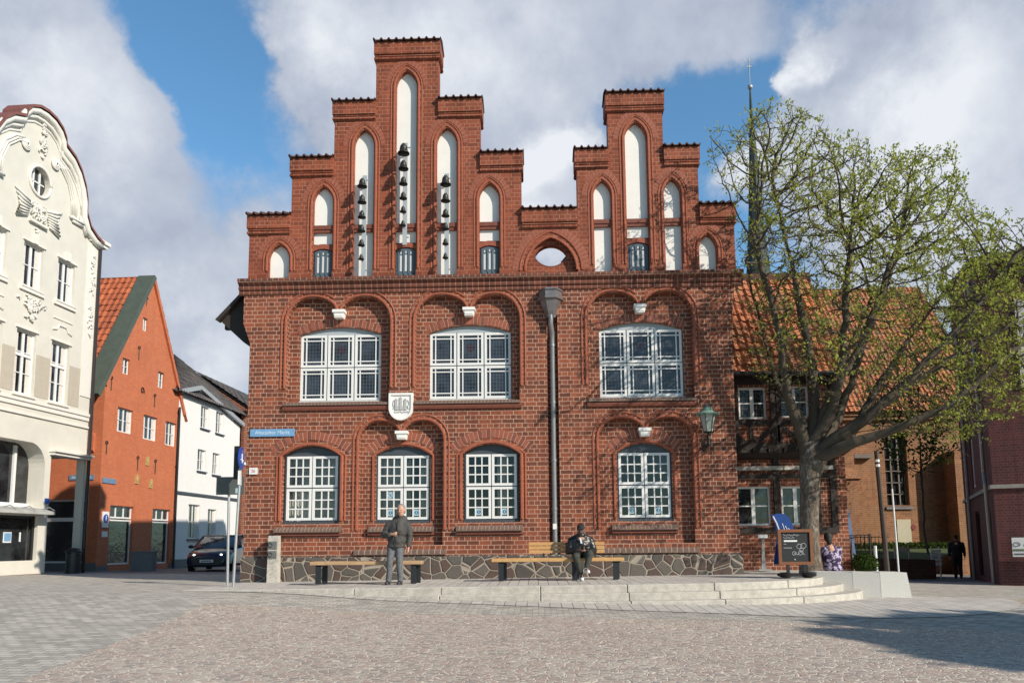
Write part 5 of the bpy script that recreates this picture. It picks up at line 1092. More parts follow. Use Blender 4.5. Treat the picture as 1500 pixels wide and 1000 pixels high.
V = Vector((0, 6.6, 8.7)); tile_roof('roof', M['tile_orange'], ch, (10.8, 21.6, 8.15), (1, 0, 0), V, 12.6, V.length, tw=.24, tl=.36, amp=.05, sub=4)
q = MB(); q.prism_x([(22, 8.1), (28.2, 16.7), (34.4, 8.1)], 11, 23.2); q.build('roof_end_wall', M['brick_church'], ch)
q = MB(); q.box(18.32, 19.02, 21.92, 22, 1.32, 2.6); q.build('cream_shutter', plain('cream painted shutter', (.5, .46, .33), .6, .08, 4), ch)
q = MB(); q.prism_y([(19.14+.13*math.cos(k*math.pi/8), 2.2+.13*math.sin(k*math.pi/8)) for k in range(16)], 21.9, 21.99); one('round_red_sign', q, plain('dull red sign', (.2, .03, .03), .5), 'small round dull red sign on the church wall beside the cream shutter', 'sign', (19.14, 21.95, 2.07))
# steeple
sp = thing('church_spire', 'slender dark green copper spire with ball and cross rising behind the tree', 'spire', (17.2, 40, 0)); q = MB(); q.lathe((17.3, 40, 14), [(2.6, 0), (2.6, 3), (1.4, 5), (.95, 8), (.62, 12), (.36, 17), (.18, 20.5), (.06, 23.2)], 8); q.build('spire_roof', plain('patinated dark copper', (.028, .045, .042), .75, .3, 2, var2=.3), sp)
q = MB(); q.box(14.8, 19.8, 37.5, 42.5, -1, 14); q.build('tower', M['brick_church'], sp); q = MB(); q.ell((17.3, 40, 37.4), (.22, .22, .22), 12, 8); q.build('ball', M['steel'], sp, smooth=True)
q = MB(); q.tube([(17.3, 40, 37), (17.3, 40, 39.8)], .045, 6); q.box(17.12, 17.48, 39.97, 40.03, 39.1, 39.22); q.box(17.22, 17.38, 39.97, 40.03, 39.6, 39.8); q.build('vane', M['steel'], sp)
# dark brick building at the right edge
rb = lthing('dark_brick_building', 'tall purple-brown brick building at the right edge of the square', 'building', (14.05, 6.0), 0, .2); rb.rotation_euler.z = R(-114.3)
wins = [(-6.6, -5.4, 3.5, 5.4), (-9.2, -8.0, 3.5, 5.4), (-12.2, -11.0, 3.5, 5.4), (-2.6, -1.2, .2, 2.5), (-6.4, -4.8, .2, 2.6), (-9.5, -8.2, .2, 2.6), (-6.6, -5.4, 7.0, 8.9), (-9.2, -8.0, 7.0, 8.9), (-12.2, -11.0, 7.0, 8.9), (-15.2, -14.0, 3.5, 5.4), (-15.2, -14, 7.0, 8.9)]
wins = [w for w in wins if w[0] > -10.6]
wl = MB().plate([(0, -.5), (0, 10.2), (-10.8, 10.4), (-10.8, -.5)], [rect(*w) for w in wins], 0, .25); wl.box(-.25, .0, .25, 5, -.5, 10.2); wl.box(-10.8, -.3, .6, 5, -.5, 10.1); wl.build('wall', M['brick_purple'], rb)
for w in wins: simple_window(rb, *w, .06, 2 if w[2] > 3 else 1, 2 if w[2] > 3 else 1, fw=.12 if w[2] > 3 else .06, mw=.03, mat='frame' if w[2] > 3 else 'timber')
q = MB(); q.box(-10.8, .06, -.08, 0, 3.12, 3.24); q.box(.0, .06, 0, 1.0, 3.12, 3.24); q.build('string_course', plain('grey stone band', (.3, .28, .26), .8, .15, 6), rb)
q = MB(); q.prism_y([(-10.8, 10.2), (-10.8, 12.5), (0, 10.25), (0, 10.2)], .0, 5); q.build('upper_wall', M['brick_purple'], rb)
q = MB(); q.prism_y([(-11, 12.5), (-11, 12.75), (.3, 10.45), (.3, 10.2)], -.15, 5.1); q.build('roof', M['tile_grey'] if False else plain('dark flat roof edge', (.05, .045, .045), .7, .2, 4), rb)
q = MB(); q.tube([(-1.0, -.12, 10.0), (-1.0, -.12, 3.7), (-.6, -.14, 3.3), (-.6, -.12, .2)], .06, 8); q.mark(); q.tube([(-7.3, -.12, 10), (-7.3, -.12, .0)], .07, 8); q.build('downpipe', M['pipe'], rb)
q = MB(); q.box(.0, .05, .95, 2.6, 6.2, 9.0); q.build('tall_window_frame', M['stucco'], rb); q = MB(); q.box(.05, .06, 1.3, 2.6, 6.3, 8.9); q.build('tall_window_pane', M['pane_dark'], rb)
ib = thing('info_board', 'white picture board fixed to the dark brick wall at the far right edge', 'board', (14.5, 5.4, .9), 0, world_geo=False); ib.rotation_euler.z = R(-24.3)
q = MB(); q.box(-.32, 1.3, .05, .1, .15, .72); q.build('board', M['sign_white'], ib)
q = MB(); q.box(-.30, 1.28, .04, .049, .32, .38); q.build('green_picture_strip', plain('green landscape strip', (.12, .17, .08), .6, .3, 9), ib); q = MB(); q.box(-.28, 1.28, .04, .049, .21, .25); q.build('dark_picture_strip', plain('dark text strip', (.1, .08, .09), .6), ib); q = MB()
for k in range(3): q.tube([(-.2+.3*k+.09*math.cos(t*.7), .045, .52+.06*math.sin(t*.7)) for t in range(10)], .01, 4)
q.build('picture_lines', M['lead'], ib)
# low wall, bank and fence by the church
lw = thing('low_brick_wall', 'low dark brown brick wall in front of the grass bank by the church', 'wall', (12.5, 12, .2)); q = MB(); q.hexa([(9.2, 11.7, -.5), (15.9, 13.5, -.5), (15.9, 13.8, -.5), (9.2, 12.0, -.5), (9.2, 11.7, .98), (15.9, 13.5, .78), (15.9, 13.8, .78), (9.2, 12.0, .98)]); q.build('wall', brick('low wall brick', (.17, .08, .055), (.11, .055, .04), (.2, .14, .1)), lw)
sheet('grass_bank', [(9, 12.0), (15.9, 13.8), (21, 20.5), (21, 21.9), (9, 21.9)], .5, lambda x, y: .7+.06*(y-13), 0, plain('mown grass', (.055, .08, .02), .9, .4, 30, bmp=.6), kind='structure')
fe = thing('railing_fence', 'dark iron railing on the bank in front of the church wall', 'fence', (13, 15, .8)); q = MB()
for k in range(36): x = 9.5+.15*k; y = 14.6+.22*(x-9.5)*.0+.0; q.tube([(x, 15.2, .75), (x, 15.2, 1.75)], .012, 4)
q.tube([(9.4, 15.2, 1.7), (14.9, 15.2, 1.7)], .015, 4); q.tube([(9.4, 15.2, 1.0), (14.9, 15.2, 1.0)], .015, 4); q.build('railing', M['black'], fe)
bq = []
for k, (x, y, w) in enumerate(((15.3, 13.7, .5), (16.1, 13.9, .55))): pass
t = thing('barrier_board', 'white slatted barrier board beside the man in black', 'barrier', (16.1, 13.6, .2)); q = MB()
for k in range(4): q.box(15.75, 16.15, 13.5, 13.53, .55+.17*k, .66+.17*k)
for x in (15.78, 16.1): q.box(x-.02, x+.02, 13.53, 13.56, .0, 1.3)
q.build('boards', M['sign_white'], t)
t = thing('barrier', 'pale low frame standing on the bank below the cream shutter', 'barrier', (14.6, 13.2, .3)); q = MB()
for x in (14.2, 14.75): q.box(x-.025, x+.025, 13.2, 13.25, .0, 1.3)
q.box(14.2, 14.75, 13.19, 13.2, 1.1, 1.3); q.build('frame', plain('pale wood', (.4, .36, .28), .7), t)
# poles on the right
def pole(name, label, cat, a, b, r, mat, y=3.0):
    q = MB(); q.tube([(a[0], y, a[1]), (b[0], y, b[1])], r if isinstance(r, list) else [r, r], 8); return one(name, q, mat, label, cat, (b[0], y, b[1]))
t = thing('lamp_column', 'tall dark leaning column with two white rings right of the tree', 'post', (9.37, 3, .4)); q = MB(); q.tube([(9.26, 3, 4.0), (9.37, 3, .2)], [.06, .075], 8); q.build('column', plain('rusty dark steel', (.045, .033, .028), .6, .3, 5), t)
q = MB(); q.tube([(9.262, 3, 3.76), (9.264, 3, 3.69)], .072, 8); q.tube([(9.265, 3, 3.63), (9.268, 3, 3.56)], .072, 8); q.build('white_ring', M['sign_white'], t)
pole('thin_white_pole', 'thin white pole to the right of the dark column', 'pole', (9.62, 2.95), (9.66, .3), .025, M['sign_white'])
pole('white_bollard', 'white bollard on the left of the dark leaning column', 'bollard', (9.07, 1.43), (9.07, .4), .045, M['sign_white'])
t = thing('blue_banner_pole', 'slanted pole with a narrow blue banner and a black box sign', 'banner', (8.46, 3, .5)); q = MB(); q.tube([(8.37, 3, 2.5), (8.5, 3, .5)], .025, 6); q.build('pole', M['steel'], t)
q = MB(); q.add([(8.36, 2.97, 2.55), (8.44, 2.97, 2.3), (8.54, 2.97, 1.2), (8.45, 2.97, 1.25), (8.33, 2.97, 2.2)], [(0, 1, 2, 3, 4)]); q.add([(8.36, 2.99, 2.55), (8.44, 2.99, 2.3), (8.54, 2.99, 1.2), (8.45, 2.99, 1.25), (8.33, 2.99, 2.2)], [(4, 3, 2, 1, 0)]); q.build('banner', plain('slate blue banner', (.09, .15, .27), .7, .15, 6), t)
q = MB(); q.box(8.12, 8.36, 2.95, 3.05, 2.12, 2.38); q.build('box_sign', M['black'], t)
b = MB(); b.tube([(8.9, 2.9, .4), (8.9, 2.9, 1.75)], .03, 6); b.tube([(8.0, 2.9, 1.7), (8.9, 2.9, 1.72)], .015, 5); b.tube([(8.0, 2.9, 1.2), (8.9, 2.9, 1.2)], .015, 5)
for k in range(7): b.tube([(8.05+.12*k, 2.9, .6), (8.05+.12*k, 2.9, 1.7)], .008, 4)
one('garden_railing', b, M['black'], 'black iron railing between the brick wall end and the dark column', 'fence', (8.5, 2.9, .6))
# ------------------------------------------------------------ trees
def leaf_mat(name, c1, c2, tr=.35):
    m = bpy.data.materials.new(name); m.use_nodes = True; nt = m.node_tree; nt.nodes.clear()
    out = nt.nodes.new('ShaderNodeOutputMaterial'); b = nt.nodes.new('ShaderNodeBsdfDiffuse'); t = nt.nodes.new('ShaderNodeBsdfTranslucent'); mx = nt.nodes.new('ShaderNodeMixShader')
    tc = nt.nodes.new('ShaderNodeTexCoord'); n = tex_noise(nt, tc.outputs['Object'], 2.2, 4); n2 = tex_noise(nt, tc.outputs['Object'], 23, 1)
    f = mmath(nt, 'ADD', mmath(nt, 'MULTIPLY', n.outputs['Fac'], .5), mmath(nt, 'MULTIPLY', n2.outputs['Fac'], .5)); c = mixc(nt, mrange(nt, f, .38, .62), c1, c2)
    nt.links.new(c, b.inputs[0]); nt.links.new(c, t.inputs[0]); mx.inputs[0].default_value = tr
    nt.links.new(b.outputs[0], mx.inputs[1]); nt.links.new(t.outputs[0], mx.inputs[2]); nt.links.new(mx.outputs[0], out.inputs[0]); return m
def bark():
    m, nt, b, o = nodes('mottled bark'); tc = nt.nodes.new('ShaderNodeTexCoord'); mp = nt.nodes.new('ShaderNodeMapping'); mp.inputs['Scale'].default_value = (1, 1, .28); nt.links.new(tc.outputs['Object'], mp.inputs[0])
    n = tex_noise(nt, mp.outputs[0], 9, 6, .65); n2 = tex_noise(nt, tc.outputs['Object'], 5, 4, .6); n3 = tex_noise(nt, mp.outputs[0], 34, 4, .6)
    c = mixc(nt, mrange(nt, n.outputs['Fac'], .35, .65), (.10, .074, .052), (.24, .185, .14)); c = mixc(nt, mrange(nt, n2.outputs['Fac'], .52, .62, 0, .75), c, (.38, .35, .30))
    c = mixc(nt, mrange(nt, n3.outputs['Fac'], .42, .6, .7, 0), c, (.05, .04, .03)); nt.links.new(c, b.inputs['Base Color']); b.inputs['Roughness'].default_value = .9
    bump(nt, b, mmath(nt, 'ADD', n.outputs['Fac'], mmath(nt, 'MULTIPLY', n3.outputs['Fac'], .7)), .9, .03); return m
M['bark'] = bark()
M['branch'] = plain('branch bark', (.075, .058, .04), .85, .3, 7, bmp=.3)
M['leaf'] = leaf_mat('spring leaves', (.26, .30, .05), (.46, .48, .12), .5); M['leaf_dark'] = leaf_mat('dark leaves', (.03, .055, .015), (.075, .11, .03)); M['leaf_grey'] = leaf_mat('grey green leaves', (.10, .13, .07), (.19, .22, .13))
def grow(seeds, attr, di=1.6, dk=.32, step=.2, iters=160, rng=None, up=.05):
    """space colonisation: seeds = list of (pos, parent); returns nodes, parents"""
    P = [np.array(p, float) for p, _ in seeds]; par = [q for _, q in seeds]; A = np.array(attr); alive = np.ones(len(A), bool)
    nd = np.full(len(A), 1e9); ni = np.zeros(len(A), int); done = 0
    for it in range(iters):
        new = np.array(P[done:])
        if len(new) == 0: break
        idx = np.where(alive)[0]
        if len(idx) == 0: break
        for c0 in range(0, len(new), 400):
            D = np.linalg.norm(A[idx][:, None]-new[None, c0:c0+400], axis=2); m = D.min(1); a = D.argmin(1)+done+c0; u = m < nd[idx]
            nd[idx[u]] = m[u]; ni[idx[u]] = a[u]
        done = len(P); alive &= nd > dk
        idx = np.where(alive & (nd < di))[0]
        if len(idx) == 0: break
        acc = {}
        for k in idx:
            v = A[k]-P[ni[k]]; v /= np.linalg.norm(v)+1e-9; acc.setdefault(ni[k], []).append(v)
        for n, vs in acc.items():
            v = np.sum(vs, 0); v = v/(np.linalg.norm(v)+1e-9)+np.array([0, 0, up])+rng.normal(0, .14, 3); v /= np.linalg.norm(v)+1e-9
            q = P[n]+v*step
            P.append(q); par.append(n)
    return np.array(P), par
def radii(P, par, r_tip=.006, expo=2.3, rmax=1):
    n = len(P); w = np.zeros(n); ch = [0]*n
    for i in range(n-1, -1, -1):
        if w[i] == 0: w[i] = r_tip**expo
        if par[i] >= 0: w[par[i]] += w[i]; ch[par[i]] += 1
    return np.minimum(w**(1/expo), rmax), ch
def branch_mesh(P, par, rad, n=5, minr=0):
    vs = []; fs = []; rings = {}
    dirs = np.zeros_like(P)
    for i in range(len(P)):
        p = par[i]
        d = P[i]-P[p] if p >= 0 else np.array([0, 0, 1.]); dirs[i] = d/(np.linalg.norm(d)+1e-9)
    def ring(i, d, r):
        ref = np.array([.31, .95, .05]) if abs(d[1]) < .9 else np.array([1, 0, 0.]); a = np.cross(d, ref); a /= np.linalg.norm(a); b = np.cross(d, a); base = len(vs)
        for k in range(n): t = 2*math.pi*k/n; vs.append(tuple(P[i]+(a*math.cos(t)+b*math.sin(t))*r))
        return base
    for i in range(len(P)):
        p = par[i]
        if p < 0 or rad[i] < minr: continue
        if p not in rings or True:
            main_ = rad[i] > .62*rad[p]; b0 = ring(p, dirs[p] if main_ else dirs[i], rad[p] if main_ else min(rad[p], rad[i]*1.5))
        if i not in rings: rings[i] = 1
        b1 = ring(i, dirs[i], rad[i])
        for k in range(n): fs.append((b0+k, b0+(k+1) % n, b1+(k+1) % n, b1+k))
    return vs, fs
def leaves_mesh(P, par, rad, rng, per=3, size=.06, thr=.014, spread=.12, dens=None):
    tips = np.where(rad < thr)[0]; vs = []; fs = []
    for i in tips:
        k_ = per if dens is None else (int(per*dens(P[i])+rng.random()) if rng.random() < .34 else 0)
        for k in range(k_):
            c = P[i]+rng.normal(0, spread, 3)*.7; s = size*rng.uniform(.55, 1.3)
            d = rng.normal(0, 1, 3)+np.array([0, 0, .8]); d /= np.linalg.norm(d); a = np.cross(d, rng.normal(0, 1, 3)); a /= np.linalg.norm(a)+1e-9
            b = len(vs); vs += [tuple(c), tuple(c+d*s*.55+a*s*.3), tuple(c+d*s*1.1), tuple(c+d*s*.55-a*s*.3)]; fs.append((b, b+1, b+2, b+3))
    return vs, fs
def raw(name, vs, fs, mat, parent, smooth=False):
    me = bpy.data.meshes.new(name); me.from_pydata(vs, [], fs); me.materials.append(mat)
    if smooth: me.polygons.foreach_set('use_smooth', [True]*len(me.polygons))
    o = bpy.data.objects.new(name, me); link(o); return adopt(o, parent)
rng = np.random.default_rng(11)
# the big tree by the steps
big = thing('tree', 'large wide-spreading tree with fresh small leaves beside the curved steps', 'tree', (6.1, -.6, .85))
Yt = -.6
trunk = [((6.10, Yt, .8), -1), ((6.09, Yt, 1.5), 0), ((6.12, Yt, 2.2), 1), ((6.17, Yt, 2.9), 2), ((6.22, Yt, 3.4), 3), ((6.26, Yt, 3.8), 4)]
seeds = list(trunk)
def limb(start, pts):
    prev = np.array(seeds[start][0]); pi_ = start
    for p in pts:
        p = np.array(p); n = max(1, int(np.linalg.norm(p-prev)/.3)); 
        for k in range(1, n+1): seeds.append((tuple(prev+(p-prev)*k/n+(rng.normal(0, .02, 3) if k < n else 0)), pi_)); pi_ = len(seeds)-1
        prev = p
    return pi_
limb(4, [(5.95, -.7, 4.2), (5.72, -.75, 4.9), (5.60, -.9, 5.9), (5.35, -1.0, 7.2), (5.0, -1.1, 8.6)])
limb(5, [(6.4, -.5, 4.6), (6.45, -.4, 5.6), (6.3, -.2, 7.0), (6.15, .0, 8.6), (5.9, .1, 10.4)])
limb(5, [(6.65, -.9, 4.5), (6.8, -1.2, 5.5), (6.9, -1.4, 7.0), (7.1, -1.5, 8.6)])
limb(4, [(6.55, -.5, 3.8), (7.0, -.3, 4.4), (7.5, -.1, 5.5), (8.2, .2, 7.0), (9.0, .4, 8.6)])
limb(4, [(6.6, -.9, 3.75), (7.2, -1.4, 4.2), (8.0, -1.8, 5.0), (9.2, -2.1, 6.3), (10.2, -2.2, 7.6)])
limb(3, [(6.6, -.3, 3.5), (7.3, .1, 3.85), (8.1, .5, 4.9), (9.2, .9, 6.4), (10.2, 1.1, 7.6)])
limb(4, [(6.7, -1.1, 3.6), (7.6, -1.6, 3.9), (8.7, -2.0, 4.4), (9.6, -2.2, 5.2), (10.6, -2.3, 6.1)])
limb(5, [(6.3, .2, 4.5), (6.0, .9, 5.5), (5.8, 1.2, 7.0), (5.5, 1.3, 8.8)])
limb(5, [(6.55, -.7, 4.5), (7.0, -.9, 5.4), (7.7, -1.0, 6.8), (8.3, -1.1, 8.4)])
limb(4, [(6.6, -.1, 3.9), (7.2, .5, 4.8), (7.8, .9, 6.2), (8.6, 1.1, 7.8)])
limb(4, [(6.65, -1.0, 3.85), (7.5, -1.5, 4.5), (8.8, -1.9, 5.4), (10.2, -2.0, 6.2)])
env = [(1020, 205), (1045, 178), (1080, 185), (1105, 150), (1160, 148), (1200, 165), (1215, 205), (1262, 205), (1300, 232), (1345, 215), (1400, 222), (1425, 290), (1450, 320), (1500, 315), (1575, 330), (1620, 480), (1560, 600), (1500, 610), (1440, 625), (1400, 680), (1350, 640), (1300, 650), (1265, 605), (1215, 600), (1160, 590), (1105, 570), (1085, 520), (1095, 450), (1060, 400), (1080, 340), (1040, 300)]
def inpoly(x, y, poly):
    c = False; j = len(poly)-1
    for i in range(len(poly)):
        xi, yi = poly[i]; xj, yj = poly[j]
        if (yi > y) != (yj > y) and x < (xj-xi)*(y-yi)/(yj-yi)+xi: c = not c
        j = i
    return c
# crown outline measured in metres in the plane of the trunk
def to_plane(px, py, Y):
    d = fw+rt*((px-CX)/F)-up*((py-CY)/F); t = (Y-CAM.y)/d.y; return (CAM.x+d.x*t, CAM.z+d.z*t)
envm = [to_plane(x, y, Yt) for x, y in env]
x0 = min(p[0] for p in envm); x1 = max(p[0] for p in envm); z0 = min(p[1] for p in envm); z1 = max(p[1] for p in envm)
attr = []
while len(attr) < 8200:
    x = rng.uniform(x0, x1); z = rng.uniform(z0, z1)
    if not inpoly(x, z, envm): continue
    dy = 2.9*math.sqrt(max(.05, 1-((x-7.0)/5.5)**2))*(1-.25*max(0, (z-8)/4)); y = Yt+rng.uniform(-dy, dy)
    if x < 5.3 and y > Yt+.8: continue          # stay clear of the hall's gable
    if x < 5.0 and y > -.35: continue
    if z < 9.4 and y > 1.2 and x < 8.2: continue
    if rng.random() < .45 and x < 6.0 and z > 6: continue
    if x > 8.2 and rng.random() < .4: continue
    pj = (x-0)/(y-CAM.y)*(Yt-CAM.y)             # keep the outline when seen from the square
    if not inpoly(pj, CAM.z+(z-CAM.z)/(y-CAM.y)*(Yt-CAM.y), envm): continue
    attr.append((x, y, z))
P, par = grow(seeds, attr, 1.5, .22, .15, 260, rng, .06)
# extra short twigs
P = list(P); n0 = len(P)
rad0, ch0 = radii(np.array(P), par)
for i in range(n0):
    if rad0[i] < .022 and rng.random() < .55:
        d = P[i]-P[par[i]] if par[i] >= 0 else np.array([0, 0, 1.]); d = d/(np.linalg.norm(d)+1e-9)+rng.normal(0, .6, 3)+np.array([0, 0, .35]); d /= np.linalg.norm(d)
        pi_ = i; q = P[i]
        for k in range(2): q = q+d*.11+rng.normal(0, .015, 3); P.append(q); par.append(pi_); pi_ = len(P)-1
P = np.array(P); rad, ch = radii(P, par, .0052, 2.2, .17)
LR = [0.0]*len(P)
for i in range(6, len(seeds)):
    z = P[i][2]; far = np.linalg.norm(P[i]-np.array([6.25, -.6, 3.7])); LR[i] = max(.018, .16-.04*far); rad[i] = min(max(rad[i], LR[i]), max(.04, .185-.03*far))
for i in range(6): rad[i] = [.235, .205, .20, .205, .23, .22][i]
vs, fs = branch_mesh(P, par, rad, 7)
# smooth trunk
nb = [i for i in range(len(P))]
tr = MB(); prev = None
tr.tube([(6.10, Yt, .6), (6.10, Yt, .85), (6.09, Yt, 1.1), (6.09, Yt, 1.5), (6.12, Yt, 2.2), (6.17, Yt, 2.9), (6.22, Yt, 3.35), (6.28, Yt, 3.75), (6.3, Yt, 4.05)], [.34, .27, .235, .21, .20, .215, .255, .24, .09], 18)
tro = tr.build('trunk', M['bark'], big, smooth=True)
bo = raw('branches', vs, fs, M['branch'], big, True)
dens = lambda p: (.6 if p[0] < 6.2 and p[2] > 6.5 else 1.0)*(1.3 if p[0] > 8 else 1)*max(.12, min(1.25, (math.dist(p, (6.6, -.6, 4.2))-1.1)/2.6))
lv, lf = leaves_mesh(P, par, rad, rng, 7.5, .07, .016, .065, dens); raw('crown', lv, lf, M['leaf'], big)
print('TREE nodes', len(P), 'leaves', len(lf))
def small_tree(name, label, base, height, crown_z, rx, ry, rz, nattr, mat, seed, per=3, size=.1, tr_=.14, group=None, step=.3, di=2.2, dk=.5, cat='tree'):
    rg = np.random.default_rng(seed); t = thing(name, label, cat, base, 0, group); b = np.array(base)
    sd = [(tuple(b+np.array([0, 0, -.3])), -1)]; n = int(max(1, crown_z-rz*.6)/step)
    for k in range(1, n+1): sd.append((tuple(b+np.array([rg.normal(0, .02), rg.normal(0, .02), k*step])), k-1))
    at = []
    while len(at) < nattr:
        v = rg.uniform(-1, 1, 3)
        if np.linalg.norm(v) > 1 or np.linalg.norm(v) < .25: continue
        at.append(b+np.array([v[0]*rx, v[1]*ry, crown_z+v[2]*rz]))
    P, par = grow(sd, at, di, dk, step, 120, rg, .05); rad, _ = radii(P, par, .009, 2.2, tr_)
    vs, fs = branch_mesh(P, par, rad, 5); raw('trunk', vs, fs, M['branch'], t, True); lv, lf = leaves_mesh(P, par, rad, rg, per, size, .03, .2); raw('crown', lv, lf, mat, t); return t
small_tree('slender_tree', 'slender tree with a small green crown in front of the church wall', (17.3, 17, .7), 9, 6.0, 2.3, 1.8, 2.6, 380, M['leaf_dark'], 3, 9, .17, .24)
small_tree('background_tree', 'pale green tree rising behind the annex roof next to the hall gable', (11.5, 19, .5), 10, 9.3, 3.4, 2.5, 3.2, 520, M['leaf_grey'], 5, 12, .18, .2)
0 and small_tree('side_tree', 'green tree behind the big tree at the right edge in front of the dark building', (13.6, 3.6, .3), 8, 6.4, 2.6, 2.0, 2.4, 420, M['leaf'], 8, 9, .11, .12)
# tree just outside the frame that shades the right foreground
small_tree('shade_tree', 'dense tree standing on the right side of the square outside the picture', (20.6, -17.5, .1), 11, 8.0, 4.7, 4.3, 3.0, 900, M['leaf_dark'], 9, 42, .34, .3)
# planting by the pier
sb = thing('shrub', 'dark low shrub beside the brick wall end behind the seat wall', 'shrub', (8.45, 2.2, .8)); rg = np.random.default_rng(4); vs = []; fs = []
for k in range(2600):
    v = rg.normal(0, 1, 3); v /= np.linalg.norm(v); r = rg.uniform(.5, 1)**.5; c = np.array([8.45, 2.2, .98])+v*r*np.array([.3, .3, .27]); d = rg.normal(0, 1, 3); d /= np.linalg.norm(d); a = np.cross(d, v); a /= np.linalg.norm(a)+1e-9; s = .07
    b = len(vs); vs += [tuple(c), tuple(c+d*s*.5+a*s*.3), tuple(c+d*s), tuple(c+d*s*.5-a*s*.3)]; fs.append((b, b+1, b+2, b+3))
raw('leaves', vs, fs, M['leaf_dark'], sb)
# hedge on the bank
hd_ = tag(raw('hedge', [], [], M['leaf_dark'], None), 'low clipped green hedge along the foot of the church wall', 'hedge'); vs = []; fs = []
for k in range(9000):
    c = np.array([rg.uniform(10, 20.5), rg.uniform(20.2, 21.3), rg.uniform(.95, 1.4)]); d = rg.normal(0, 1, 3); d /= np.linalg.norm(d); a = np.cross(d, rg.normal(0, 1, 3)); a /= np.linalg.norm(a)+1e-9; s = .13
    b = len(vs); vs += [tuple(c), tuple(c+d*s*.5+a*s*.3), tuple(c+d*s), tuple(c+d*s*.5-a*s*.3)]; fs.append((b, b+1, b+2, b+3))
hd_.data.from_pydata(vs, [], fs)

# ------------------------------------------------------------ benches
M['wood'] = plain('weathered pale wood', (.42, .27, .15), .6, .25, 9, bmp=.2); M['wood2'] = plain('golden oak slats', (.52, .30, .12), .5, .2, 10, bmp=.2); M['bench_leg'] = plain('black painted steel legs', (.016, .018, .021), .45, .15, 6)
def place(mb, loc, rz):
    c, s = math.cos(rz), math.sin(rz); mb.v = [(loc[0]+x*c-y*s, loc[1]+x*s+y*c, loc[2]+z) for x, y, z in mb.v]; return mb
def bench(loc, rz, x0, x1, legs, label, back=None, mat='wood'):
    t = thing('bench', label, 'bench', loc, rz, 'long benches in front of the hall', world_geo=False)
    for k in range(3): q = MB(); y = -.24+.165*k; q.box(x0+.004*k, x1-.004*k, y, y+.15, .40, .475); o = q.build('seat_plank', M[mat], t); bv = o.modifiers.new('b', 'BEVEL'); bv.width = .008; bv.segments = 1
    for lx_ in legs:
        q = MB(); q.box(lx_-.055, lx_+.055, -.2, -.14, 0, .4); q.build('leg', M['bench_leg'], t); q = MB(); q.box(lx_+.06-.055, lx_+.06+.055, .14, .20, 0, .4); q.build('leg', M['bench_leg'], t)
        q = MB(); q.box(lx_-.05, lx_+.11, -.2, .2, .375, .399); q.build('seat_bracket', M['bench_leg'], t)
    return t
b1 = bench((-3.62, -1.75, .755), R(2.5), -1.19, 1.16, (-1.02, .98), 'long backless wooden bench with black legs behind the standing man')
b2 = bench((.42, -1.45, .785), R(0.5), -1.42, 1.40, (-1.22, .35, 1.22), 'wooden bench with a short slatted backrest where the man in black sits', mat='wood2')
for k in range(3):
    q = MB(); z = .575+.085*k; q.box(-.62, .18, .20+.02*k, .235+.02*k, z, z+.07); q.build('back_slat', M['wood2'], b2)
    q = MB(); q.box(.32, 1.03, .20+.02*k, .235+.02*k, z, z+.07); q.build('back_slat', M['wood2'], b2)
q = MB(); q.box(.18, .32, .22, .26, .55, .80); q.build('back_panel', plain('dark worn wood', (.11, .055, .035), .6, .3, 9), b2)
for x in (-.3, .82): q = MB(); q.bar((x, .2, .4), (x, .27, .8), .04, .03); q.build('back_post', M['bench_leg'], b2)
# ------------------------------------------------------------ posts on the left
t = thing('direction_sign', 'rectangular grey sign seen from behind on a steel post at the street corner', 'sign', (-6.75, -1.5, G(-6.75, -1.5))); q = MB(); q.tube([(-6.75, -1.5, .6), (-6.79, -1.5, 3.0)], .03, 10); q.build('post', M['steel'], t)
q = MB(); q.box(-7.05, -6.44, -1.56, -1.53, 2.69, 3.08); q.build('sign_plate', plain('dark grey sign back', (.085, .095, .09), .5, .1, 3), t)
q = MB(); q.box(-6.62, -6.55, -1.565, -1.561, 2.72, 2.83); q.build('sticker', M['sticker'], t)
t = thing('parking_sign', 'blue round traffic sign above a white plate on the nearer steel post', 'sign', (-6.42, -1.9, G(-6.4, -1.9))); q = MB(); q.tube([(-6.47, -1.9, .55), (-6.38, -1.9, 3.62)], .03, 10); q.build('post', M['steel'], t)
q = MB(); n = 24; c = Vector((-6.36, -1.96, 3.44)); ax = Vector((-.13, .99, 0)).normalized(); 
q.v = []; ring_ = [c+ax*(.23*math.cos(k*2*math.pi/n))+Vector((0, 0, .24*math.sin(k*2*math.pi/n))) for k in range(n)]; nn = Vector((.99, .13, 0))*.012
q.add([p+nn for p in ring_]+[p-nn for p in ring_], [tuple(range(n)), tuple(range(2*n-1, n-1, -1))]+[(k, (k+1) % n, (k+1) % n+n, k+n) for k in range(n)]); q.build('blue_disc', M['traffic_blue'], t)
q = MB(); q.bar(c+nn*1.4+Vector((0, 0, .1)), c+nn*1.4-Vector((0, 0, .1)), .03, .02); q.bar(c+nn*1.4-Vector((0, 0, .1)), c+nn*1.4-Vector((0, 0, .03))-ax*.08, .03, .02); q.bar(c+nn*1.4-Vector((0, 0, .1)), c+nn*1.4-Vector((0, 0, .03))+ax*.08, .03, .02); q.build('arrow', M['sign_white'], t)
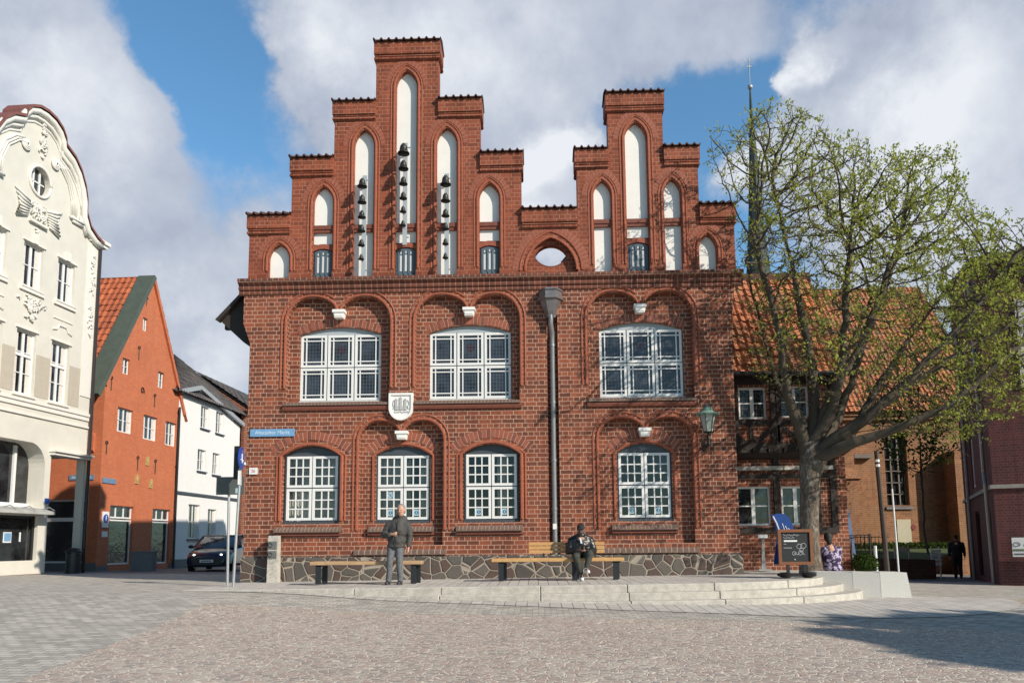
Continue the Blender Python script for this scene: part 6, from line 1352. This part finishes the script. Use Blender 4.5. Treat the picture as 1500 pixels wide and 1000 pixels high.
q = MB(); p0 = Vector((-6.38, -1.95, 3.02)); q.bar(p0-ax*.1+Vector((0, 0, .14)), p0-ax*.1-Vector((0, 0, .14)), .012, .2, (ax.x, ax.y, 0)) if False else q.hexa([p0-ax*.11-nn+Vector((0, 0, -.15)), p0+ax*.11-nn+Vector((0, 0, -.15)), p0+ax*.11+nn+Vector((0, 0, -.15)), p0-ax*.11+nn+Vector((0, 0, -.15)), p0-ax*.11-nn+Vector((0, 0, .15)), p0+ax*.11-nn+Vector((0, 0, .15)), p0+ax*.11+nn+Vector((0, 0, .15)), p0-ax*.11+nn+Vector((0, 0, .15))]); q.build('white_plate', M['sign_white'], t)
q = MB(); q.box(-6.55, -6.44, -1.88, -1.84, 3.0, 3.72); q.build('dark_sign_back', M['black'], t)
# ------------------------------------------------------------ chalkboard, blue panel, dispenser
t = thing('chalkboard', 'brown framed blackboard with chalk writing on a black base by the tree', 'sign', (5.27, -2.1, .86))
q = MB(); 
for a in ((4.93, 4.99, 1.10, 1.82), (5.57, 5.63, 1.10, 1.82), (4.99, 5.57, 1.76, 1.82), (4.99, 5.57, 1.10, 1.16)): q.box(a[0], a[1], -2.13, -2.07, a[2], a[3])
q.build('frame', plain('red brown wood', (.20, .075, .03), .45, .2, 8), t); q = MB(); q.box(4.985, 5.575, -2.10, -2.08, 1.155, 1.765); bd_ = q.build('board', plain('blackboard', (.012, .013, .016), .6, .2, 4), t)
ck = plain('chalk', (.5, .5, .5), .9); q = MB(); 
for k, (w, z, n) in enumerate(((.34, 1.70, 9), (.24, 1.645, 7))): q.tube([(5.04+w*i/(n*3), -2.104, z+.018*math.sin(i*1.9)+.01*math.cos(i*.7)) for i in range(n*3)], .0045, 4)
q.tube([(5.04+.005*i, -2.104, 1.52+.01*math.sin(i*1.7)) for i in range(12)], .004, 4); q.tube([(5.04+.008*i, -2.104, 1.44+.014*math.sin(i*2.1)) for i in range(22)], .006, 4)
for (cx_, cz_, r_) in ((5.36, 1.47, .055), (5.40, 1.40, .04), (5.25, 1.33, .04), (5.38, 1.34, .05), (5.44, 1.48, .06)): q.tube([(cx_+r_*math.cos(a*.6), -2.104, cz_+r_*.9*math.sin(a*.63)) for a in range(11)], .005, 4)
q.tube([(5.25, -2.104, 1.33), (5.32, -2.104, 1.30), (5.38, -2.104, 1.36), (5.46, -2.104, 1.30)], .006, 4); q.ell((5.26, -2.104, 1.205), (.015, .004, .015), 8, 5); q.build('chalk_writing', ck, bd_)
q = MB(); q.box(5.05, 5.32, -2.108, -2.1015, 1.565, 1.60); q.build('white_word_bar', M['sign_white'], bd_)
q = MB(); q.ell((5.05, -2.1, .895), (.16, .24, .055), 12, 6); q.ell((5.50, -2.1, .895), (.17, .24, .055), 12, 6); q.box(5.0, 5.55, -2.2, -2.0, .86, .92); q.build('base', M['black'], t, auto=50)
q = MB(); q.box(5.08, 5.14, -2.12, -2.08, .92, 1.10); q.box(5.42, 5.48, -2.12, -2.08, .92, 1.1); q.build('support', M['bench_leg'], t)
t = thing('blue_display', 'blue round-topped display panel with white edge standing behind the chalkboard', 'display', (5.2, -1.75, .86)); q = MB()
prof = [(4.93, 1.1), (5.03, 1.72), (4.98, 1.98), (4.93, 2.12), (5.05, 2.16), (5.2, 2.15), (5.30, 2.06), (5.36, 1.9), (5.40, 1.72), (5.42, 1.1)]
q.prism_y(prof, -1.77, -1.73); q.build('panel', plain('royal blue print', (.012, .05, .22), .35, .3, 9), t); q = MB(); q.tube([(4.95, -1.78, 2.1), (5.02, -1.78, 1.95), (5.08, -1.78, 1.75), (5.09, -1.78, 1.2)], .016, 5)
for k in range(3): q.bar((5.14+.06*k, -1.775, 1.95-.05*k), (5.20+.07*k, -1.775, 1.75), .012, .01, (0, 1, 0))
q.build('white_edge', M['sign_white'], t)
t = thing('dispenser_stand', 'small grey pedestal stand with perforated foot in front of the annex windows', 'stand', (5.52, 1.2, .88)); q = MB(); q.box(5.42, 5.66, 1.08, 1.3, 1.66, 1.74); q.build('tray', M['sign_white'], t); q = MB(); q.prism_y([(5.50, .9), (5.62, .9), (5.59, 1.3), (5.60, 1.66), (5.54, 1.66), (5.53, 1.3)], 1.17, 1.21)
q.box(5.40, 5.72, 1.05, 1.33, .87, .90); q.build('pedestal', M['steel'], t)
# ------------------------------------------------------------ car
M['paint'] = plain('dark blue car paint', (.008, .016, .045), .18, .05, 3, metal=.3, spec=.8)
def make_car():
    t = thing('parked_car', 'dark blue hatchback with headlights on, coming out of the street left of the hall', 'car', (-13.1, 12.1, G(-13.1, 12.1)), R(8), world_geo=False)
    L_ = 4.0   # front at y=0 facing -Y, rear at y=4
    st = [(0.02, .62, .22, .50, .60), (.10, .78, .20, .62, .70), (.35, .86, .18, .74, .80), (.9, .88, .18, .86, .83), (1.3, .885, .18, .93, .84), (2.2, .89, .18, .95, .85), (3.2, .885, .18, .97, .85), (3.8, .84, .22, .95, .80), (4.0, .74, .30, .80, .7)]
    vs = []; m = 12
    for (y, w, zb, zt, ws) in st:
        ring_ = [(-w*.86, zb), (-w, zb+.12), (-w*1.0, zb+(zt-zb)*.55), (-w*.97, zt-.08), (-ws*.93, zt), (-ws*.4, zt+.035), (ws*.4, zt+.035), (ws*.93, zt), (w*.97, zt-.08), (w, zb+(zt-zb)*.55), (w, zb+.12), (w*.86, zb)]
        vs += [(x, y, z) for x, z in ring_]
    fs = [(i*m+k, i*m+(k+1) % m, (i+1)*m+(k+1) % m, (i+1)*m+k) for i in range(len(st)-1) for k in range(m)]+[tuple(range(m)), tuple((len(st)-1)*m+k for k in range(m-1, -1, -1))]
    b = MB().add(vs, fs); b.build('body', M['paint'], t, auto=35)
    # cabin
    cb = [(1.0, .80, .93), (1.75, .64, 1.40), (2.2, .62, 1.46), (3.1, .62, 1.44), (3.9, .72, .98)]
    vs = []
    for (y, w, z) in cb: vs += [(-.82, y, .93), (-w, y, z), (w, y, z), (.82, y, .93)]
    g = MB().add(vs, [(i*4+k, i*4+k+1, (i+1)*4+k+1, (i+1)*4+k) for i in range(4) for k in range(3)]); g.build('windows', glass_dark('car glass', (.02, .026, .034), (.06, .08, .1), .05, 2), t, auto=30)
    rf = MB(); rf.hexa([(-.63, 1.78, 1.41), (.63, 1.78, 1.41), (.61, 3.12, 1.45), (-.61, 3.12, 1.45), (-.6, 1.82, 1.45), (.6, 1.82, 1.45), (.58, 3.1, 1.485), (-.58, 3.1, 1.485)])
    for s in (-1, 1): rf.bar((s*.81, 1.02, .93), (s*.64, 1.76, 1.41), .05, .05); rf.bar((s*.62, 3.1, 1.45), (s*.72, 3.9, .98), .08, .08); rf.bar((s*.8, 2.3, .95), (s*.63, 2.3, 1.44), .05, .05)
    rf.build('roof', M['paint'], t, auto=40)
    for s in (-1, 1):
        h = MB(); h.hexa([(s*.40, .10, .60), (s*.74, .22, .64), (s*.76, .30, .62), (s*.42, .2, .58), (s*.42, .13, .70), (s*.76, .30, .76), (s*.78, .38, .74), (s*.45, .22, .70)]); hl = h.build('headlight', plain('headlight housing', (.1, .11, .12), .1, .1, 9), t)
        e = bpy.data.materials.new('lit headlamp'); e.use_nodes = True; nt = e.node_tree; bb = nt.nodes['Principled BSDF']; bb.inputs['Emission Color'].default_value = (1, .98, .9, 1); bb.inputs['Emission Strength'].default_value = 4
        h = MB(); h.ell((s*.52, .12, .655), (.045, .03, .04), 8, 6); h.build('lamp', e, hl, smooth=True)
        h = MB(); h.ell((s*.95, 1.15, .98), (.11, .06, .075), 10, 6); h.bar((s*.8, 1.15, .93), (s*.95, 1.15, .96), .04, .03); h.build('door_mirror', M['black'], t, smooth=True)
    gr = MB(); gr.prism_y([(-.5, .26), (.5, .26), (.62, .5), (.4, .55), (-.4, .55), (-.62, .5)], -.005, .1); gr.build('grille', M['black'], t)
    q = MB(); q.box(-.26, .26, -.03, -.006, .36, .47); npl = q.build('number_plate', M['sign_white'], t); q = MB()
    for k in range(7): q.box(-.2+.058*k, -.165+.058*k, -.036, -.031, .385, .445)
    q.build('plate_characters', M['black'], npl)
    for (x, y) in ((-.78, .78), (.78, .78), (-.78, 3.3), (.78, 3.3)):
        w = MB(); n = 20
        for (rr, xx) in (): pass
        w.tube([(x-.1, y, .31), (x-.09, y, .31), (x+.09, y, .31), (x+.1, y, .31)], [.28, .31, .31, .28], n); wo = w.build('wheel', plain('tyre rubber', (.012, .012, .012), .8, .1, 9), t, auto=40)
        r_ = MB(); r_.tube([(x-.105, y, .31), (x+.105, y, .31)], .2, 12); r_.build('rim', M['steel'], wo)
make_car()
# ------------------------------------------------------------ people
from mathutils import noise as mnoise
def fused(name, mb, mat, parent, voxel=.012, smooth_it=4):
    me = bpy.data.meshes.new('tmp'); me.from_pydata(mb.v, [], mb.f); bm = bmesh.new(); bm.from_mesh(me); bmesh.ops.recalc_face_normals(bm, faces=bm.faces); bm.to_mesh(me); bm.free()
    o = bpy.data.objects.new('tmp', me); link(o); r = o.modifiers.new('r', 'REMESH'); r.mode = 'VOXEL'; r.voxel_size = voxel; s = o.modifiers.new('s', 'SMOOTH'); s.iterations = smooth_it; s.factor = .5
    dg = bpy.context.evaluated_depsgraph_get(); dg.update(); m2 = bpy.data.meshes.new_from_object(o.evaluated_get(dg)); bpy.data.objects.remove(o)
    amp = {'jacket': .016, 'trousers': .013, 'top': .012}.get(name, 0)
    if amp:      # cloth folds
        m2.update(); nr = [v.normal.copy() for v in m2.vertices]; off = random.random()*9
        for v, n in zip(m2.vertices, nr):
            q = Vector((v.co.x*9+off, v.co.y*9, v.co.z*(15 if name != 'trousers' else 11))); w_ = mnoise.noise(q)*.65+(.5-abs(mnoise.noise(q*1.9)))*.6; v.co += n*amp*(w_-.1)
    m2.name = name; m2.materials.clear(); m2.materials.append(mat); m2.polygons.foreach_set('use_smooth', [True]*len(m2.polygons)); o = bpy.data.objects.new(name, m2); link(o); return adopt(o, parent)
def hand(mb, w, d, palm_n, s=1.0, curl=.6, thumb=1):
    """w wrist, d direction of the hand, palm_n palm normal"""
    w = Vector(w); d = Vector(d).normalized(); n = Vector(palm_n).normalized(); x = d.cross(n).normalized()
    pc = w+d*.05*s; mb.ell(pc, (.001, .001, .001)); 
    for k in range(3): mb.cap(w+d*.01, w+d*.085*s+x*(.024*(k-1)), .024*s, .017*s, 8)
    for k in range(4):
        b = w+d*.085*s+x*(.011+.019*(1-k))*s*1.0-x*.0; l = [.072, .08, .075, .058][k]*s; c1 = curl*(1+.1*k); m1 = b+(d*math.cos(c1)+n*math.sin(c1))*l*.5; m2 = m1+(d*math.cos(c1*2.1)+n*math.sin(c1*2.1))*l*.5
        mb.cap(b, m1, .0095*s, .009*s, 6); mb.cap(m1, m2, .009*s, .0075*s, 6)
    b = w+d*.035*s+x*thumb*.028*s; m1 = b+(d*.6+x*thumb*.7+n*.35).normalized()*.035*s; m2 = m1+(d*.85+x*thumb*.15+n*.4).normalized()*.03*s; mb.cap(b, m1, .012*s, .0105*s, 6); mb.cap(m1, m2, .0105*s, .009*s, 6)
def head(mb, c, face, s=1.0):
    c = Vector(c); f = Vector(face).normalized(); x = f.cross(Vector((0, 0, 1))).normalized(); u = x.cross(f)
    rot = Matrix((x, f, u)).transposed()
    mb.ell(c+u*.025*s, (.076*s, .093*s, .10*s), 16, 12, rot); mb.ell(c-u*.05*s+f*.018*s, (.058*s, .07*s, .07*s), 14, 10, rot); mb.ell(c-u*.085*s+f*.05*s, (.03*s, .03*s, .022*s), 10, 8, rot)
    mb.cap(c+u*.02*s+f*.088*s, c-u*.018*s+f*.108*s, .009*s, .014*s, 8)
    for sx in (-1, 1): mb.ell(c+x*.078*s*sx-f*.005*s, (.012*s, .022*s, .032*s), 8, 6, rot); mb.ell(c+x*.032*sx*s-u*.012*s+f*.075*s, (.02*s, .014*s, .014*s), 8, 6, rot)
    return x, f, u
M['skin'] = plain('skin', (.50, .27, .19), .55, .08, 12); M['skin_dark'] = plain('darker skin', (.26, .14, .10), .55, .08, 12)
def face_parts(parent, c, face, s, haircol=None, beard=None, cap=None):
    c = Vector(c); f = Vector(face).normalized(); x = f.cross(Vector((0, 0, 1))).normalized(); u = x.cross(f); rot = Matrix((x, f, u)).transposed()
    e = MB()
    for sx in (-1, 1): e.ell(c+x*.03*sx*s+u*.012*s+f*.087*s, (.011*s, .006*s, .007*s), 8, 6, rot)
    e.build('eyes', M['black'], parent, smooth=True)
    e = MB(); e.ell(c-u*.048*s+f*.088*s, (.024*s, .008*s, .006*s), 8, 6, rot); e.build('mouth', plain('lips', (.3, .1, .09), .5), parent, smooth=True)
    if haircol:
        h = MB(); h.ell(c+u*.052*s-f*.022*s, (.084*s, .096*s, .084*s), 14, 10, rot)
        for sx in (-1, 1): h.ell(c+x*.062*sx*s-f*.03*s-u*.01*s, (.024*s, .05*s, .06*s), 8, 6, rot)
        h.ell(c-f*.06*s-u*.01*s, (.06*s, .045*s, .07*s), 10, 8, rot); fused('hair', h, haircol, parent, .011)
    if cap:
        h = MB(); h.ell(c+u*.05*s-f*.005*s, (.088*s, .1*s, .082*s), 14, 10, rot); h.cap(c+u*.052*s+f*.08*s-x*.03*s, c+u*.052*s+f*.08*s+x*.03*s, .03*s, .03*s, 8); fused('cap', h, cap, parent, .011)
# standing man
t = thing('person', 'grey haired man in dark jacket and grey jeans standing before the long bench', 'person', (-2.98, -2.15, .748), 0, world_geo=False)
b = MB(); head(b, (.13, -.05, 1.53), (-.15, -1, -.12), 1.06); b.cap((.09, 0, 1.28), (.12, -.03, 1.46), .055, .05, 12)
b.cap((.07, 0, 1.24), (.02, .02, .85), .12, .11, 12); b.cap((-.09, .01, 1.24), (.22, .01, 1.24), .06, .06, 10)
RS, RE, RW = (-.14, .0, 1.225), (-.225, -.03, 1.02), (-.03, -.20, 1.04); LS, LE, LW_ = (.265, .0, 1.215), (.31, .03, 1.0), (.285, -.03, .76)
b.cap(RS, RE, .045, .036); b.cap(RE, RW, .035, .026); b.cap(LS, LE, .045, .036); b.cap(LE, LW_, .035, .026); hand(b, RW, (1, -.25, .1), (0, 1, .3), 1, .9, -1); hand(b, LW_, (-.05, -.1, -1), (-1, 0, 0), 1, .45, 1)
for sx, kx, fx in ((-.07, -.10, -.13), (.09, .10, .115)):
    b.cap((sx, .02, .85), (kx, -.02, .46), .075, .05); b.cap((kx, -.02, .46), (fx, .02, .09), .048, .035); b.cap((fx, .02, .05), (fx-.01, -.12, .035), .035, .03)
fused('body', b, M['skin'], t, .0095, 3); face_parts(t, (.13, -.05, 1.53), (-.15, -1, -.12), 1.06, haircol=plain('grey hair', (.23, .215, .20), .8, .15, 30))
M['jacket'] = plain('dark grey jacket', (.055, .052, .05), .75, .25, 14, bmp=.35); M['jeans'] = plain('grey jeans', (.115, .12, .13), .85, .3, 16, bmp=.3)
j = MB(); j.ell((.06, .0, 1.15), (.215, .145, .22), 16, 12); j.ell((.03, .01, .92), (.195, .14, .2), 16, 12); j.cap((-.09, .0, 1.215), (.22, .0, 1.215), .10, .095, 12); j.cap((.09, .01, 1.34), (-.12, .0, 1.24), .07, .075); j.cap((.09, .01, 1.34), (.25, .0, 1.23), .07, .075); j.ell((.02, .01, .80), (.19, .135, .075), 16, 8)
j.cap(RS, RE, .08, .066); j.cap(RE, (-.09, -.16, 1.03), .066, .05); j.cap(LS, LE, .08, .065); j.cap(LE, (.287, -.02, .81), .064, .05); j.cap((.09, .01, 1.36), (.11, -.01, 1.41), .085, .078, 12); j.cap((.0, .06, 1.36), (.18, .06, 1.36), .07, .07)
jo = fused('jacket', j, M['jacket'], t, .014, 5)
z_ = MB(); z_.tube([(.085, -.155, 1.33), (.07, -.16, 1.15), (.05, -.155, .95), (.04, -.14, .78)], .006, 5); z_.box(-.09, -.02, -.155, -.145, .88, .885); z_.box(.14, .21, -.15, -.14, .87, .875); z_.build('zip', M['black'], jo)
tr_ = MB()
for sx, kx, fx in ((-.07, -.10, -.13), (.09, .10, .115)):
    tr_.cap((sx, .02, .82), (kx, -.02, .46), .1, .072); tr_.cap((kx, -.02, .46), (fx, .02, .08), .07, .058); tr_.ell((fx, .01, .09), (.062, .07, .03), 12, 6)
fused('trousers', tr_, M['jeans'], t, .013, 4)
sh_ = MB()
for fx in (-.13, .115): sh_.cap((fx, .04, .045), (fx-.015, -.13, .038), .046, .04, 10); sh_.box(fx-.05, fx+.04, -.16, .08, .0, .02)
fused('shoes', sh_, plain('dark shoes', (.03, .028, .028), .5), t, .011, 2)
# sitting man
t = thing('person', 'man in black leather jacket and dark cap sitting cross-legged on the slatted bench', 'person', (.92, -1.45, .785), 0, world_geo=False)
b = MB(); head(b, (0, -.14, 1.075), (-.05, -1, -.45), 1.0); b.cap((0, -.02, .88), (0, -.09, 1.0), .055, .05, 12); b.cap((0, .06, .52), (0, -.02, .86), .13, .12, 12); b.cap((-.15, 0, .84), (.15, 0, .84), .06, .06)
A1, A2, A3 = (-.20, .0, .84), (-.27, -.04, .62), (-.05, -.27, .64); B1, B2, B3 = (.20, 0, .84), (.27, -.04, .62), (.07, -.27, .62)
for a_, e_, w_ in ((A1, A2, A3), (B1, B2, B3)): b.cap(a_, e_, .045, .036); b.cap(e_, w_, .036, .026)
hand(b, A3, (.6, -.4, .25), (.3, .6, .4), 1, .7, 1); hand(b, B3, (-.6, -.4, .25), (-.3, .6, .4), 1, .7, -1)
K1, F1 = (-.13, -.46, .50), (-.03, -.42, .10); K2, F2 = (.16, -.44, .56), (.075, -.50, .24)
b.cap((-.09, .02, .52), K1, .075, .055); b.cap(K1, F1, .052, .035); b.cap((.09, .02, .54), K2, .075, .055); b.cap(K2, F2, .052, .035); b.cap(F1, (-.02, -.54, .05), .035, .03); b.cap(F2, (.1, -.62, .22), .035, .03)
fused('body', b, M['skin_dark'], t, .0095, 3); face_parts(t, (0, -.14, 1.075), (-.05, -1, -.45), 1.0, haircol=M['black'], cap=plain('dark knit cap', (.018, .016, .018), .85, .2, 20))
m_ = MB(); m_.ell((0, -.185, 1.02), (.062, .062, .05), 12, 8); fused('face_mask', m_, plain('dark grey mask', (.07, .07, .075), .7), t, .01)
M['leather'] = plain('black leather', (.013, .013, .014), .38, .2, 7, bmp=.2, spec=.5)
j = MB(); j.ell((0, .0, .74), (.235, .155, .2), 16, 12); j.ell((0, .04, .58), (.215, .16, .13), 16, 10); j.cap((-.14, 0, .83), (.14, 0, .83), .10, .10, 12); j.cap((0, -.02, .95), (-.18, 0, .86), .07, .075); j.cap((0, -.02, .95), (.18, 0, .86), .07, .075); j.cap((-.03, -.06, .95), (.03, -.06, .95), .07, .07); j.cap(A1, A2, .085, .075); j.cap(A2, (-.11, -.22, .635), .072, .052); j.cap(B1, B2, .085, .075); j.cap(B2, (.13, -.22, .62), .072, .052); j.cap((0, .0, .93), (0, -.04, .98), .085, .075)
jo = fused('jacket', j, M['leather'], t, .014, 4); z_ = MB(); z_.bar((-.02, -.16, .9), (.01, -.17, .78), .035, .02); z_.build('shirt_collar', M['sign_white'], jo)
M['olive'] = plain('dark olive trousers', (.04, .042, .035), .8, .25, 12, bmp=.35); tr_ = MB(); tr_.cap((-.09, .02, .52), K1, .105, .085); tr_.cap(K1, (-.035, -.42, .17), .082, .058); tr_.cap((.09, .02, .54), K2, .105, .085); tr_.cap(K2, (.09, -.49, .3), .082, .056); tr_.cap((-.09, .04, .53), (.09, .04, .53), .11, .11)
fused('trousers', tr_, M['olive'], t, .013, 4)
s_ = MB(); s_.cap((-.03, -.40, .05), (-.015, -.56, .045), .046, .042); s_.cap((-.03, -.41, .1), (-.03, -.41, .14), .042, .04); s_.cap((.075, -.49, .22), (.11, -.64, .20), .046, .04); s_.cap((.078, -.495, .25), (.08, -.495, .27), .042, .04); fused('shoes', s_, plain('white trainers', (.72, .71, .69), .5, .05, 9), t, .011, 2)
p_ = thing('phone', 'dark phone held in both hands by the man in black', 'phone', (.93, -1.78, 1.47), 0, world_geo=False); q = MB(); q.hexa([(-.035, -.03, -.03), (.035, -.03, -.03), (.035, -.02, -.035), (-.035, -.02, -.035), (-.035, -.09, .06), (.035, -.09, .06), (.035, -.08, .055), (-.035, -.08, .055)]); q.build('phone_body', M['black'], p_)
# person in purple seen from behind
t = thing('person', 'person in purple and white patterned top sitting beside the tree trunk', 'person', (6.62, -.45, .86), 0, world_geo=False)
b = MB(); head(b, (-.05, .04, .78), (.1, 1, -.2), .95); b.cap((-.03, .0, .6), (-.04, .02, .7), .055, .05); b.cap((0, 0, .12), (-.03, 0, .55), .12, .1); b.cap((-.12, 0, .51), (.1, 0, .51), .05, .05)
for s in (-1, 1): b.cap((s*.15, 0, .50), (s*.19, .08, .32), .042, .034); b.cap((s*.19, .08, .32), (s*.08, .26, .3), .034, .026); hand(b, (s*.08, .26, .3), (-s*.6, .5, .1), (0, -1, .2), .9, .6, s); b.cap((s*.08, .0, .1), (s*.1, .4, .1), .07, .05); b.cap((s*.1, .4, .1), (s*.1, .42, -.25) if False else (s*.1, .44, .0), .045, .04)
fused('body', b, M['skin'], t, .0095, 3); h = MB(); h.ell((-.05, .02, .80), (.095, .105, .115), 14, 10); h.ell((-.045, -.04, .69), (.06, .05, .07), 10, 8); h.ell((-.05, -.04, .74), (.07, .05, .08), 10, 8); fused('hair', h, plain('dark hair', (.02, .016, .014), .7, .2, 30), t, .011)
mt, nt, bb, oo = nodes('purple patterned cloth'); tc = nt.nodes.new('ShaderNodeTexCoord'); nn_ = tex_noise(nt, tc.outputs['Object'], 13, 3, .5); nt.links.new(mixc(nt, mrange(nt, nn_.outputs['Fac'], .49, .54), (.035, .018, .06), (.42, .36, .5)), bb.inputs['Base Color']); bb.inputs['Roughness'].default_value = .85
j = MB(); j.ell((0, 0, .28), (.215, .15, .27), 16, 12); j.cap((-.12, 0, .50), (.10, 0, .50), .085, .085); j.cap((-.03, .0, .60), (-.15, 0, .52), .06, .07); j.cap((-.03, .0, .60), (.13, 0, .52), .06, .07); j.ell((.02, 0, .1), (.22, .17, .12), 14, 8)
for s in (-1, 1): j.cap((s*.16, 0, .52), (s*.2, .08, .32), .075, .06); j.cap((s*.2, .08, .32), (s*.12, .2, .3), .058, .045)
fused('top', j, mt, t, .014, 4)
# man walking away
zz = G(16.8, 14); t = thing('person', 'man in a black suit seen from behind in the shaded passage', 'person', (16.82, 13.6, zz), R(-25), world_geo=False)
b = MB(); head(b, (0, .02, 1.62), (0, 1, 0), 1.0); b.cap((0, 0, 1.42), (0, .01, 1.52), .055, .05); b.cap((0, 0, .95), (0, 0, 1.35), .12, .13); b.cap((-.15, 0, 1.36), (.15, 0, 1.36), .05, .05)
for s in (-1, 1): b.cap((s*.21, 0, 1.38), (s*.26, 0, 1.12), .045, .036); b.cap((s*.26, 0, 1.12), (s*.27, .04, .87), .035, .026); hand(b, (s*.27, .04, .87), (0, .1, -1), (-s, 0, 0), 1, .4, s); b.cap((s*.09, 0, .92), (s*.09, .02, .5), .08, .055); b.cap((s*.09, .02, .5), (s*.09, -.02*s, .09), .05, .036); b.cap((s*.09, -.02*s, .05), (s*.1, .14-.02*s, .04), .036, .03)
fused('body', b, M['skin'], t, .0095, 3); h = MB(); h.ell((0, .0, 1.665), (.084, .09, .09), 12, 10); h.ell((0, -.045, 1.62), (.07, .045, .08), 10, 8); fused('hair', h, plain('black hair', (.015, .013, .012), .7), t, .011)
sm = plain('black suit', (.011, .011, .013), .8, .2, 10); j = MB(); j.ell((0, 0, 1.22), (.215, .14, .26), 16, 12); j.ell((0, 0, 1.05), (.195, .145, .2), 14, 10); j.ell((0, 0, .93), (.2, .145, .14), 14, 10); j.cap((-.15, 0, 1.345), (.15, 0, 1.345), .085, .085); j.cap((0, 0, 1.47), (-.18, 0, 1.37), .06, .07); j.cap((0, 0, 1.47), (.18, 0, 1.37), .06, .07)
for s in (-1, 1): j.cap((s*.21, 0, 1.38), (s*.26, 0, 1.12), .075, .062); j.cap((s*.26, 0, 1.12), (s*.27, .03, .92), .06, .05)
fused('jacket', j, sm, t, .014, 4); j = MB()
for s in (-1, 1): j.cap((s*.09, 0, .86), (s*.09, .02, .5), .105, .08); j.cap((s*.09, .02, .5), (s*.09, -.02*s, .08), .075, .06)
fused('trousers', j, sm, t, .013, 4); j = MB()
for s in (-1, 1): j.cap((s*.09, -.03-.02*s, .045), (s*.1, .13-.02*s, .04), .045, .04)
fused('shoes', j, M['black'], t, .011, 2)
